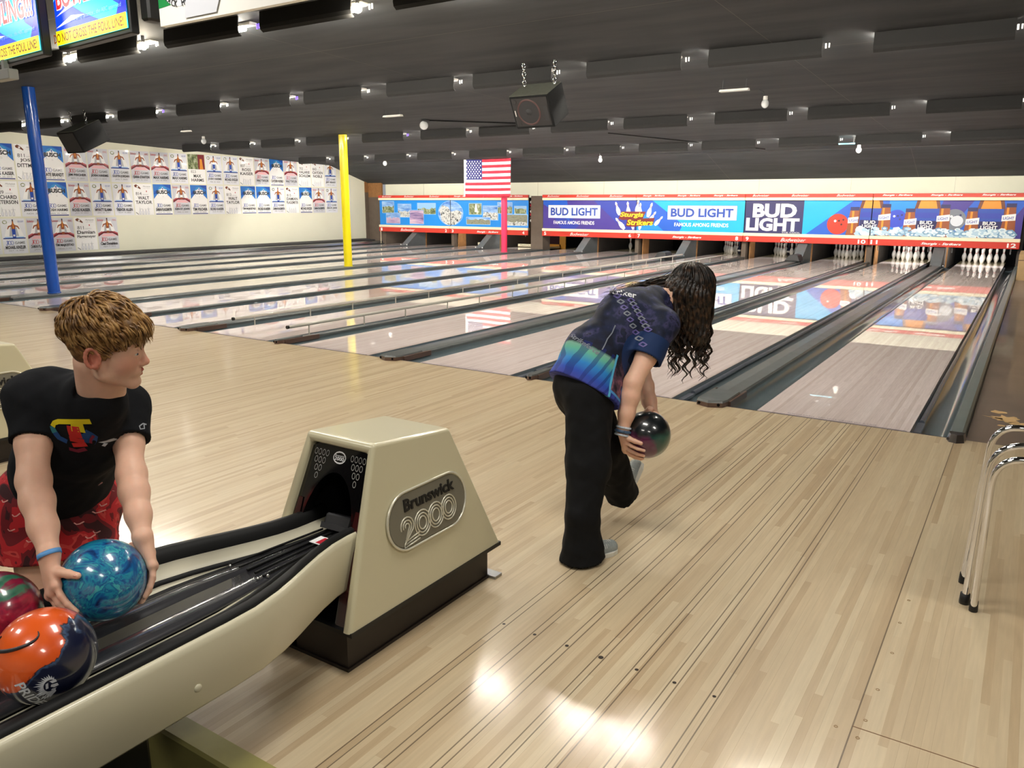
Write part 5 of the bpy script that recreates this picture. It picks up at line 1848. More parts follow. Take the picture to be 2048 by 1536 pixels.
    def loft(prof, s_, closed=False):
        vs, fs = [], []
        m2 = len(prof)
        for y in ys:
            k_ = k_of(y)
            for (s, z) in prof:
                # keep thin features thin: scale the reference only
                ref = 0.31
                vs.append((xc + s_ * (ref * k_ - (ref - s) * (0.55 + 0.45 * k_)) if s > 0.12 else xc + s_ * s * k_, y, z + lift(y)))
        for j in range(len(ys) - 1):
            for i in range(m2 - 1 + (1 if closed else 0)):
                i2 = (i + 1) % m2
                fs.append((j * m2 + i, j * m2 + i2, (j + 1) * m2 + i2, (j + 1) * m2 + i))
        if closed:
            fs += [tuple(range(m2)), tuple(reversed([(len(ys) - 1) * m2 + i for i in range(m2)]))]
        return MB().add(vs, fs, 0, True)
    for s_ in (1, -1):
        w_ = loft([(0.296, 0.275), (0.306, 0.272), (0.312, 0.28), (0.313, 0.44), (0.309, 0.455), (0.300, 0.462), (0.292, 0.458), (0.290, 0.44), (0.290, 0.28)], s_, True).build('side_wall', M['rack_cream'], root)
        recalc(w_)
        for by_ in (-4.83, -5.45):
            MB().sphere((xc + s_ * 0.313, by_, 0.335), 0.011, 0, 12, 8, 0.45, 1, 1).build('bolt_cap', M['rack_cream'], w_)
        recalc(loft([(0.291, 0.461), (0.284, 0.470), (0.262, 0.470), (0.246, 0.455), (0.236, 0.426), (0.236, 0.40), (0.288, 0.42)], s_, True).build('rubber_bumper', M['rubber'], root))
        recalc(loft([(0.238, 0.430), (0.205, 0.409), (0.172, 0.400), (0.172, 0.39), (0.236, 0.40)], s_, True).build('cream_track', M['strip_cream'], root))
        recalc(loft([(0.172, 0.401), (0.168, 0.409), (0.158, 0.409), (0.154, 0.398), (0.158, 0.385), (0.17, 0.385)], s_, True).build('thin_rubber', M['rubber'], root))
        recalc(loft([(0.156, 0.398), (0.125, 0.392), (0.121, 0.38), (0.156, 0.38)], s_, True).build('inner_track', M['strip_cream'], root))
    mb = loft([(0.119, 0.394), (0.11, 0.404), (0.0, 0.407)], 1)
    mb2 = loft([(0.119, 0.394), (0.11, 0.404), (0.0, 0.407)], -1)
    mb.add(mb2.v, mb2.f, 0, True)
    tr = mb.build('centre_tray', M['tray'], root)
    md = tr.modifiers.new('s', 'SOLIDIFY')
    md.thickness = 0.02
    md.offset = -1
    recalc(tr)
    mb = MB()
    for a in (-0.05, -0.025, 0.0, 0.025, 0.05):
        mb.tube([(xc + a * 1.5, -4.42, 0.408), (xc + a, -4.05, 0.402)], 0.004, 6)
    mb.build('tray_ribs', M['rubber'], tr)
    mb = MB()
    for a, y in ((-0.07, -4.43), (0.075, -4.44), (0.085, -4.41)):
        mb.sphere((xc + a, y, 0.408), 0.006, 0, 10, 6)
    mb.build('tray_screws', M['chrome'], tr)
    mb = MB().box(xc + 0.005, xc + 0.06, -4.165, -4.11, 0.4085, 0.4105, 0).box(xc + 0.03, xc + 0.052, -4.16, -4.115, 0.4105, 0.411, 1)
    mb.build('warning_sticker', [P['white'], P['pred']], tr)
    # underside pan and pedestals
    recalc(loft([(0.0, 0.30), (0.20, 0.30), (0.286, 0.33), (0.286, 0.29), (0.20, 0.27), (0.0, 0.27)], 1, True).build('under_pan', M['black'], root))
    recalc(loft([(0.0, 0.30), (0.20, 0.30), (0.286, 0.33), (0.286, 0.29), (0.20, 0.27), (0.0, 0.27)], -1, True).build('under_pan', M['black'], root))
    mb = MB().bbox(xc - 0.12, xc + 0.12, -5.18, -4.86, -0.2, 0.28, 0.012)
    mb.build('pedestal', M['black'], root)
    return root


ball_return(-0.347, 'cream ball return with black mouth and long rack of balls in the foreground', True)
ball_return(-3.667, 'second cream ball return behind the boy, cut by the left edge', False)


# ------------------------------------------------------------------ bowling balls
def marble(name, stops, scale, dist, rough=0.08, offset=(0, 0, 0)):
    m, nt, b = new_mat(name)
    N = NT(nt)
    g = N.n('TexCoord')
    mp = N.n('Mapping')
    mp.inputs['Location'].default_value = offset
    N.l(g.outputs['Object'], mp.inputs['Vector'])
    n1 = N.n('TexNoise')
    n1.inputs['Scale'].default_value = scale
    n1.inputs['Detail'].default_value = 6
    n1.inputs['Distortion'].default_value = dist
    N.l(mp.outputs[0], n1.inputs['Vector'])
    N.l(N.ramp(n1.outputs['Fac'], [(p_, rgb(*c)) for p_, c in stops]), b.inputs['Base Color'])
    b.inputs['Roughness'].default_value = 0.3
    b.inputs['Coat Weight'].default_value = 1.0
    b.inputs['Coat Roughness'].default_value = rough
    return m


def ball_mesh(parent, c, r, m_, name='shell'):
    mb = MB().sphere(c, r, 0, 48, 32)
    return mb.build(name, m_, parent)


def wrap(c, r, ax, up_, pts, lift=0.0008):
    """place flat points (in metres) on the ball around the point in direction ax"""
    ax = Vector(ax).normalized()
    up_ = (Vector(up_) - ax * Vector(up_).dot(ax)).normalized()
    rt = up_.cross(ax)
    out = []
    for a, b_ in pts:
        rr = math.hypot(a, b_)
        th = rr / r
        d = (rt * a + up_ * b_).normalized() if rr > 1e-9 else rt
        out.append(Vector(c) + (ax * math.cos(th) + d * math.sin(th)) * (r + lift))
    return out


def ball(name, lb, c, m_, extras=None, grp=None):
    root = thing(name, lb, 'bowling ball', c, grp)
    sh = ball_mesh(root, c, 0.1085, m_)
    if extras:
        extras(root, sh, c)
    return root


M['ball_teal'] = marble('ball_teal', [(0.30, (16, 34, 92)), (0.42, (20, 96, 160)), (0.50, (34, 150, 178)), (0.56, (18, 84, 150)), (0.62, (62, 180, 186)), (0.75, (20, 110, 160))], 13, 2.6, 0.1)
BB = (-0.366, -4.861, 0.556)
ball('bowling_ball', 'marbled turquoise bowling ball held in the boy\'s hands over the rack', BB, M['ball_teal'], None, 'bowling balls at the ball return')
M['ball_red'] = marble('ball_red_green', [(0.3, (20, 70, 60)), (0.44, (50, 120, 92)), (0.5, (120, 26, 60)), (0.58, (168, 24, 60)), (0.7, (84, 12, 36))], 7, 1.4, 0.1, (1.3, 0.2, 4.0))
ball('bowling_ball', 'crimson and green bowling ball on the rack at the left edge', (-0.497, -5.075, 0.513), M['ball_red'], None, 'bowling balls at the ball return')


def orange_mat():
    m, nt, b = new_mat('ball_orange_navy')
    N = NT(nt)
    g = N.n('NewGeometry')
    c = (-0.2, -5.10, 0.507)
    v = N.n('VectorMath', operation='SUBTRACT')
    N.l(g.outputs['Position'], v.inputs[0])
    v.inputs[1].default_value = c
    d = (-right * 0.62 + up * 0.62 - fwd * 0.35).normalized()
    dt = N.n('VectorMath', operation='DOT_PRODUCT')
    N.l(v.outputs[0], dt.inputs[0])
    dt.inputs[1].default_value = tuple(d)
    nz = N.n('TexNoise')
    nz.inputs['Scale'].default_value = 11
    nz.inputs['Detail'].default_value = 5
    nz.inputs['Distortion'].default_value = 1.0
    N.l(v.outputs[0], nz.inputs['Vector'])
    s_ = N.m('ADD', N.m('MULTIPLY', dt.outputs['Value'], 9.0), N.m('MULTIPLY', N.m('SUBTRACT', nz.outputs['Fac'], 0.5), 1.1))
    col = N.ramp(N.m('ADD', s_, 0.42), [(0.44, rgb(16, 22, 52)), (0.5, rgb(60, 84, 120)), (0.53, rgb(26, 18, 30)), (0.56, rgb(226, 84, 22)), (0.9, rgb(238, 96, 28))])
    N.l(col, b.inputs['Base Color'])
    b.inputs['Roughness'].default_value = 0.3
    b.inputs['Coat Weight'].default_value = 1.0
    b.inputs['Coat Roughness'].default_value = 0.08
    return m


def orange_extras(root, sh, c):
    r = 0.1085
    toward = -fwd
    white = P['paper2']
    # curved black stroke on the orange half
    ax = (toward * 0.78 - right * 0.22 + up * 0.62)
    arc = [(0.052 * math.cos(math.radians(a)), 0.028 * math.sin(math.radians(a)) + 0.012 * math.cos(math.radians(a))) for a in range(150, 400, 12)]
    pts = wrap(c, r, ax, up, arc, 0.0006)
    n = len(pts)
    mb = MB()
    mb.tube(pts, [0.001 + 0.0035 * math.sin(math.pi * min(1, (i + 1) / n)) for i in range(n)], 6)
    mb.build('black_stroke', P['ink'], sh)
    # lettering running down the lower right
    ax = toward * 0.80 + right * 0.14 - up * 0.55
    vs, fs, x0, x1, y0, y1 = text_geo('PRIDE', 0.02)
    uu = (-right * 0.92 + up * 0.35)
    pp = [((a - x0) / (x1 - x0) * 0.085 - 0.04, (b_ - y0) / (y1 - y0) * 0.024 - 0.012) for a, b_, _ in vs]
    up2 = (right * 0.93 + up * 0.36)
    mb = MB().add(wrap(c, r, ax, up2, pp, 0.0008), fs)
    mb.build('ball_lettering', white, sh)
    # shaggy maned emblem beside the lettering
    ax = toward * 0.74 + right * 0.52 - up * 0.36
    rg = random.Random(11)
    mb = MB()
    # wind swept mane: uneven tapering tufts, a bare muzzle and brow shapes
    for i in range(22):
        t = i / 21
        a = math.radians(60 + 250 * t)
        bx_, by_ = 0.013 * math.cos(a), 0.016 * math.sin(a)
        ln_ = rg.uniform(0.010, 0.022)
        dx_, dy_ = math.cos(a) * 0.7 - 0.35, math.sin(a) - 0.35
        q = [(bx_ - dy_ * 0.0022, by_ + dx_ * 0.0022), (bx_ + dx_ * ln_ * 0.6 - dy_ * 0.003, by_ + dy_ * ln_ * 0.6 + dx_ * 0.001), (bx_ + dx_ * ln_, by_ + dy_ * ln_), (bx_ + dy_ * 0.0022, by_ - dx_ * 0.0022)]
        mb.poly(wrap(c, r, ax, up, q, 0.0008))
    for q in ([(-0.002, 0.012), (0.010, 0.015), (0.013, 0.008), (0.004, 0.006)], [(0.002, 0.003), (0.014, 0.004), (0.017, -0.003), (0.008, -0.006), (0.001, -0.003)], [(0.004, -0.009), (0.013, -0.008), (0.009, -0.014), (0.002, -0.013)], [(-0.009, 0.006), (-0.004, 0.009), (-0.003, -0.006), (-0.008, -0.008)]):
        mb.poly(wrap(c, r, ax, up, q, 0.0008))
    mb.build('ball_emblem', white, sh)
    mb = MB()
    for a, b_ in ((0.0, 0.0),):
        pass


ball('bowling_ball', 'orange and navy bowling ball with white lettering, nearest on the rack', (-0.2, -5.10, 0.513), orange_mat(), orange_extras, 'bowling balls at the ball return')


def girl_ball_mat():
    m, nt, b = new_mat('ball_dark_green')
    N = NT(nt)
    g = N.n('NewGeometry')
    v = N.n('VectorMath', operation='SUBTRACT')
    N.l(g.outputs['Position'], v.inputs[0])
    v.inputs[1].default_value = (0.23, -2.64, 0.51)
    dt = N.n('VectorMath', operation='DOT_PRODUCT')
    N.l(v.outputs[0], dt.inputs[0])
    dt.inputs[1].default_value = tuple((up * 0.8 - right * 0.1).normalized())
    d2 = N.n('VectorMath', operation='DOT_PRODUCT')
    N.l(v.outputs[0], d2.inputs[0])
    d2.inputs[1].default_value = tuple((right * 0.9 + up * 0.3).normalized())
    nz = N.n('TexNoise')
    nz.inputs['Scale'].default_value = 9
    nz.inputs['Detail'].default_value = 3
    N.l(v.outputs[0], nz.inputs['Vector'])
    nn = N.m('MULTIPLY', N.m('SUBTRACT', nz.outputs['Fac'], 0.5), 0.8)
    lowc = N.ramp(N.m('ADD', N.m('MULTIPLY', d2.outputs['Value'], 5.0), N.m('ADD', nn, 0.5)), [(0.42, rgb(88, 26, 66)), (0.55, rgb(26, 66, 62)), (0.8, rgb(24, 78, 66))])
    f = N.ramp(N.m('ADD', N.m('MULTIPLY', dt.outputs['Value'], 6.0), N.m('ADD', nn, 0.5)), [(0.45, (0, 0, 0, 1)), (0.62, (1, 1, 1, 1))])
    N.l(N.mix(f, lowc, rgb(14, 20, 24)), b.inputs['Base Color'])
    b.inputs['Roughness'].default_value = 0.3
    b.inputs['Coat Weight'].default_value = 1.0
    b.inputs['Coat Roughness'].default_value = 0.06
    return m


GB = (0.234, -2.645, 0.508)
ball('bowling_ball', 'dark green and purple bowling ball in the bending girl\'s hands', GB, girl_ball_mat(), None, 'bowling balls in play')

# ------------------------------------------------------------------ sculpting with blended solids
def V3(p_):
    return np.array(p_, float)


class Sculpt:
    """blended round cones and ellipsoids turned into one continuous surface"""
    def __init__(s):
        s.pr = []

    def cone(s, a, b_, ra, rb, k=0.02, c=None, sub=False):
        a, b_ = V3(a), V3(b_)
        s.pr.append(('c', a, b_, ra, rb, k, c, sub, (a + b_) / 2, np.linalg.norm(b_ - a) / 2 + max(ra, rb)))
        return s

    def chain(s, pts, rs, k=0.02, c=None):
        for i in range(len(pts) - 1):
            s.cone(pts[i], pts[i + 1], rs[i], rs[i + 1], k, c)
        return s

    def ell(s, ctr, rad, R=None, k=0.02, c=None, sub=False):
        ctr, rad = V3(ctr), V3(rad)
        s.pr.append(('e', ctr, rad, R, None, k, c, sub, ctr, rad.max()))
        return s

    def dist(s, P_, want=False):
        n = len(P_)
        d = np.full(n, 0.5)
        who = np.zeros(n, int)
        best = np.full(n, 9.0)
        for i, pr in enumerate(s.pr):
            ctr, br, k, sub = pr[8], pr[9], pr[5], pr[7]
            q = P_ - ctr
            near = np.sqrt((q * q).sum(1)) - br
            if sub:
                m_ = near < k + 0.02
            else:
                m_ = near < np.minimum(d + k, 0.5)
            if not m_.any():
                continue
            X = P_[m_]
            if pr[0] == 'c':
                a, b_, ra, rb = pr[1:5]
                ba = b_ - a
                L2 = ba @ ba
                pa = X - a
                t = np.clip((pa @ ba) / max(L2, 1e-12), 0, 1)
                di = np.sqrt(((pa - t[:, None] * ba) ** 2).sum(1)) - (ra + (rb - ra) * t)
            else:
                rad, R = pr[2], pr[3]
                q = X - ctr
                if R is not None:
                    q = q @ R.T
                k0 = np.sqrt(((q / rad) ** 2).sum(1))
                k1 = np.sqrt(((q / rad ** 2) ** 2).sum(1))
                di = np.where(k1 > 1e-9, k0 * (k0 - 1) / np.maximum(k1, 1e-9), -rad.min())
            dm = d[m_]
            if sub:
                h = np.clip(0.5 - 0.5 * (dm + di) / k, 0, 1)
                d[m_] = dm * (1 - h) - di * h + k * h * (1 - h)
            else:
                h = np.clip(0.5 + 0.5 * (dm - di) / k, 0, 1)
                d[m_] = dm * (1 - h) + di * h - k * h * (1 - h)
                if pr[6] is not None:
                    bm = best[m_]
                    wm = who[m_]
                    cl = di < bm
                    wm[cl] = i
                    bm[cl] = di[cl]
                    who[m_] = wm
                    best[m_] = bm
        return (d, who) if want else d

    def bounds(s):
        lo = np.min([pr[8] - pr[9] for pr in s.pr if not pr[7]], axis=0) - 0.03
        hi = np.max([pr[8] + pr[9] for pr in s.pr if not pr[7]], axis=0) + 0.03
        return lo, hi

    def mesh(s, h, extra=None):
        """extra(P, d) -> d lets a garment be cut, wrinkled or thinned"""
        f = (lambda X: extra(X, s.dist(X))) if extra else s.dist
        lo, hi = s.bounds()
        B = 8
        nb = np.ceil((hi - lo) / (h * B)).astype(int)
        I = np.stack(np.meshgrid(*[np.arange(n) for n in nb], indexing='ij'), -1).reshape(-1, 3)
        cen = lo + (I + 0.5) * h * B
        dc = f(cen)
        I = I[np.abs(dc) < h * B * 0.87 * 1.35 + 0.004]
        g = np.stack(np.meshgrid(*[np.arange(B + 1)] * 3, indexing='ij'), -1).reshape(-1, 3)
        cellv, cellk = [], []
        ex = []
        NX = nb * B + 2
        def key(c):
            return (c[..., 0] * NX[1] + c[..., 1]) * NX[2] + c[..., 2]
        for c0 in range(0, len(I), 400):
            Ib = I[c0:c0 + 400]
            gi = Ib[:, None, :] * B + g[None]
            D = f((lo + gi.reshape(-1, 3) * h)).reshape(len(Ib), B + 1, B + 1, B + 1)
            G = gi.reshape(len(Ib), B + 1, B + 1, B + 1, 3)
            sg = D < 0
            cs = [(a, b_, c) for a in (0, 1) for b_ in (0, 1) for c in (0, 1)]
            cnt = sum(sg[:, a:a + B, b_:b_ + B, c:c + B].astype(int) for a, b_, c in cs)
            act = (cnt > 0) & (cnt < 8)
            idx = np.argwhere(act)
            if not len(idx):
                continue
            bi, x_, y_, z_ = idx.T
            base = G[bi, x_, y_, z_]
            dv = {c: D[bi, x_ + c[0], y_ + c[1], z_ + c[2]] for c in cs}
            acc = np.zeros((len(idx), 3))
            num = np.zeros(len(idx))
            for a in cs:
                for ax in range(3):
                    if a[ax] == 0:
                        b_ = list(a)
                        b_[ax] = 1
                        b_ = tuple(b_)
                        da, db = dv[a], dv[b_]
                        cr = (da < 0) != (db < 0)
                        t = np.where(cr, da / np.where(np.abs(da - db) < 1e-12, 1, da - db), 0)
                        p_ = np.array(a, float)[None] + np.zeros((len(idx), 3))
                        p_[:, ax] += t
                        acc += p_ * cr[:, None]
                        num += cr
            cellv.append(lo + (base + acc / num[:, None]) * h)
            cellk.append(key(base))
            for ax in range(3):
                o = [0, 0, 0]
                o[ax] = 1
                da, db = dv[(0, 0, 0)], dv[tuple(o)]
                cr = (da < 0) != (db < 0)
                ex.append((ax, base[cr], (da < 0)[cr]))
        Vv = np.concatenate(cellv)
        K = np.concatenate(cellk)
        od = np.argsort(K)
        Ks = K[od]
        quads = []
        for ax, bs, sgn in ex:
            if not len(bs):
                continue
            u, v = [(1, 2), (2, 0), (0, 1)][ax]
            du = np.zeros(3, int); du[u] = 1
            dv_ = np.zeros(3, int); dv_[v] = 1
            ids = []
            ok = np.ones(len(bs), bool)
            for off in (0 * du, -du, -du - dv_, -dv_):
                kk = key(bs + off)
                j = np.clip(np.searchsorted(Ks, kk), 0, len(Ks) - 1)
                ok &= Ks[j] == kk
                ids.append(od[j])
            q = np.stack(ids, 1)
            q[~sgn] = q[~sgn][:, ::-1]
            quads.append(q[ok])
        Q = np.concatenate(quads)
        # duplicates from shared block borders do not occur: every cell belongs to one block
        for _ in range(1):
            e = h * 0.5
            g_ = np.stack([f(Vv + np.eye(3)[a] * e) - f(Vv - np.eye(3)[a] * e) for a in range(3)], 1) / (2 * e)
            ln = np.linalg.norm(g_, axis=1, keepdims=True)
            step = np.clip(f(Vv), -h, h)[:, None] * g_ / np.maximum(ln, 0.3) ** 2
            Vv = Vv - step
        return Vv, Q

    def colors(s, Vv, default):
        d, who = s.dist(Vv, True)
        C = np.array([rgb(*(pr[6] or default)) for pr in s.pr])
        return C[who]


def np_mesh(name, Vv, Q, m_, parent, cols=None):
    me = bpy.data.meshes.new(name)
    me.vertices.add(len(Vv))
    me.vertices.foreach_set('co', Vv.astype(np.float32).ravel())
    me.loops.add(len(Q) * 4)
    me.loops.foreach_set('vertex_index', Q.astype(np.int32).ravel())
    me.polygons.add(len(Q))
    me.polygons.foreach_set('loop_start', (np.arange(len(Q)) * 4).astype(np.int32))
    me.polygons.foreach_set('loop_total', np.full(len(Q), 4, np.int32))
    me.update(calc_edges=True)
    me.validate()
    me.polygons.foreach_set('use_smooth', np.ones(len(me.polygons), bool))
    me.materials.append(m_)
    if cols is not None and len(me.vertices) == len(cols):
        at_ = me.color_attributes.new('Col', 'FLOAT_COLOR', 'POINT')
        at_.data.foreach_set('color', cols.astype(np.float32).ravel())
    o = bpy.data.objects.new(name, me)
    COL.objects.link(o)
    if parent is not None:
        o.parent = parent
        o.matrix_parent_inverse = Matrix.Translation(-parent.location)
    return o


def skin_mat(name):
    m, nt, b = new_mat(name)
    N = NT(nt)
    vc = N.n('VertexColor', layer_name='Col')
    tc = N.n('TexCoord')
    nz = N.n('TexNoise')
    nz.inputs['Scale'].default_value = 60
    nz.inputs['Detail'].default_value = 6
    N.l(tc.outputs['Object'], nz.inputs['Vector'])
    mr = N.n('MapRange')
    mr.inputs['To Min'].default_value = 0.93
    mr.inputs['To Max'].default_value = 1.06
    N.l(nz.outputs['Fac'], mr.inputs['Value'])
    N.l(N.mix(1.0, vc.outputs['Color'], mr.outputs[0], 'MULTIPLY'), b.inputs['Base Color'])
    bp = N.n('Bump')
    bp.inputs['Strength'].default_value = 0.08
    bp.inputs['Distance'].default_value = 0.004
    N.l(nz.outputs['Fac'], bp.inputs['Height'])
    N.l(bp.outputs['Normal'], b.inputs['Normal'])
    b.inputs['Roughness'].default_value = 0.5
    b.inputs['Subsurface Weight'].default_value = 0.25
    b.inputs['Subsurface Radius'].default_value = (1.0, 0.4, 0.25)
    b.inputs['Subsurface Scale'].default_value = 0.008
    return m


def paint(Vv, cols, ctr, rad, c, soft=0.5):
    """tint the skin inside a soft sphere (lips, flush of an ear or cheek)"""
    d = np.linalg.norm(Vv - V3(ctr), axis=1) / rad
    w = np.clip((1 - d) / soft, 0, 1)[:, None]
    cols[:] = cols * (1 - w) + np.array(rgb(*c)) * w


def frame(xf, zu):
    """orthonormal rows: x forward, y = z cross x, z up"""
    x_ = V3(xf) / np.linalg.norm(V3(xf))
    z_ = V3(zu) - x_ * (V3(zu) @ x_)
    z_ /= np.linalg.norm(z_)
    return np.stack([x_, np.cross(z_, x_), z_])


SKIN = (238, 190, 164)
SKIN_L = (238, 194, 170)
RED = (216, 136, 114)


def head(S_, O, Fm, sc, skin):
    """O: centre between the ears; rows of Fm: forward, left, up"""
    def L(x_, y_, z_):
        return V3(O) + (np.array([x_, y_, z_]) * sc) @ Fm
    def E(x_, y_, z_, a, b_, c, k=0.015, sub=False, R=None, col=skin):
        Rm = Fm if R is None else R @ Fm
        S_.ell(L(x_, y_, z_), np.array([a, b_, c]) * sc, Rm, k * sc, col, sub)
    def Cn(p_, q, ra, rb, k=0.01, col=skin, sub=False):
        S_.cone(L(*p_), L(*q), ra * sc, rb * sc, k * sc, col, sub)
    E(-0.010, 0, 0.046, 0.094, 0.074, 0.088)
    E(0.040, 0, 0.052, 0.050, 0.058, 0.052, 0.03)
    E(0.040, 0, -0.012, 0.050, 0.054, 0.060, 0.03)
    E(0.030, 0, -0.058, 0.052, 0.043, 0.036, 0.03)
    for s_ in (-1, 1):
        Cn((-0.002, s_ * 0.055, -0.03), (0.012, s_ * 0.05, -0.062), 0.016, 0.016, 0.02)
        Cn((0.012, s_ * 0.05, -0.062), (0.078, s_ * 0.012, -0.096), 0.017, 0.015, 0.02)
        E(0.058, s_ * 0.034, -0.022, 0.028, 0.024, 0.030, 0.04)
        Cn((0.088, s_ * 0.006, 0.030), (0.074, s_ * 0.044, 0.028), 0.009, 0.009, 0.015)
        E(0.106, s_ * 0.031, 0.010, 0.014, 0.015, 0.009, 0.012, True)
        E(0.1015, s_ * 0.0095, -0.030, 0.010, 0.0085, 0.0075, 0.006)
    E(0.082, 0, -0.094, 0.018, 0.020, 0.016, 0.02)
    Cn((0.086, 0, 0.024), (0.108, 0, -0.018), 0.0085, 0.0095, 0.012)
    E(0.1095, 0, -0.0235, 0.012, 0.0105, 0.010, 0.008)
    # mouth
    E(0.083, 0, -0.057, 0.020, 0.026, 0.020, 0.015)
    for s_ in (-1, 1):
        Cn((0.1015, 0, -0.0515), (0.0925, s_ * 0.018, -0.0560), 0.0052, 0.003, 0.004, (196, 110, 98))
        Cn((0.0985, 0, -0.0630), (0.0915, s_ * 0.015, -0.0600), 0.0062, 0.003, 0.004, (200, 116, 104))
    Cn((0.1065, -0.02, -0.0572), (0.1065, 0.02, -0.0572), 0.0022, 0.0022, 0.003, None, True)
    for s_ in (-1, 1):
        Cn((0.112, s_ * 0.0055, -0.038), (0.106, s_ * 0.0055, -0.031), 0.0026, 0.0026, 0.002, None, True)
    for s_ in (-1, 1):
        for zz, dz in ((0.0165, 0.003), (0.0035, -0.002)):
            Cn((0.0885, s_ * 0.0185, 0.010 + (zz - 0.010) * 0.4), (0.0925, s_ * 0.030, zz + dz * 0.4), 0.0034, 0.0038, 0.003)
            Cn((0.0925, s_ * 0.030, zz + dz * 0.4), (0.0835, s_ * 0.0435, 0.0095 + (zz - 0.010) * 0.3), 0.0038, 0.0032, 0.003)
    # ears
    for s_ in (-1, 1):
        ring = []
        for t in range(13):
            a = math.radians(-50 + 300 * t / 12)
            ring.append((-0.012 - 0.017 * math.cos(a) * -1 if False else -0.012 + 0.017 * math.cos(a) - 0.004 * math.sin(a), s_ * (0.079 + 0.010 * (0.5 - 0.5 * math.cos(a)) + 0.002), -0.002 + 0.030 * math.sin(a)))
        for i in range(12):
            Cn(ring[i], ring[i + 1], 0.0048, 0.0048, 0.004, RED)
        E(-0.010, s_ * 0.078, -0.003, 0.015, 0.005, 0.026, 0.006, False, None, RED)
        E(-0.004, s_ * 0.080, -0.030, 0.008, 0.006, 0.009, 0.006, False, None, RED)
        E(-0.005, s_ * 0.085, -0.002, 0.008, 0.006, 0.012, 0.004, True)
    return L


def eyes(O, L, Fm, sc, parent, s_list=(-1, 1), iris=(92, 110, 120)):
    for s_ in s_list:
        c = L(0.0815, s_ * 0.0305, 0.010)
        mb = MB().sphere(tuple(c), 0.0120 * sc, 0, 18, 12)
        mb.build('eye', mat('eye_white', (228, 220, 214), 0.15, coat=1.0), parent)
        d = Vector(Fm[0])
        p_ = Vector(c) + d * 0.0086 * sc
        MB().sphere(tuple(p_), 0.0052 * sc, 0, 14, 8).build('iris', mat('iris', iris, 0.15, coat=1.0), parent)
        MB().sphere(tuple(Vector(c) + d * 0.0121 * sc), 0.0024 * sc, 0, 10, 6).build('pupil', M['flat_black'], parent)


def hand(S_, wrist, palm_c, palm_n, knuck, fingers, thumb, skin, r=0.0082, tips=None):
    """palm as blended cones from wrist to each knuckle, then five separate finger chains"""
    for kx in knuck:
        S_.cone(wrist, kx, 0.021, 0.0125, 0.012, skin)
    for i in range(len(knuck) - 1):
        S_.cone(knuck[i], knuck[i + 1], 0.0125, 0.0125, 0.008, skin)
    for kx, f in zip(knuck, fingers):
        pts = [kx] + list(f)
        rr = [r * 1.12, r * 1.02, r * 0.95, r * 0.8][:len(pts)]
        for i in range(len(pts) - 1):
            S_.cone(pts[i], pts[i + 1], rr[i], rr[i + 1], 0.0035, skin)
    pts = thumb
    rr = [0.0175, 0.0125, 0.0105, 0.0088][:len(pts)]
    for i in range(len(pts) - 1):
        S_.cone(pts[i], pts[i + 1], rr[i], rr[i + 1], 0.006, skin)


def on_ball(c, d, off, r=0.1085):
    """point lying on a ball in direction d, lifted by off"""
    d = V3(d) / np.linalg.norm(V3(d))
    return V3(c) + d * (r + off)


def arc_on_ball(c, d0, d1, n, off, r=0.1085):
    d0 = V3(d0) / np.linalg.norm(V3(d0)); d1 = V3(d1) / np.linalg.norm(V3(d1))
    out = []
    w = math.acos(max(-1, min(1, float(d0 @ d1))))
    for i in range(n):
        t = i / (n - 1)
        d = (math.sin((1 - t) * w) * d0 + math.sin(t * w) * d1) / math.sin(w)
        out.append(V3(c) + d * (r + (off[i] if isinstance(off, (list, tuple)) else off)))
    return out


def ribbon(mb, pts, w0, w1, nrm, mi=0):
    """thin tapering lock: closed strip with a raised middle"""
    n = len(pts)
    vs = []
    for i, p_ in enumerate(pts):
        t = i / (n - 1)
        T = V3(pts[min(i + 1, n - 1)]) - V3(pts[max(i - 1, 0)])
        T /= np.linalg.norm(T) + 1e-9
        nn = nrm[i] if isinstance(nrm, list) else nrm
        s_ = np.cross(T, nn)
        s_ /= np.linalg.norm(s_) + 1e-9
        w = (w0 * min(1, 0.45 + t * 3)) * (1 - t) ** 0.6 + w1 * t
        up_ = np.cross(s_, T)
        vs += [tuple(V3(p_) - s_ * w), tuple(V3(p_) + up_ * w * 0.55), tuple(V3(p_) + s_ * w), tuple(V3(p_) - up_ * w * 0.35)]
    fs = []
    for i in range(n - 1):
        for k_ in range(4):
            k2 = (k_ + 1) % 4
            fs.append((i * 4 + k_, i * 4 + k2, (i + 1) * 4 + k2, (i + 1) * 4 + k_))
    mb.add(vs, fs, mi, True)


def hair_mat(name, c0, c1, c2):
    m, nt, b = new_mat(name)
    N = NT(nt)
    tc = N.n('TexCoord')
    nz = N.n('TexNoise')
    nz.inputs['Scale'].default_value = 45
    nz.inputs['Detail'].default_value = 4
    N.l(tc.outputs['Object'], nz.inputs['Vector'])
    N.l(N.ramp(nz.outputs['Fac'], [(0.35, rgb(*c0)), (0.5, rgb(*c1)), (0.66, rgb(*c2))]), b.inputs['Base Color'])
    b.inputs['Roughness'].default_value = 0.38
    b.inputs['Specular IOR Level'].default_value = 0.45
    return m


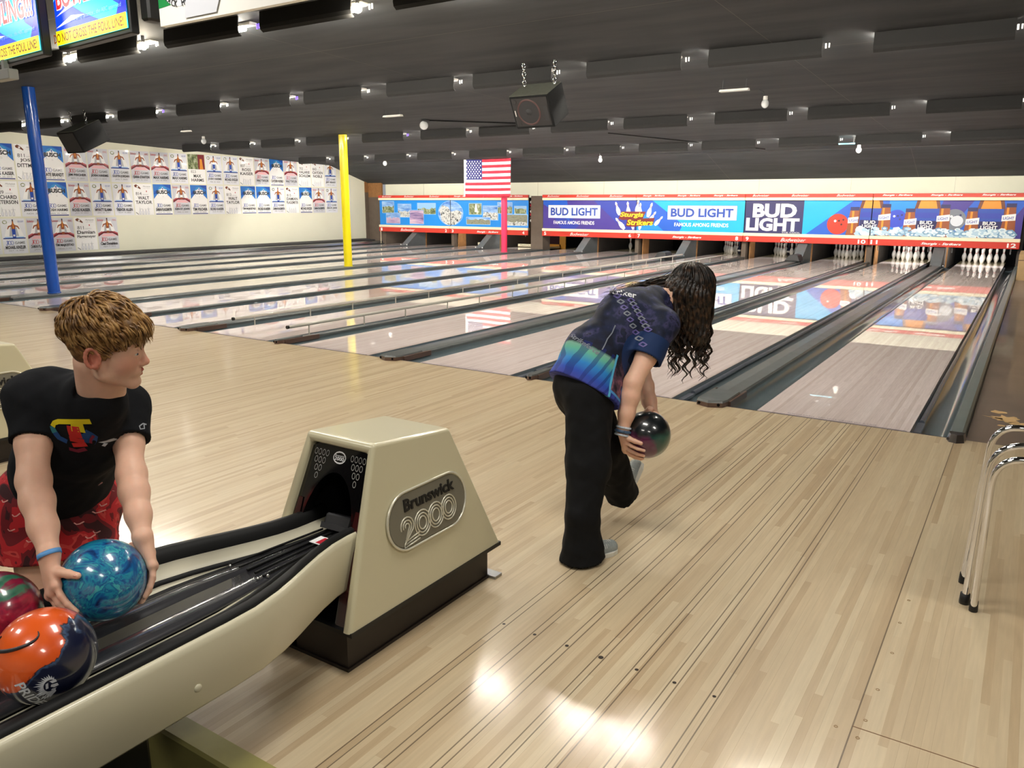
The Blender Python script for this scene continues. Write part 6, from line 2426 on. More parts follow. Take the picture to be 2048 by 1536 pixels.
def strokes_on(bvh, name, plan, O, U, V, D, parent, lift=0.0012):
    """lay painted strokes onto a garment: each stroke is (material, width, [(u, v) ...])"""
    mats, mb = [], MB()
    for li, (m_, w, pts) in enumerate(plan):
        if m_ not in mats:
            mats.append(m_)
        P2 = []
        for i in range(len(pts) - 1):
            a, b_ = pts[i], pts[i + 1]
            n = max(1, int(math.hypot(b_[0] - a[0], b_[1] - a[1]) / 0.006))
            for k_ in range(n):
                t = k_ / n
                P2.append((a[0] + (b_[0] - a[0]) * t, a[1] + (b_[1] - a[1]) * t))
        P2.append(pts[-1])
        row = []
        for i, (a, b_) in enumerate(P2):
            p0, p1 = P2[max(0, i - 1)], P2[min(len(P2) - 1, i + 1)]
            tx, ty = p1[0] - p0[0], p1[1] - p0[1]
            ln = math.hypot(tx, ty) or 1
            nx, ny = -ty / ln, tx / ln
            rr = []
            for s_ in (-0.5, 0, 0.5):
                q = Vector(O) + Vector(U) * (a + nx * w * s_) + Vector(V) * (b_ + ny * w * s_)
                hit_ = bvh.ray_cast(q - Vector(D) * 0.3, Vector(D))
                if hit_[0] is None:
                    rr.append(q)
                else:
                    rr.append(hit_[0] - Vector(D) * (lift + li * 0.0002))
            row.append(rr)
        vs = [tuple(p_) for r_ in row for p_ in r_]
        fs = []
        for i in range(len(row) - 1):
            for k_ in range(2):
                fs.append((i * 3 + k_, i * 3 + k_ + 1, (i + 1) * 3 + k_ + 1, (i + 1) * 3 + k_))
        mb.add(vs, fs, mats.index(m_), True)
    return mb.build(name, mats, parent)


def text_on(bvh, name, st, m_, O, U, V, D, w, h, parent, bold=0.02, shear=0.0, lift=0.0015):
    vs, fs, x0, x1, y0, y1 = text_geo(st, bold, shear)
    out = []
    for a, b_, _ in vs:
        q = Vector(O) + Vector(U) * (((a - x0) / (x1 - x0) - 0.5) * w) + Vector(V) * (((b_ - y0) / (y1 - y0) - 0.5) * h)
        hit_ = bvh.ray_cast(q - Vector(D) * 0.3, Vector(D))
        out.append(tuple((hit_[0] if hit_[0] is not None else q) - Vector(D) * lift))
    return MB().add(out, fs).build(name, m_, parent)


def bvh_of(Vv, Q):
    from mathutils.bvhtree import BVHTree
    return BVHTree.FromPolygons([tuple(v) for v in Vv], [tuple(q) for q in Q])


def vnoise(X, f, seed=0.0):
    """cheap smooth wrinkle field"""
    x_, y_, z_ = (X * f).T
    return (np.sin(x_ * 1.3 + 1.7 * np.sin(y_ * 0.9 + seed) + seed) + np.sin(y_ * 1.7 + 1.3 * np.sin(z_ * 1.1 + seed * 2)) + np.sin(z_ * 1.1 + 1.9 * np.sin(x_ * 0.8 + seed * 3))) / 3


cR, cU, cF = V3(right), V3(up), V3(fwd)


def seen_from_hall(P_):
    """right, up and away directions at a point, as seen by someone standing in the hall"""
    a = V3(P_) - V3(CAM)
    a /= np.linalg.norm(a)
    u = cU - a * (cU @ a)
    u /= np.linalg.norm(u)
    return np.cross(a, u), u, a

# ------------------------------------------------------------------ the boy at the rack
def build_boy():
    root = thing('person', 'boy in black t-shirt and red shorts leaning over the rack with turquoise ball', 'person', (-0.85, -4.85, -0.2))
    # joints
    Rsh, Rel, Rwr = V3((-0.6935, -4.8203, 0.9983)), V3((-0.5751, -4.9060, 0.8071)), V3((-0.4150, -4.9643, 0.6612))
    Lsh, Lel, Lwr = V3((-0.6057, -4.6058, 0.9470)), V3((-0.4753, -4.6893, 0.7796)), V3((-0.3445, -4.7518, 0.6438))
    neck = V3((-0.5034, -4.7643, 1.0187)); chest = V3((-0.6845, -4.7069, 0.8996)); belly = V3((-0.8361, -4.6898, 0.7419)); pel = V3((-0.9009, -4.6874, 0.6366))
    Rhip, Lhip = V3((-0.9391, -4.7413, 0.6205)), V3((-0.8697, -4.6286, 0.5987))
    Rkn, Lkn = V3((-0.8917, -4.7954, 0.3115)), V3((-0.8312, -4.6644, 0.2884))
    Ran, Lan = V3((Rkn[0] - 0.03, Rkn[1] + 0.03, -0.115)), V3((Lkn[0] - 0.02, Lkn[1] + 0.04, -0.115))
    S_ = Sculpt()
    # trunk
    S_.cone(pel, belly, 0.105, 0.10, 0.05, SKIN)
    S_.cone(belly, chest, 0.10, 0.105, 0.05, SKIN)
    S_.cone(chest, neck * 0.5 + chest * 0.5, 0.10, 0.075, 0.05, SKIN)
    S_.cone(Rsh, Lsh, 0.05, 0.05, 0.05, SKIN)
    S_.cone(Rhip, Lhip, 0.085, 0.085, 0.05, SKIN)
    # neck and head
    hr, hu, hf = seen_from_hall((-0.3589, -4.8297, 1.1515))
    hx = hr * 0.96 - hu * 0.16 - hf * 0.24
    hz = hu * 0.88 - hf * 0.42 + hr * 0.10
    Fm = frame(hx, hz)
    O = V3((-0.3631, -4.8076, 1.1526)) + Fm[1] * 0.072 * np.sign(Fm[1] @ hf)
    sc = 0.90
    hb = O + np.array([-0.030, 0, -0.045]) @ Fm
    S_.cone(neck + cF * 0.055 - cU * 0.02, hb, 0.055, 0.047, 0.03, SKIN)
    S_.cone(neck + cR * 0.02 + cF * 0.05, O + np.array([0.02, 0, -0.06]) @ Fm, 0.046, 0.038, 0.03, SKIN)
    L = head(S_, O, Fm, sc, SKIN)
    # arms
    for sh, el, wr, rs in ((Rsh, Rel, Rwr, (0.048, 0.043, 0.0385, 0.040, 0.0345, 0.0245)), (Lsh, Lel, Lwr, (0.046, 0.040, 0.036, 0.0385, 0.0325, 0.0240))):
        m1 = sh * 0.45 + el * 0.55
        m2 = el * 0.72 + wr * 0.28
        m3 = el * 0.35 + wr * 0.65
        S_.cone(sh, m1, rs[0], rs[1], 0.02, SKIN)
        S_.cone(m1, el, rs[1], rs[2], 0.02, SKIN)
        S_.cone(el, m2, rs[2], rs[3], 0.02, SKIN)
        S_.cone(m2, m3, rs[3], rs[4], 0.02, SKIN)
        S_.cone(m3, wr, rs[4], rs[5], 0.02, SKIN)
        S_.ell(el + cF * 0.014, (0.029, 0.029, 0.029), None, 0.03, RED if sh is Lsh else SKIN)
    # legs
    for hp, kn, an in ((Rhip, Rkn, Ran), (Lhip, Lkn, Lan)):
        S_.cone(hp, kn, 0.085, 0.056, 0.03, SKIN)
        cf = kn * 0.68 + an * 0.32 + V3((-0.01, 0.015, 0))
        S_.cone(kn, cf, 0.053, 0.054, 0.03, SKIN)
        S_.cone(cf, an, 0.054, 0.034, 0.03, SKIN)
        fd = V3((0.5, -0.82, 0)) / 0.96
        S_.cone(an + V3((0, 0, -0.03)), an + fd * 0.15 + V3((0, 0, -0.05)), 0.034, 0.026, 0.03, SKIN)
    # right hand (picture left) cradling the ball
    B = BB
    rt, u_, tw = seen_from_hall(B)
    tw = -tw
    palm_d = -rt * 0.80 + u_ * 0.12 + tw * 0.42
    kn = [on_ball(B, -rt * 0.83 + u_ * (0.02 - 0.16 * i) + tw * (0.52 - 0.10 * i), 0.016) for i in range(4)]
    kn = [on_ball(B, -rt * 0.86 - u_ * 0.02 + tw * 0.50, 0.015), on_ball(B, -rt * 0.90 - u_ * 0.14 + tw * 0.34, 0.016), on_ball(B, -rt * 0.93 - u_ * 0.20 + tw * 0.16, 0.016), on_ball(B, -rt * 0.95 - u_ * 0.22 - tw * 0.02, 0.015)]
    ends = [-rt * 0.52 - u_ * 0.62 + tw * 0.58, -rt * 0.50 - u_ * 0.78 + tw * 0.36, -rt * 0.48 - u_ * 0.86 + tw * 0.12, -rt * 0.52 - u_ * 0.84 - tw * 0.10]
    fing = []
    for k_, e in zip(kn, ends):
        d0 = (k_ - V3(B))
        fing.append(arc_on_ball(B, d0, e, 4, [0.013, 0.0125, 0.010, 0.0075])[1:])
    th = arc_on_ball(B, -rt * 0.98 + u_ * 0.30 + tw * 0.40, -rt * 0.50 + u_ * 0.14 + tw * 0.86, 4, [0.022, 0.014, 0.0105, 0.008])
    hand(S_, Rwr, None, None, kn, fing, th, SKIN)
    # left hand (picture right) on the far side
    kn = [on_ball(B, rt * 0.93 + u_ * 0.20 + tw * 0.16, 0.014), on_ball(B, rt * 0.96 + u_ * 0.18 - tw * 0.02, 0.015), on_ball(B, rt * 0.95 + u_ * 0.16 - tw * 0.18, 0.015), on_ball(B, rt * 0.92 + u_ * 0.14 - tw * 0.34, 0.014)]
    ends = [rt * 0.86 - u_ * 0.48 + tw * 0.16, rt * 0.82 - u_ * 0.60 - tw * 0.02, rt * 0.78 - u_ * 0.60 - tw * 0.2, rt * 0.76 - u_ * 0.52 - tw * 0.38]
    fing = [arc_on_ball(B, k_ - V3(B), e, 4, [0.013, 0.0125, 0.010, 0.0075])[1:] for k_, e in zip(kn, ends)]
    th = arc_on_ball(B, rt * 0.86 + u_ * 0.46 - tw * 0.10, rt * 0.60 + u_ * 0.74 - tw * 0.30, 4, [0.020, 0.013, 0.0105, 0.008])
    hand(S_, Lwr, None, None, kn, fing, th, SKIN)
    Vv, Q = S_.mesh(0.0032)
    cols = S_.colors(Vv, SKIN)
    paint(Vv, cols, L(0.070, -0.040, -0.020), 0.040, (226, 150, 126), 0.9)
    paint(Vv, cols, L(0.070, 0.040, -0.020), 0.040, (226, 150, 126), 0.9)
    paint(Vv, cols, L(0.110, 0, -0.022), 0.020, (222, 140, 116), 0.9)
    for kx in kn:
        paint(Vv, cols, kx, 0.012, (214, 140, 118), 0.9)
    body = np_mesh('body', Vv, Q, skin_mat('skin_boy'), root, cols)
    eyes(O, L, Fm, sc, body)
    # eyebrows
    mb = MB()
    for s_ in (-1, 1):
        mb.tube([L(0.0965, s_ * 0.014, 0.031), L(0.0935, s_ * 0.026, 0.036), L(0.084, s_ * 0.044, 0.032)], [0.0022, 0.003, 0.0012], 6)
    mb.build('eyebrows', mat('eyebrow', (140, 100, 62), 0.7), body)
    # thumbnail
    nb = MB()
    nb.sphere(tuple(on_ball(B, -rt * 0.515 + u_ * 0.15 + tw * 0.85, 0.0135)), 0.0055, 0, 10, 6, 1.1, 1.1, 0.6)
    nb.build('thumb_nail', mat('nail', (236, 178, 160), 0.25, coat=0.6), body)

    # t-shirt
    T = Sculpt()
    T.cone(pel + cU * 0.015, belly, 0.140, 0.134, 0.05, None)
    T.cone(belly, chest, 0.134, 0.135, 0.06)
    T.cone(chest, chest * 0.4 + neck * 0.6, 0.135, 0.088, 0.06)
    T.cone(neck + cF * 0.035 - cU * 0.004, chest, 0.082, 0.12, 0.05)
    T.cone(Rsh - cU * 0.004, Lsh, 0.066, 0.064, 0.05)
    T.cone(Rsh + cR * 0.02 + cF * 0.03, chest + cF * 0.04 - cR * 0.03, 0.09, 0.10, 0.06)
    Rhem = Rsh * 0.50 + Rel * 0.50
    Lhem = Lsh * 0.50 + Lel * 0.50
    TS = [Sculpt().cone(Rsh, Rhem + (Rel - Rsh) * 0.3, 0.064, 0.058), Sculpt().cone(Lsh, Lhem + (Lel - Lsh) * 0.3, 0.061, 0.058)]
    nR = (Rel - Rsh) / np.linalg.norm(Rel - Rsh)
    nL = (Lel - Lsh) / np.linalg.norm(Lel - Lsh)
    hem_n = pel - belly
    hem_n = hem_n / np.linalg.norm(hem_n)
    nk_ax = (hb - neck) / np.linalg.norm(hb - neck)
    nk_c = V3((-0.4575, -4.7735, 1.0546))
    n_op = cU * 0.75 - cF * 0.66
    TALL = Sculpt()
    TALL.pr = T.pr + TS[0].pr + TS[1].pr

    def cut(X, _d):
        d = T.dist(X)
        for q_, hm, n_ in ((TS[0], Rhem, nR), (TS[1], Lhem, nL)):
            ds = np.maximum(q_.dist(X), (X - hm) @ n_ - 0.002 * vnoise(X, 40))
            h = np.clip(0.5 + 0.5 * (d - ds) / 0.035, 0, 1)
            d = d * (1 - h) + ds * h - 0.035 * h * (1 - h)
        d = d + 0.0045 * vnoise(X, 26, 1.0) + 0.002 * vnoise(X, 70, 2.0)
        for hm, n_ in ((Rhem, nR), (Lhem, nL)):
            t = (X - hm) @ n_
            rad = np.linalg.norm(X - hm - t[:, None] * n_, axis=1)
            d = np.maximum(d, -np.maximum(rad - 0.047, np.abs(t) - 0.03))
        d = np.maximum(d, (X - (pel + hem_n * 0.02)) @ hem_n)
        q = X - nk_c
        al = q @ n_op
        rad = np.linalg.norm(q - al[:, None] * n_op, axis=1)
        return np.maximum(d, -np.maximum(rad - 0.058, -(al + 0.02)))
    Vt, Qt = TALL.mesh(0.005, cut)
    shirt = np_mesh('t_shirt', Vt, Qt, mat('black_cotton', (19, 20, 24), 0.9, noise=0.12, nscale=120, spec=0.25), root)
    # ribbed collar
    a0 = np.cross(nk_ax, cR); a0 /= np.linalg.norm(a0)
    a1 = np.cross(a0, nk_ax)
    bv = bvh_of(Vt, Qt)
    mb = MB()
    plan_y, plan_b, plan_r, plan_w = mat('ink_yellow', (238, 214, 20), 0.7), mat('ink_blue', (24, 72, 132), 0.7), mat('ink_red', (220, 44, 40), 0.7), mat('ink_grey', (186, 190, 196), 0.7)
    pk, tl = mat('ink_pink', (130, 24, 52), 0.7), mat('ink_teal', (44, 120, 130), 0.7)
    D = cF
    Oc = V3((-0.5481, -4.7729, 0.9151))
    s1 = 2.2 / 1576.8

    def pxs(l):
        return [((a - 165) * s1, -(b_ - 865) * s1) for a, b_ in l]
    plan = [(pk, 0.010, pxs([(142, 897), (156, 902), (172, 898)])),
            (plan_b, 0.020, pxs([(182, 866), (178, 876), (188, 882), (196, 872), (186, 862)])),
            (plan_b, 0.013, pxs([(128, 862), (132, 874), (145, 882)])), (tl, 0.013, pxs([(125, 850), (126, 856), (128, 863)])),
            (plan_y, 0.014, pxs([(126, 851), (131, 844), (142, 841), (160, 841), (184, 841), (206, 841)])),
            (plan_y, 0.030, pxs([(181, 841), (179, 852), (177, 862)])), (plan_r, 0.030, pxs([(171, 850), (169, 862), (167, 874)])), (plan_r, 0.034, pxs([(167, 874), (164, 884)])), (plan_r, 0.012, pxs([(153, 889), (166, 889), (178, 888)])),
            (pk, 0.006, pxs([(186, 886), (190, 878), (198, 870)])), (plan_w, 0.005, pxs([(196, 894), (202, 888), (198, 886), (206, 884), (214, 880)]))]
    strokes_on(bv, 'chest_print', plan, Oc, cR, cU, D, shirt)
    plan = [(plan_w, 0.0035, [((a - 288) * s1, -(b_ - 853) * s1) for a, b_ in ((295, 849), (288, 847), (281, 852), (283, 858), (291, 857), (290, 849))])]
    strokes_on(bv, 'sleeve_emblem', plan, V3((-0.4087, -4.6776, 0.9318)), cR, cU, D, shirt)

    # shorts
    H = Sculpt()
    wst = pel + (belly - pel) * 0.35
    H.cone(wst, pel, 0.125, 0.135, 0.05)
    H.cone(Rhip, Lhip, 0.115, 0.112, 0.05)
    Rm, Lm = Rhip * 0.32 + Rkn * 0.68, Lhip * 0.32 + Lkn * 0.68
    H.cone(Rhip, Rm - cR * 0.0, 0.112, 0.098, 0.03)
    H.cone(Lhip, Lm + cR * 0.0, 0.105, 0.094, 0.03)
    H.cone(Rm, Rkn, 0.098, 0.098, 0.02)
    H.cone(Lm, Lkn, 0.094, 0.094, 0.02)
    nr = (Rkn - Rhip) / np.linalg.norm(Rkn - Rhip)
    nl = (Lkn - Lhip) / np.linalg.norm(Lkn - Lhip)
    hr, hl = Rhip + (Rkn - Rhip) * 0.60, Lhip + (Lkn - Lhip) * 0.58

    def cut2(X, d):
        d = d + 0.006 * vnoise(X, 20, 4.0)
        side = np.linalg.norm(X - hr, axis=1) < np.linalg.norm(X - hl, axis=1)
        t = np.where(side, (X - hr) @ nr, (X - hl) @ nl)
        d = np.maximum(d, t)
        # leg openings are hollow
        for hp, n_ in ((Rhip, nr), (Lhip, nl)):
            q = X - hp
            al = q @ n_
            rad = np.linalg.norm(q - al[:, None] * n_, axis=1)
            d = np.maximum(d, -np.maximum(rad - 0.088, 0.10 - al))
        return d
    Vh, Qh = H.mesh(0.006, cut2)
    m, nt, b = new_mat('red_camouflage')
    N = NT(nt)
    tc = N.n('TexCoord')
    nz = N.n('TexNoise')
    nz.inputs['Scale'].default_value = 9
    nz.inputs['Detail'].default_value = 2
    nz.inputs['Distortion'].default_value = 1.2
    N.l(tc.outputs['Object'], nz.inputs['Vector'])
    rp = N.n('ValToRGB')
    rp.color_ramp.interpolation = 'CONSTANT'
    e = rp.color_ramp.elements
    st = [(0.0, (60, 14, 22)), (0.42, (120, 20, 30)), (0.5, (196, 34, 42)), (0.58, (214, 70, 66)), (0.64, (160, 26, 34))]
    while len(e) < len(st):
        e.new(0.5)
    for i, (p_, c) in enumerate(st):
        e[i].position = p_
        e[i].color = rgb(*c)
    N.l(nz.outputs['Fac'], rp.inputs[0])
    N.l(rp.outputs[0], b.inputs['Base Color'])
    b.inputs['Roughness'].default_value = 0.75
    shorts = np_mesh('shorts', Vh, Qh, m, root)
    bv = bvh_of(Vh, Qh)
    sw = mat('swoosh_mark', (240, 170, 160), 0.6)
    s2 = 2.4 / 1576.8
    rg = random.Random(8)
    plan = []
    for (px_, py_) in ((18, 1000), (42, 1028), (28, 1058), (60, 1082), (168, 1032), (192, 1064), (152, 1084), (172, 996), (196, 968), (140, 1052), (205, 1010), (158, 962)):
        a, b_ = (px_ - 120) * s2, -(py_ - 1020) * s2
        t = rg.uniform(-0.3, 0.5)
        plan.append((sw, 0.0035, [(a - 0.009, b_ + 0.003), (a - 0.004, b_ - 0.003), (a + 0.003, b_ - 0.002), (a + 0.014, b_ + 0.004 + t * 0.006)]))
    strokes_on(bv, 'shorts_marks', plan, V3((-0.7722, -4.7530, 0.6279)), cR, cU, cF, shorts)
    # wristband on the right wrist
    ax = (Rwr - Rel) / np.linalg.norm(Rwr - Rel)
    c0 = Rwr + ax * 0.004
    a0 = np.cross(ax, cR); a0 /= np.linalg.norm(a0)
    a1 = np.cross(a0, ax)
    mb = MB()
    N2 = 32
    vs, fs = [], []
    for j, (rr, t) in enumerate(((0.0272, -0.0065), (0.0288, -0.0065), (0.0288, 0.0065), (0.0272, 0.0065))):
        for i in range(N2):
            an = 2 * math.pi * i / N2
            vs.append(tuple(c0 + ax * (t + 0.008 * math.cos(an)) + (a0 * math.cos(an) + a1 * math.sin(an)) * rr))
    for j in range(4):
        for i in range(N2):
            i2 = (i + 1) % N2
            j2 = (j + 1) % 4
            fs.append((j * N2 + i, j * N2 + i2, j2 * N2 + i2, j2 * N2 + i))
    mb.add(vs, fs, 0, True)
    mb.build('wristband', mat('blue_silicone', (96, 160, 222), 0.5), root)
    # shoes
    for an, nm in ((Ran, 'r'), (Lan, 'l')):
        K = Sculpt()
        fd = V3((0.5, -0.82, 0)) / 0.96
        K.cone(an - fd * 0.03 + V3((0, 0, -0.035)), an + fd * 0.06 + V3((0, 0, -0.04)), 0.045, 0.044, 0.03)
        K.cone(an + fd * 0.06 + V3((0, 0, -0.045)), an + fd * 0.17 + V3((0, 0, -0.05)), 0.042, 0.036, 0.03)
        Vs, Qs = K.mesh(0.008, lambda X, d: np.maximum(d, -(X[:, 2] + 0.198)))
        np_mesh('shoe', Vs, Qs, mat('bowling_shoe', (196, 190, 180), 0.5), root)

    # hair: close cap plus a few hundred tousled locks
    Hc = Sculpt()
    def EL(x_, y_, z_, a, b_, c, k=0.02, sub=False):
        Hc.ell(L(x_, y_, z_), np.array([a, b_, c]) * sc, Fm, k, None, sub)
    EL(-0.014, 0, 0.060, 0.104, 0.084, 0.093)
    EL(-0.045, 0, 0.004, 0.050, 0.066, 0.062, 0.02)
    EL(0.045, 0, 0.085, 0.056, 0.062, 0.048, 0.03)
    EL(0.098, 0, -0.02, 0.085, 0.10, 0.068, 0.012, True)
    for s_ in (-1, 1):
        EL(0.010, s_ * 0.095, -0.020, 0.040, 0.035, 0.042, 0.012, True)
    EL(-0.03, 0, -0.12, 0.15, 0.15, 0.075, 0.015, True)
    Vc, Qc = Hc.mesh(0.005)
    hm = hair_mat('hair_sandy', (92, 62, 34), (148, 108, 62), (190, 150, 96))
    cap_o = np_mesh('hair', Vc, Qc, hair_mat('hair_root', (92, 62, 34), (132, 96, 54), (160, 122, 74)), body)
    rg = np.random.RandomState(5)
    mb = MB()
    CE = np.array([-0.014, 0, 0.060])
    RA = np.array([0.106, 0.087, 0.096])
    RMAX = 1.22
    for i in range(1500):
        th_ = rg.uniform(0, 2 * math.pi)
        ph = math.acos(rg.uniform(-0.85, 1))
        e_ = np.array([math.sin(ph) * math.cos(th_), math.sin(ph) * math.sin(th_), math.cos(ph)])
        p_ = CE + RA * e_ * 0.99
        if p_[0] > 0.055 and p_[2] < 0.080:
            continue
        if p_[0] > 0.012 and p_[2] < 0.045:
            continue
        if p_[2] < -0.005 and p_[0] > -0.035:
            continue
        if p_[2] < -0.045:
            continue
        front = p_[0] > 0.03
        ln = rg.uniform(0.045, 0.075) if p_[2] > 0.06 else rg.uniform(0.034, 0.052)
        # neighbouring locks share a swirl so they read as clumps
        sw = math.sin(9 * e_[0] + 3 * e_[1]) + math.sin(7 * e_[1] - 5 * e_[2] + 1.0)
        pts, q = [p_.copy()], p_.copy()
        steps = 7
        crown = CE + RA * np.array([-0.45, 0.05, 0.9])
        h_ = 1.0
        top_h = 1.0 + rg.uniform(0.03, 0.16) * (1.0 if p_[2] > 0.07 else 0.55)
        for k_ in range(steps):
            e_ = (q - CE) / RA
            n_ = e_ / RA
            n_ /= np.linalg.norm(n_)
            fl = q - crown
            fl = fl / (np.linalg.norm(fl) + 1e-6) + np.array([0.55, 0, -0.25])
            f_ = fl - n_ * (fl @ n_)
            f_ /= np.linalg.norm(f_) + 1e-9
            side = np.cross(n_, f_)
            st_ = f_ + side * (0.35 * sw * math.sin(k_ * 0.8 + sw) + rg.normal(0, 0.08))
            if q[0] > 0.055:
                st_ = st_ + np.array([0.30, 0, -0.65])
            q = q + st_ / np.linalg.norm(st_) * ln / steps
            e_ = (q - CE) / RA
            le = np.linalg.norm(e_)
            want = 1.0 + (top_h - 1.0) * math.sin(math.pi * min(1, (k_ + 1) / steps * 0.9))
            if q[0] < 0.085:
                q = CE + e_ / le * want * RA
            elif le < 1.03:
                q = CE + e_ / le * 1.03 * RA
            pts.append(q.copy())
        W3 = [L(*q_) for q_ in pts]
        ribbon(mb, W3, rg.uniform(0.0035, 0.0068), 0.0005, n_ @ Fm)
    # ragged fringe pushed forward over the brow
    for i in range(190):
        y_ = rg.uniform(-0.055, 0.055)
        a = np.array([0.056 + rg.uniform(-0.04, 0.018), y_ * 0.9, 0.128 - abs(y_) * 0.45 + rg.uniform(-0.01, 0.006)])
        e2 = np.array([0.112 - abs(y_) * 0.35 + rg.uniform(-0.008, 0.016), y_ * 1.1 + rg.uniform(-0.012, 0.012), 0.052 + rg.uniform(-0.012, 0.018)])
        m_ = (a + e2) / 2 + np.array([0.026, 0, 0.020])
        pts = [L(*(a * (1 - t) ** 2 + 2 * m_ * t * (1 - t) + e2 * t * t + np.array([0, 0.003 * math.sin(9 * t + i), 0]))) for t in np.linspace(0, 1, 8)]
        ribbon(mb, pts, rg.uniform(0.0035, 0.0065), 0.0005, Fm[0])
    mb.build('hair_locks', hm, body)


# ------------------------------------------------------------------ the girl about to bowl
def build_girl():
    root = thing('person', 'girl with long dark hair and blue jersey bending forward with a dark ball', 'person', (0.1, -2.9, 0.0))
    g = V3((0.35, 0.937, 0.0))
    lat = V3((0.937, -0.35, 0.0))      # her right hand side
    UPV = V3((0, 0, 1))
    pel = V3((-0.0299, -2.7947, 0.7359)); waist = V3((-0.0210, -2.6851, 0.8462)); chest = V3((0.0496, -2.4978, 1.0036)); c7 = V3((0.1210, -2.3345, 1.0721))
    Rsh = V3((0.2271, -2.5067, 0.9961)); Rel = V3((0.1810, -2.7013, 0.7541)); Rwr = V3((0.1656, -2.7565, 0.5456))
    Lsh = V3((-0.0057, -2.3059, 1.0306)); Lel = V3((0.0918, -2.3999, 0.7253)); Lwr = V3((0.1987, -2.4978, 0.5618))
    Rhip, Rkn, Ran = V3((0.0260, -2.8370, 0.7168)), V3((0.0919, -2.9376, 0.4177)), V3((0.0998, -3.0210, 0.0959))
    Lhip, Lkn, Lan = V3((-0.0781, -2.7173, 0.6860)), V3((0.0226, -2.6310, 0.4051)), V3((0.0203, -2.4515, 0.1282))
    GBc = GB
    S_ = Sculpt()
    S_.cone(pel, waist, 0.115, 0.095, 0.05, SKIN)
    S_.cone(waist, chest, 0.095, 0.105, 0.05, SKIN)
    S_.cone(chest, c7, 0.10, 0.07, 0.05, SKIN)
    S_.cone(Rsh, Lsh, 0.05, 0.05, 0.05, SKIN)
    S_.cone(Rhip, Lhip, 0.09, 0.09, 0.04, SKIN)
    hx = g * 0.62 - UPV * 0.76 + lat * 0.12
    hz = g * 0.80 + UPV * 0.60
    Fm = frame(hx, hz)
    O = V3((0.2292, -2.2019, 1.1197))
    sc = 0.97
    S_.cone(c7, O + np.array([-0.03, 0, -0.05]) @ Fm, 0.055, 0.05, 0.03, SKIN)
    L = head(S_, O, Fm, sc, SKIN_L)
    for sh, el, wr, rs in ((Rsh, Rel, Rwr, (0.052, 0.047, 0.041, 0.042, 0.036, 0.0265)), (Lsh, Lel, Lwr, (0.05, 0.045, 0.040, 0.041, 0.034, 0.026))):
        m1 = sh * 0.45 + el * 0.55
        m2 = el * 0.72 + wr * 0.28
        m3 = el * 0.35 + wr * 0.65
        S_.cone(sh, m1, rs[0], rs[1], 0.02, SKIN)
        S_.cone(m1, el, rs[1], rs[2], 0.02, SKIN)
        S_.cone(el, m2, rs[2], rs[3], 0.02, SKIN)
        S_.cone(m2, m3, rs[3], rs[4], 0.02, SKIN)
        S_.cone(m3, wr, rs[4], rs[5], 0.02, SKIN)
    for hp, kn, an in ((Rhip, Rkn, Ran), (Lhip, Lkn, Lan)):
        S_.cone(hp, kn, 0.088, 0.058, 0.03, SKIN)
        S_.cone(kn, an, 0.056, 0.036, 0.03, SKIN)
    rt, u_, tw = seen_from_hall(GBc)
    tw = -tw
    # right hand under the near left side of the ball
    kn = [on_ball(GBc, -rt * 0.80 - u_ * 0.30 + tw * 0.62, 0.016), on_ball(GBc, -rt * 0.82 - u_ * 0.46 + tw * 0.46, 0.016), on_ball(GBc, -rt * 0.82 - u_ * 0.58 + tw * 0.28, 0.016), on_ball(GBc, -rt * 0.82 - u_ * 0.64 + tw * 0.10, 0.015)]
    ends = [-rt * 0.10 - u_ * 0.62 + tw * 0.78, -rt * 0.12 - u_ * 0.82 + tw * 0.55, -rt * 0.16 - u_ * 0.94 + tw * 0.30, -rt * 0.22 - u_ * 0.96 + tw * 0.06]
    fing = [arc_on_ball(GBc, k_ - V3(GBc), e, 4, [0.013, 0.0125, 0.010, 0.0075])[1:] for k_, e in zip(kn, ends)]
    th = arc_on_ball(GBc, -rt * 0.82 - u_ * 0.06 + tw * 0.60, -rt * 0.22 - u_ * 0.34 + tw * 0.92, 4, [0.022, 0.014, 0.0105, 0.008])
    hand(S_, Rwr, None, None, kn, fing, th, SKIN)
    kn = [on_ball(GBc, rt * 0.30 + u_ * 0.72 - tw * 0.52, 0.015), on_ball(GBc, rt * 0.42 + u_ * 0.60 - tw * 0.60, 0.015), on_ball(GBc, rt * 0.52 + u_ * 0.46 - tw * 0.66, 0.015), on_ball(GBc, rt * 0.58 + u_ * 0.32 - tw * 0.70, 0.015)]
    ends = [rt * 0.78 + u_ * 0.05 - tw * 0.55, rt * 0.74 - u_ * 0.12 - tw * 0.66, rt * 0.66 - u_ * 0.26 - tw * 0.72, rt * 0.56 - u_ * 0.36 - tw * 0.76]
    fing = [arc_on_ball(GBc, k_ - V3(GBc), e, 4, [0.013, 0.0125, 0.010, 0.0075])[1:] for k_, e in zip(kn, ends)]
    th = arc_on_ball(GBc, rt * 0.10 + u_ * 0.86 - tw * 0.40, -rt * 0.30 + u_ * 0.55 - tw * 0.70, 4, [0.02, 0.013, 0.0105, 0.008])
    hand(S_, Lwr, None, None, kn, fing, th, SKIN)
    Vv, Q = S_.mesh(0.0040)
    cols = S_.colors(Vv, SKIN)
    body = np_mesh('body', Vv, Q, skin_mat('skin_girl'), root, cols)
    eyes(O, L, Fm, sc, body)

    # jersey
    T = Sculpt()
    T.cone(pel - (waist - pel) * 0.35, waist, 0.158, 0.138, 0.06)
    T.cone(waist, chest, 0.135, 0.138, 0.06)
    T.cone(chest, c7 - (c7 - chest) * 0.1, 0.135, 0.092, 0.06)
    T.cone(Rsh, Lsh, 0.075, 0.072, 0.06)
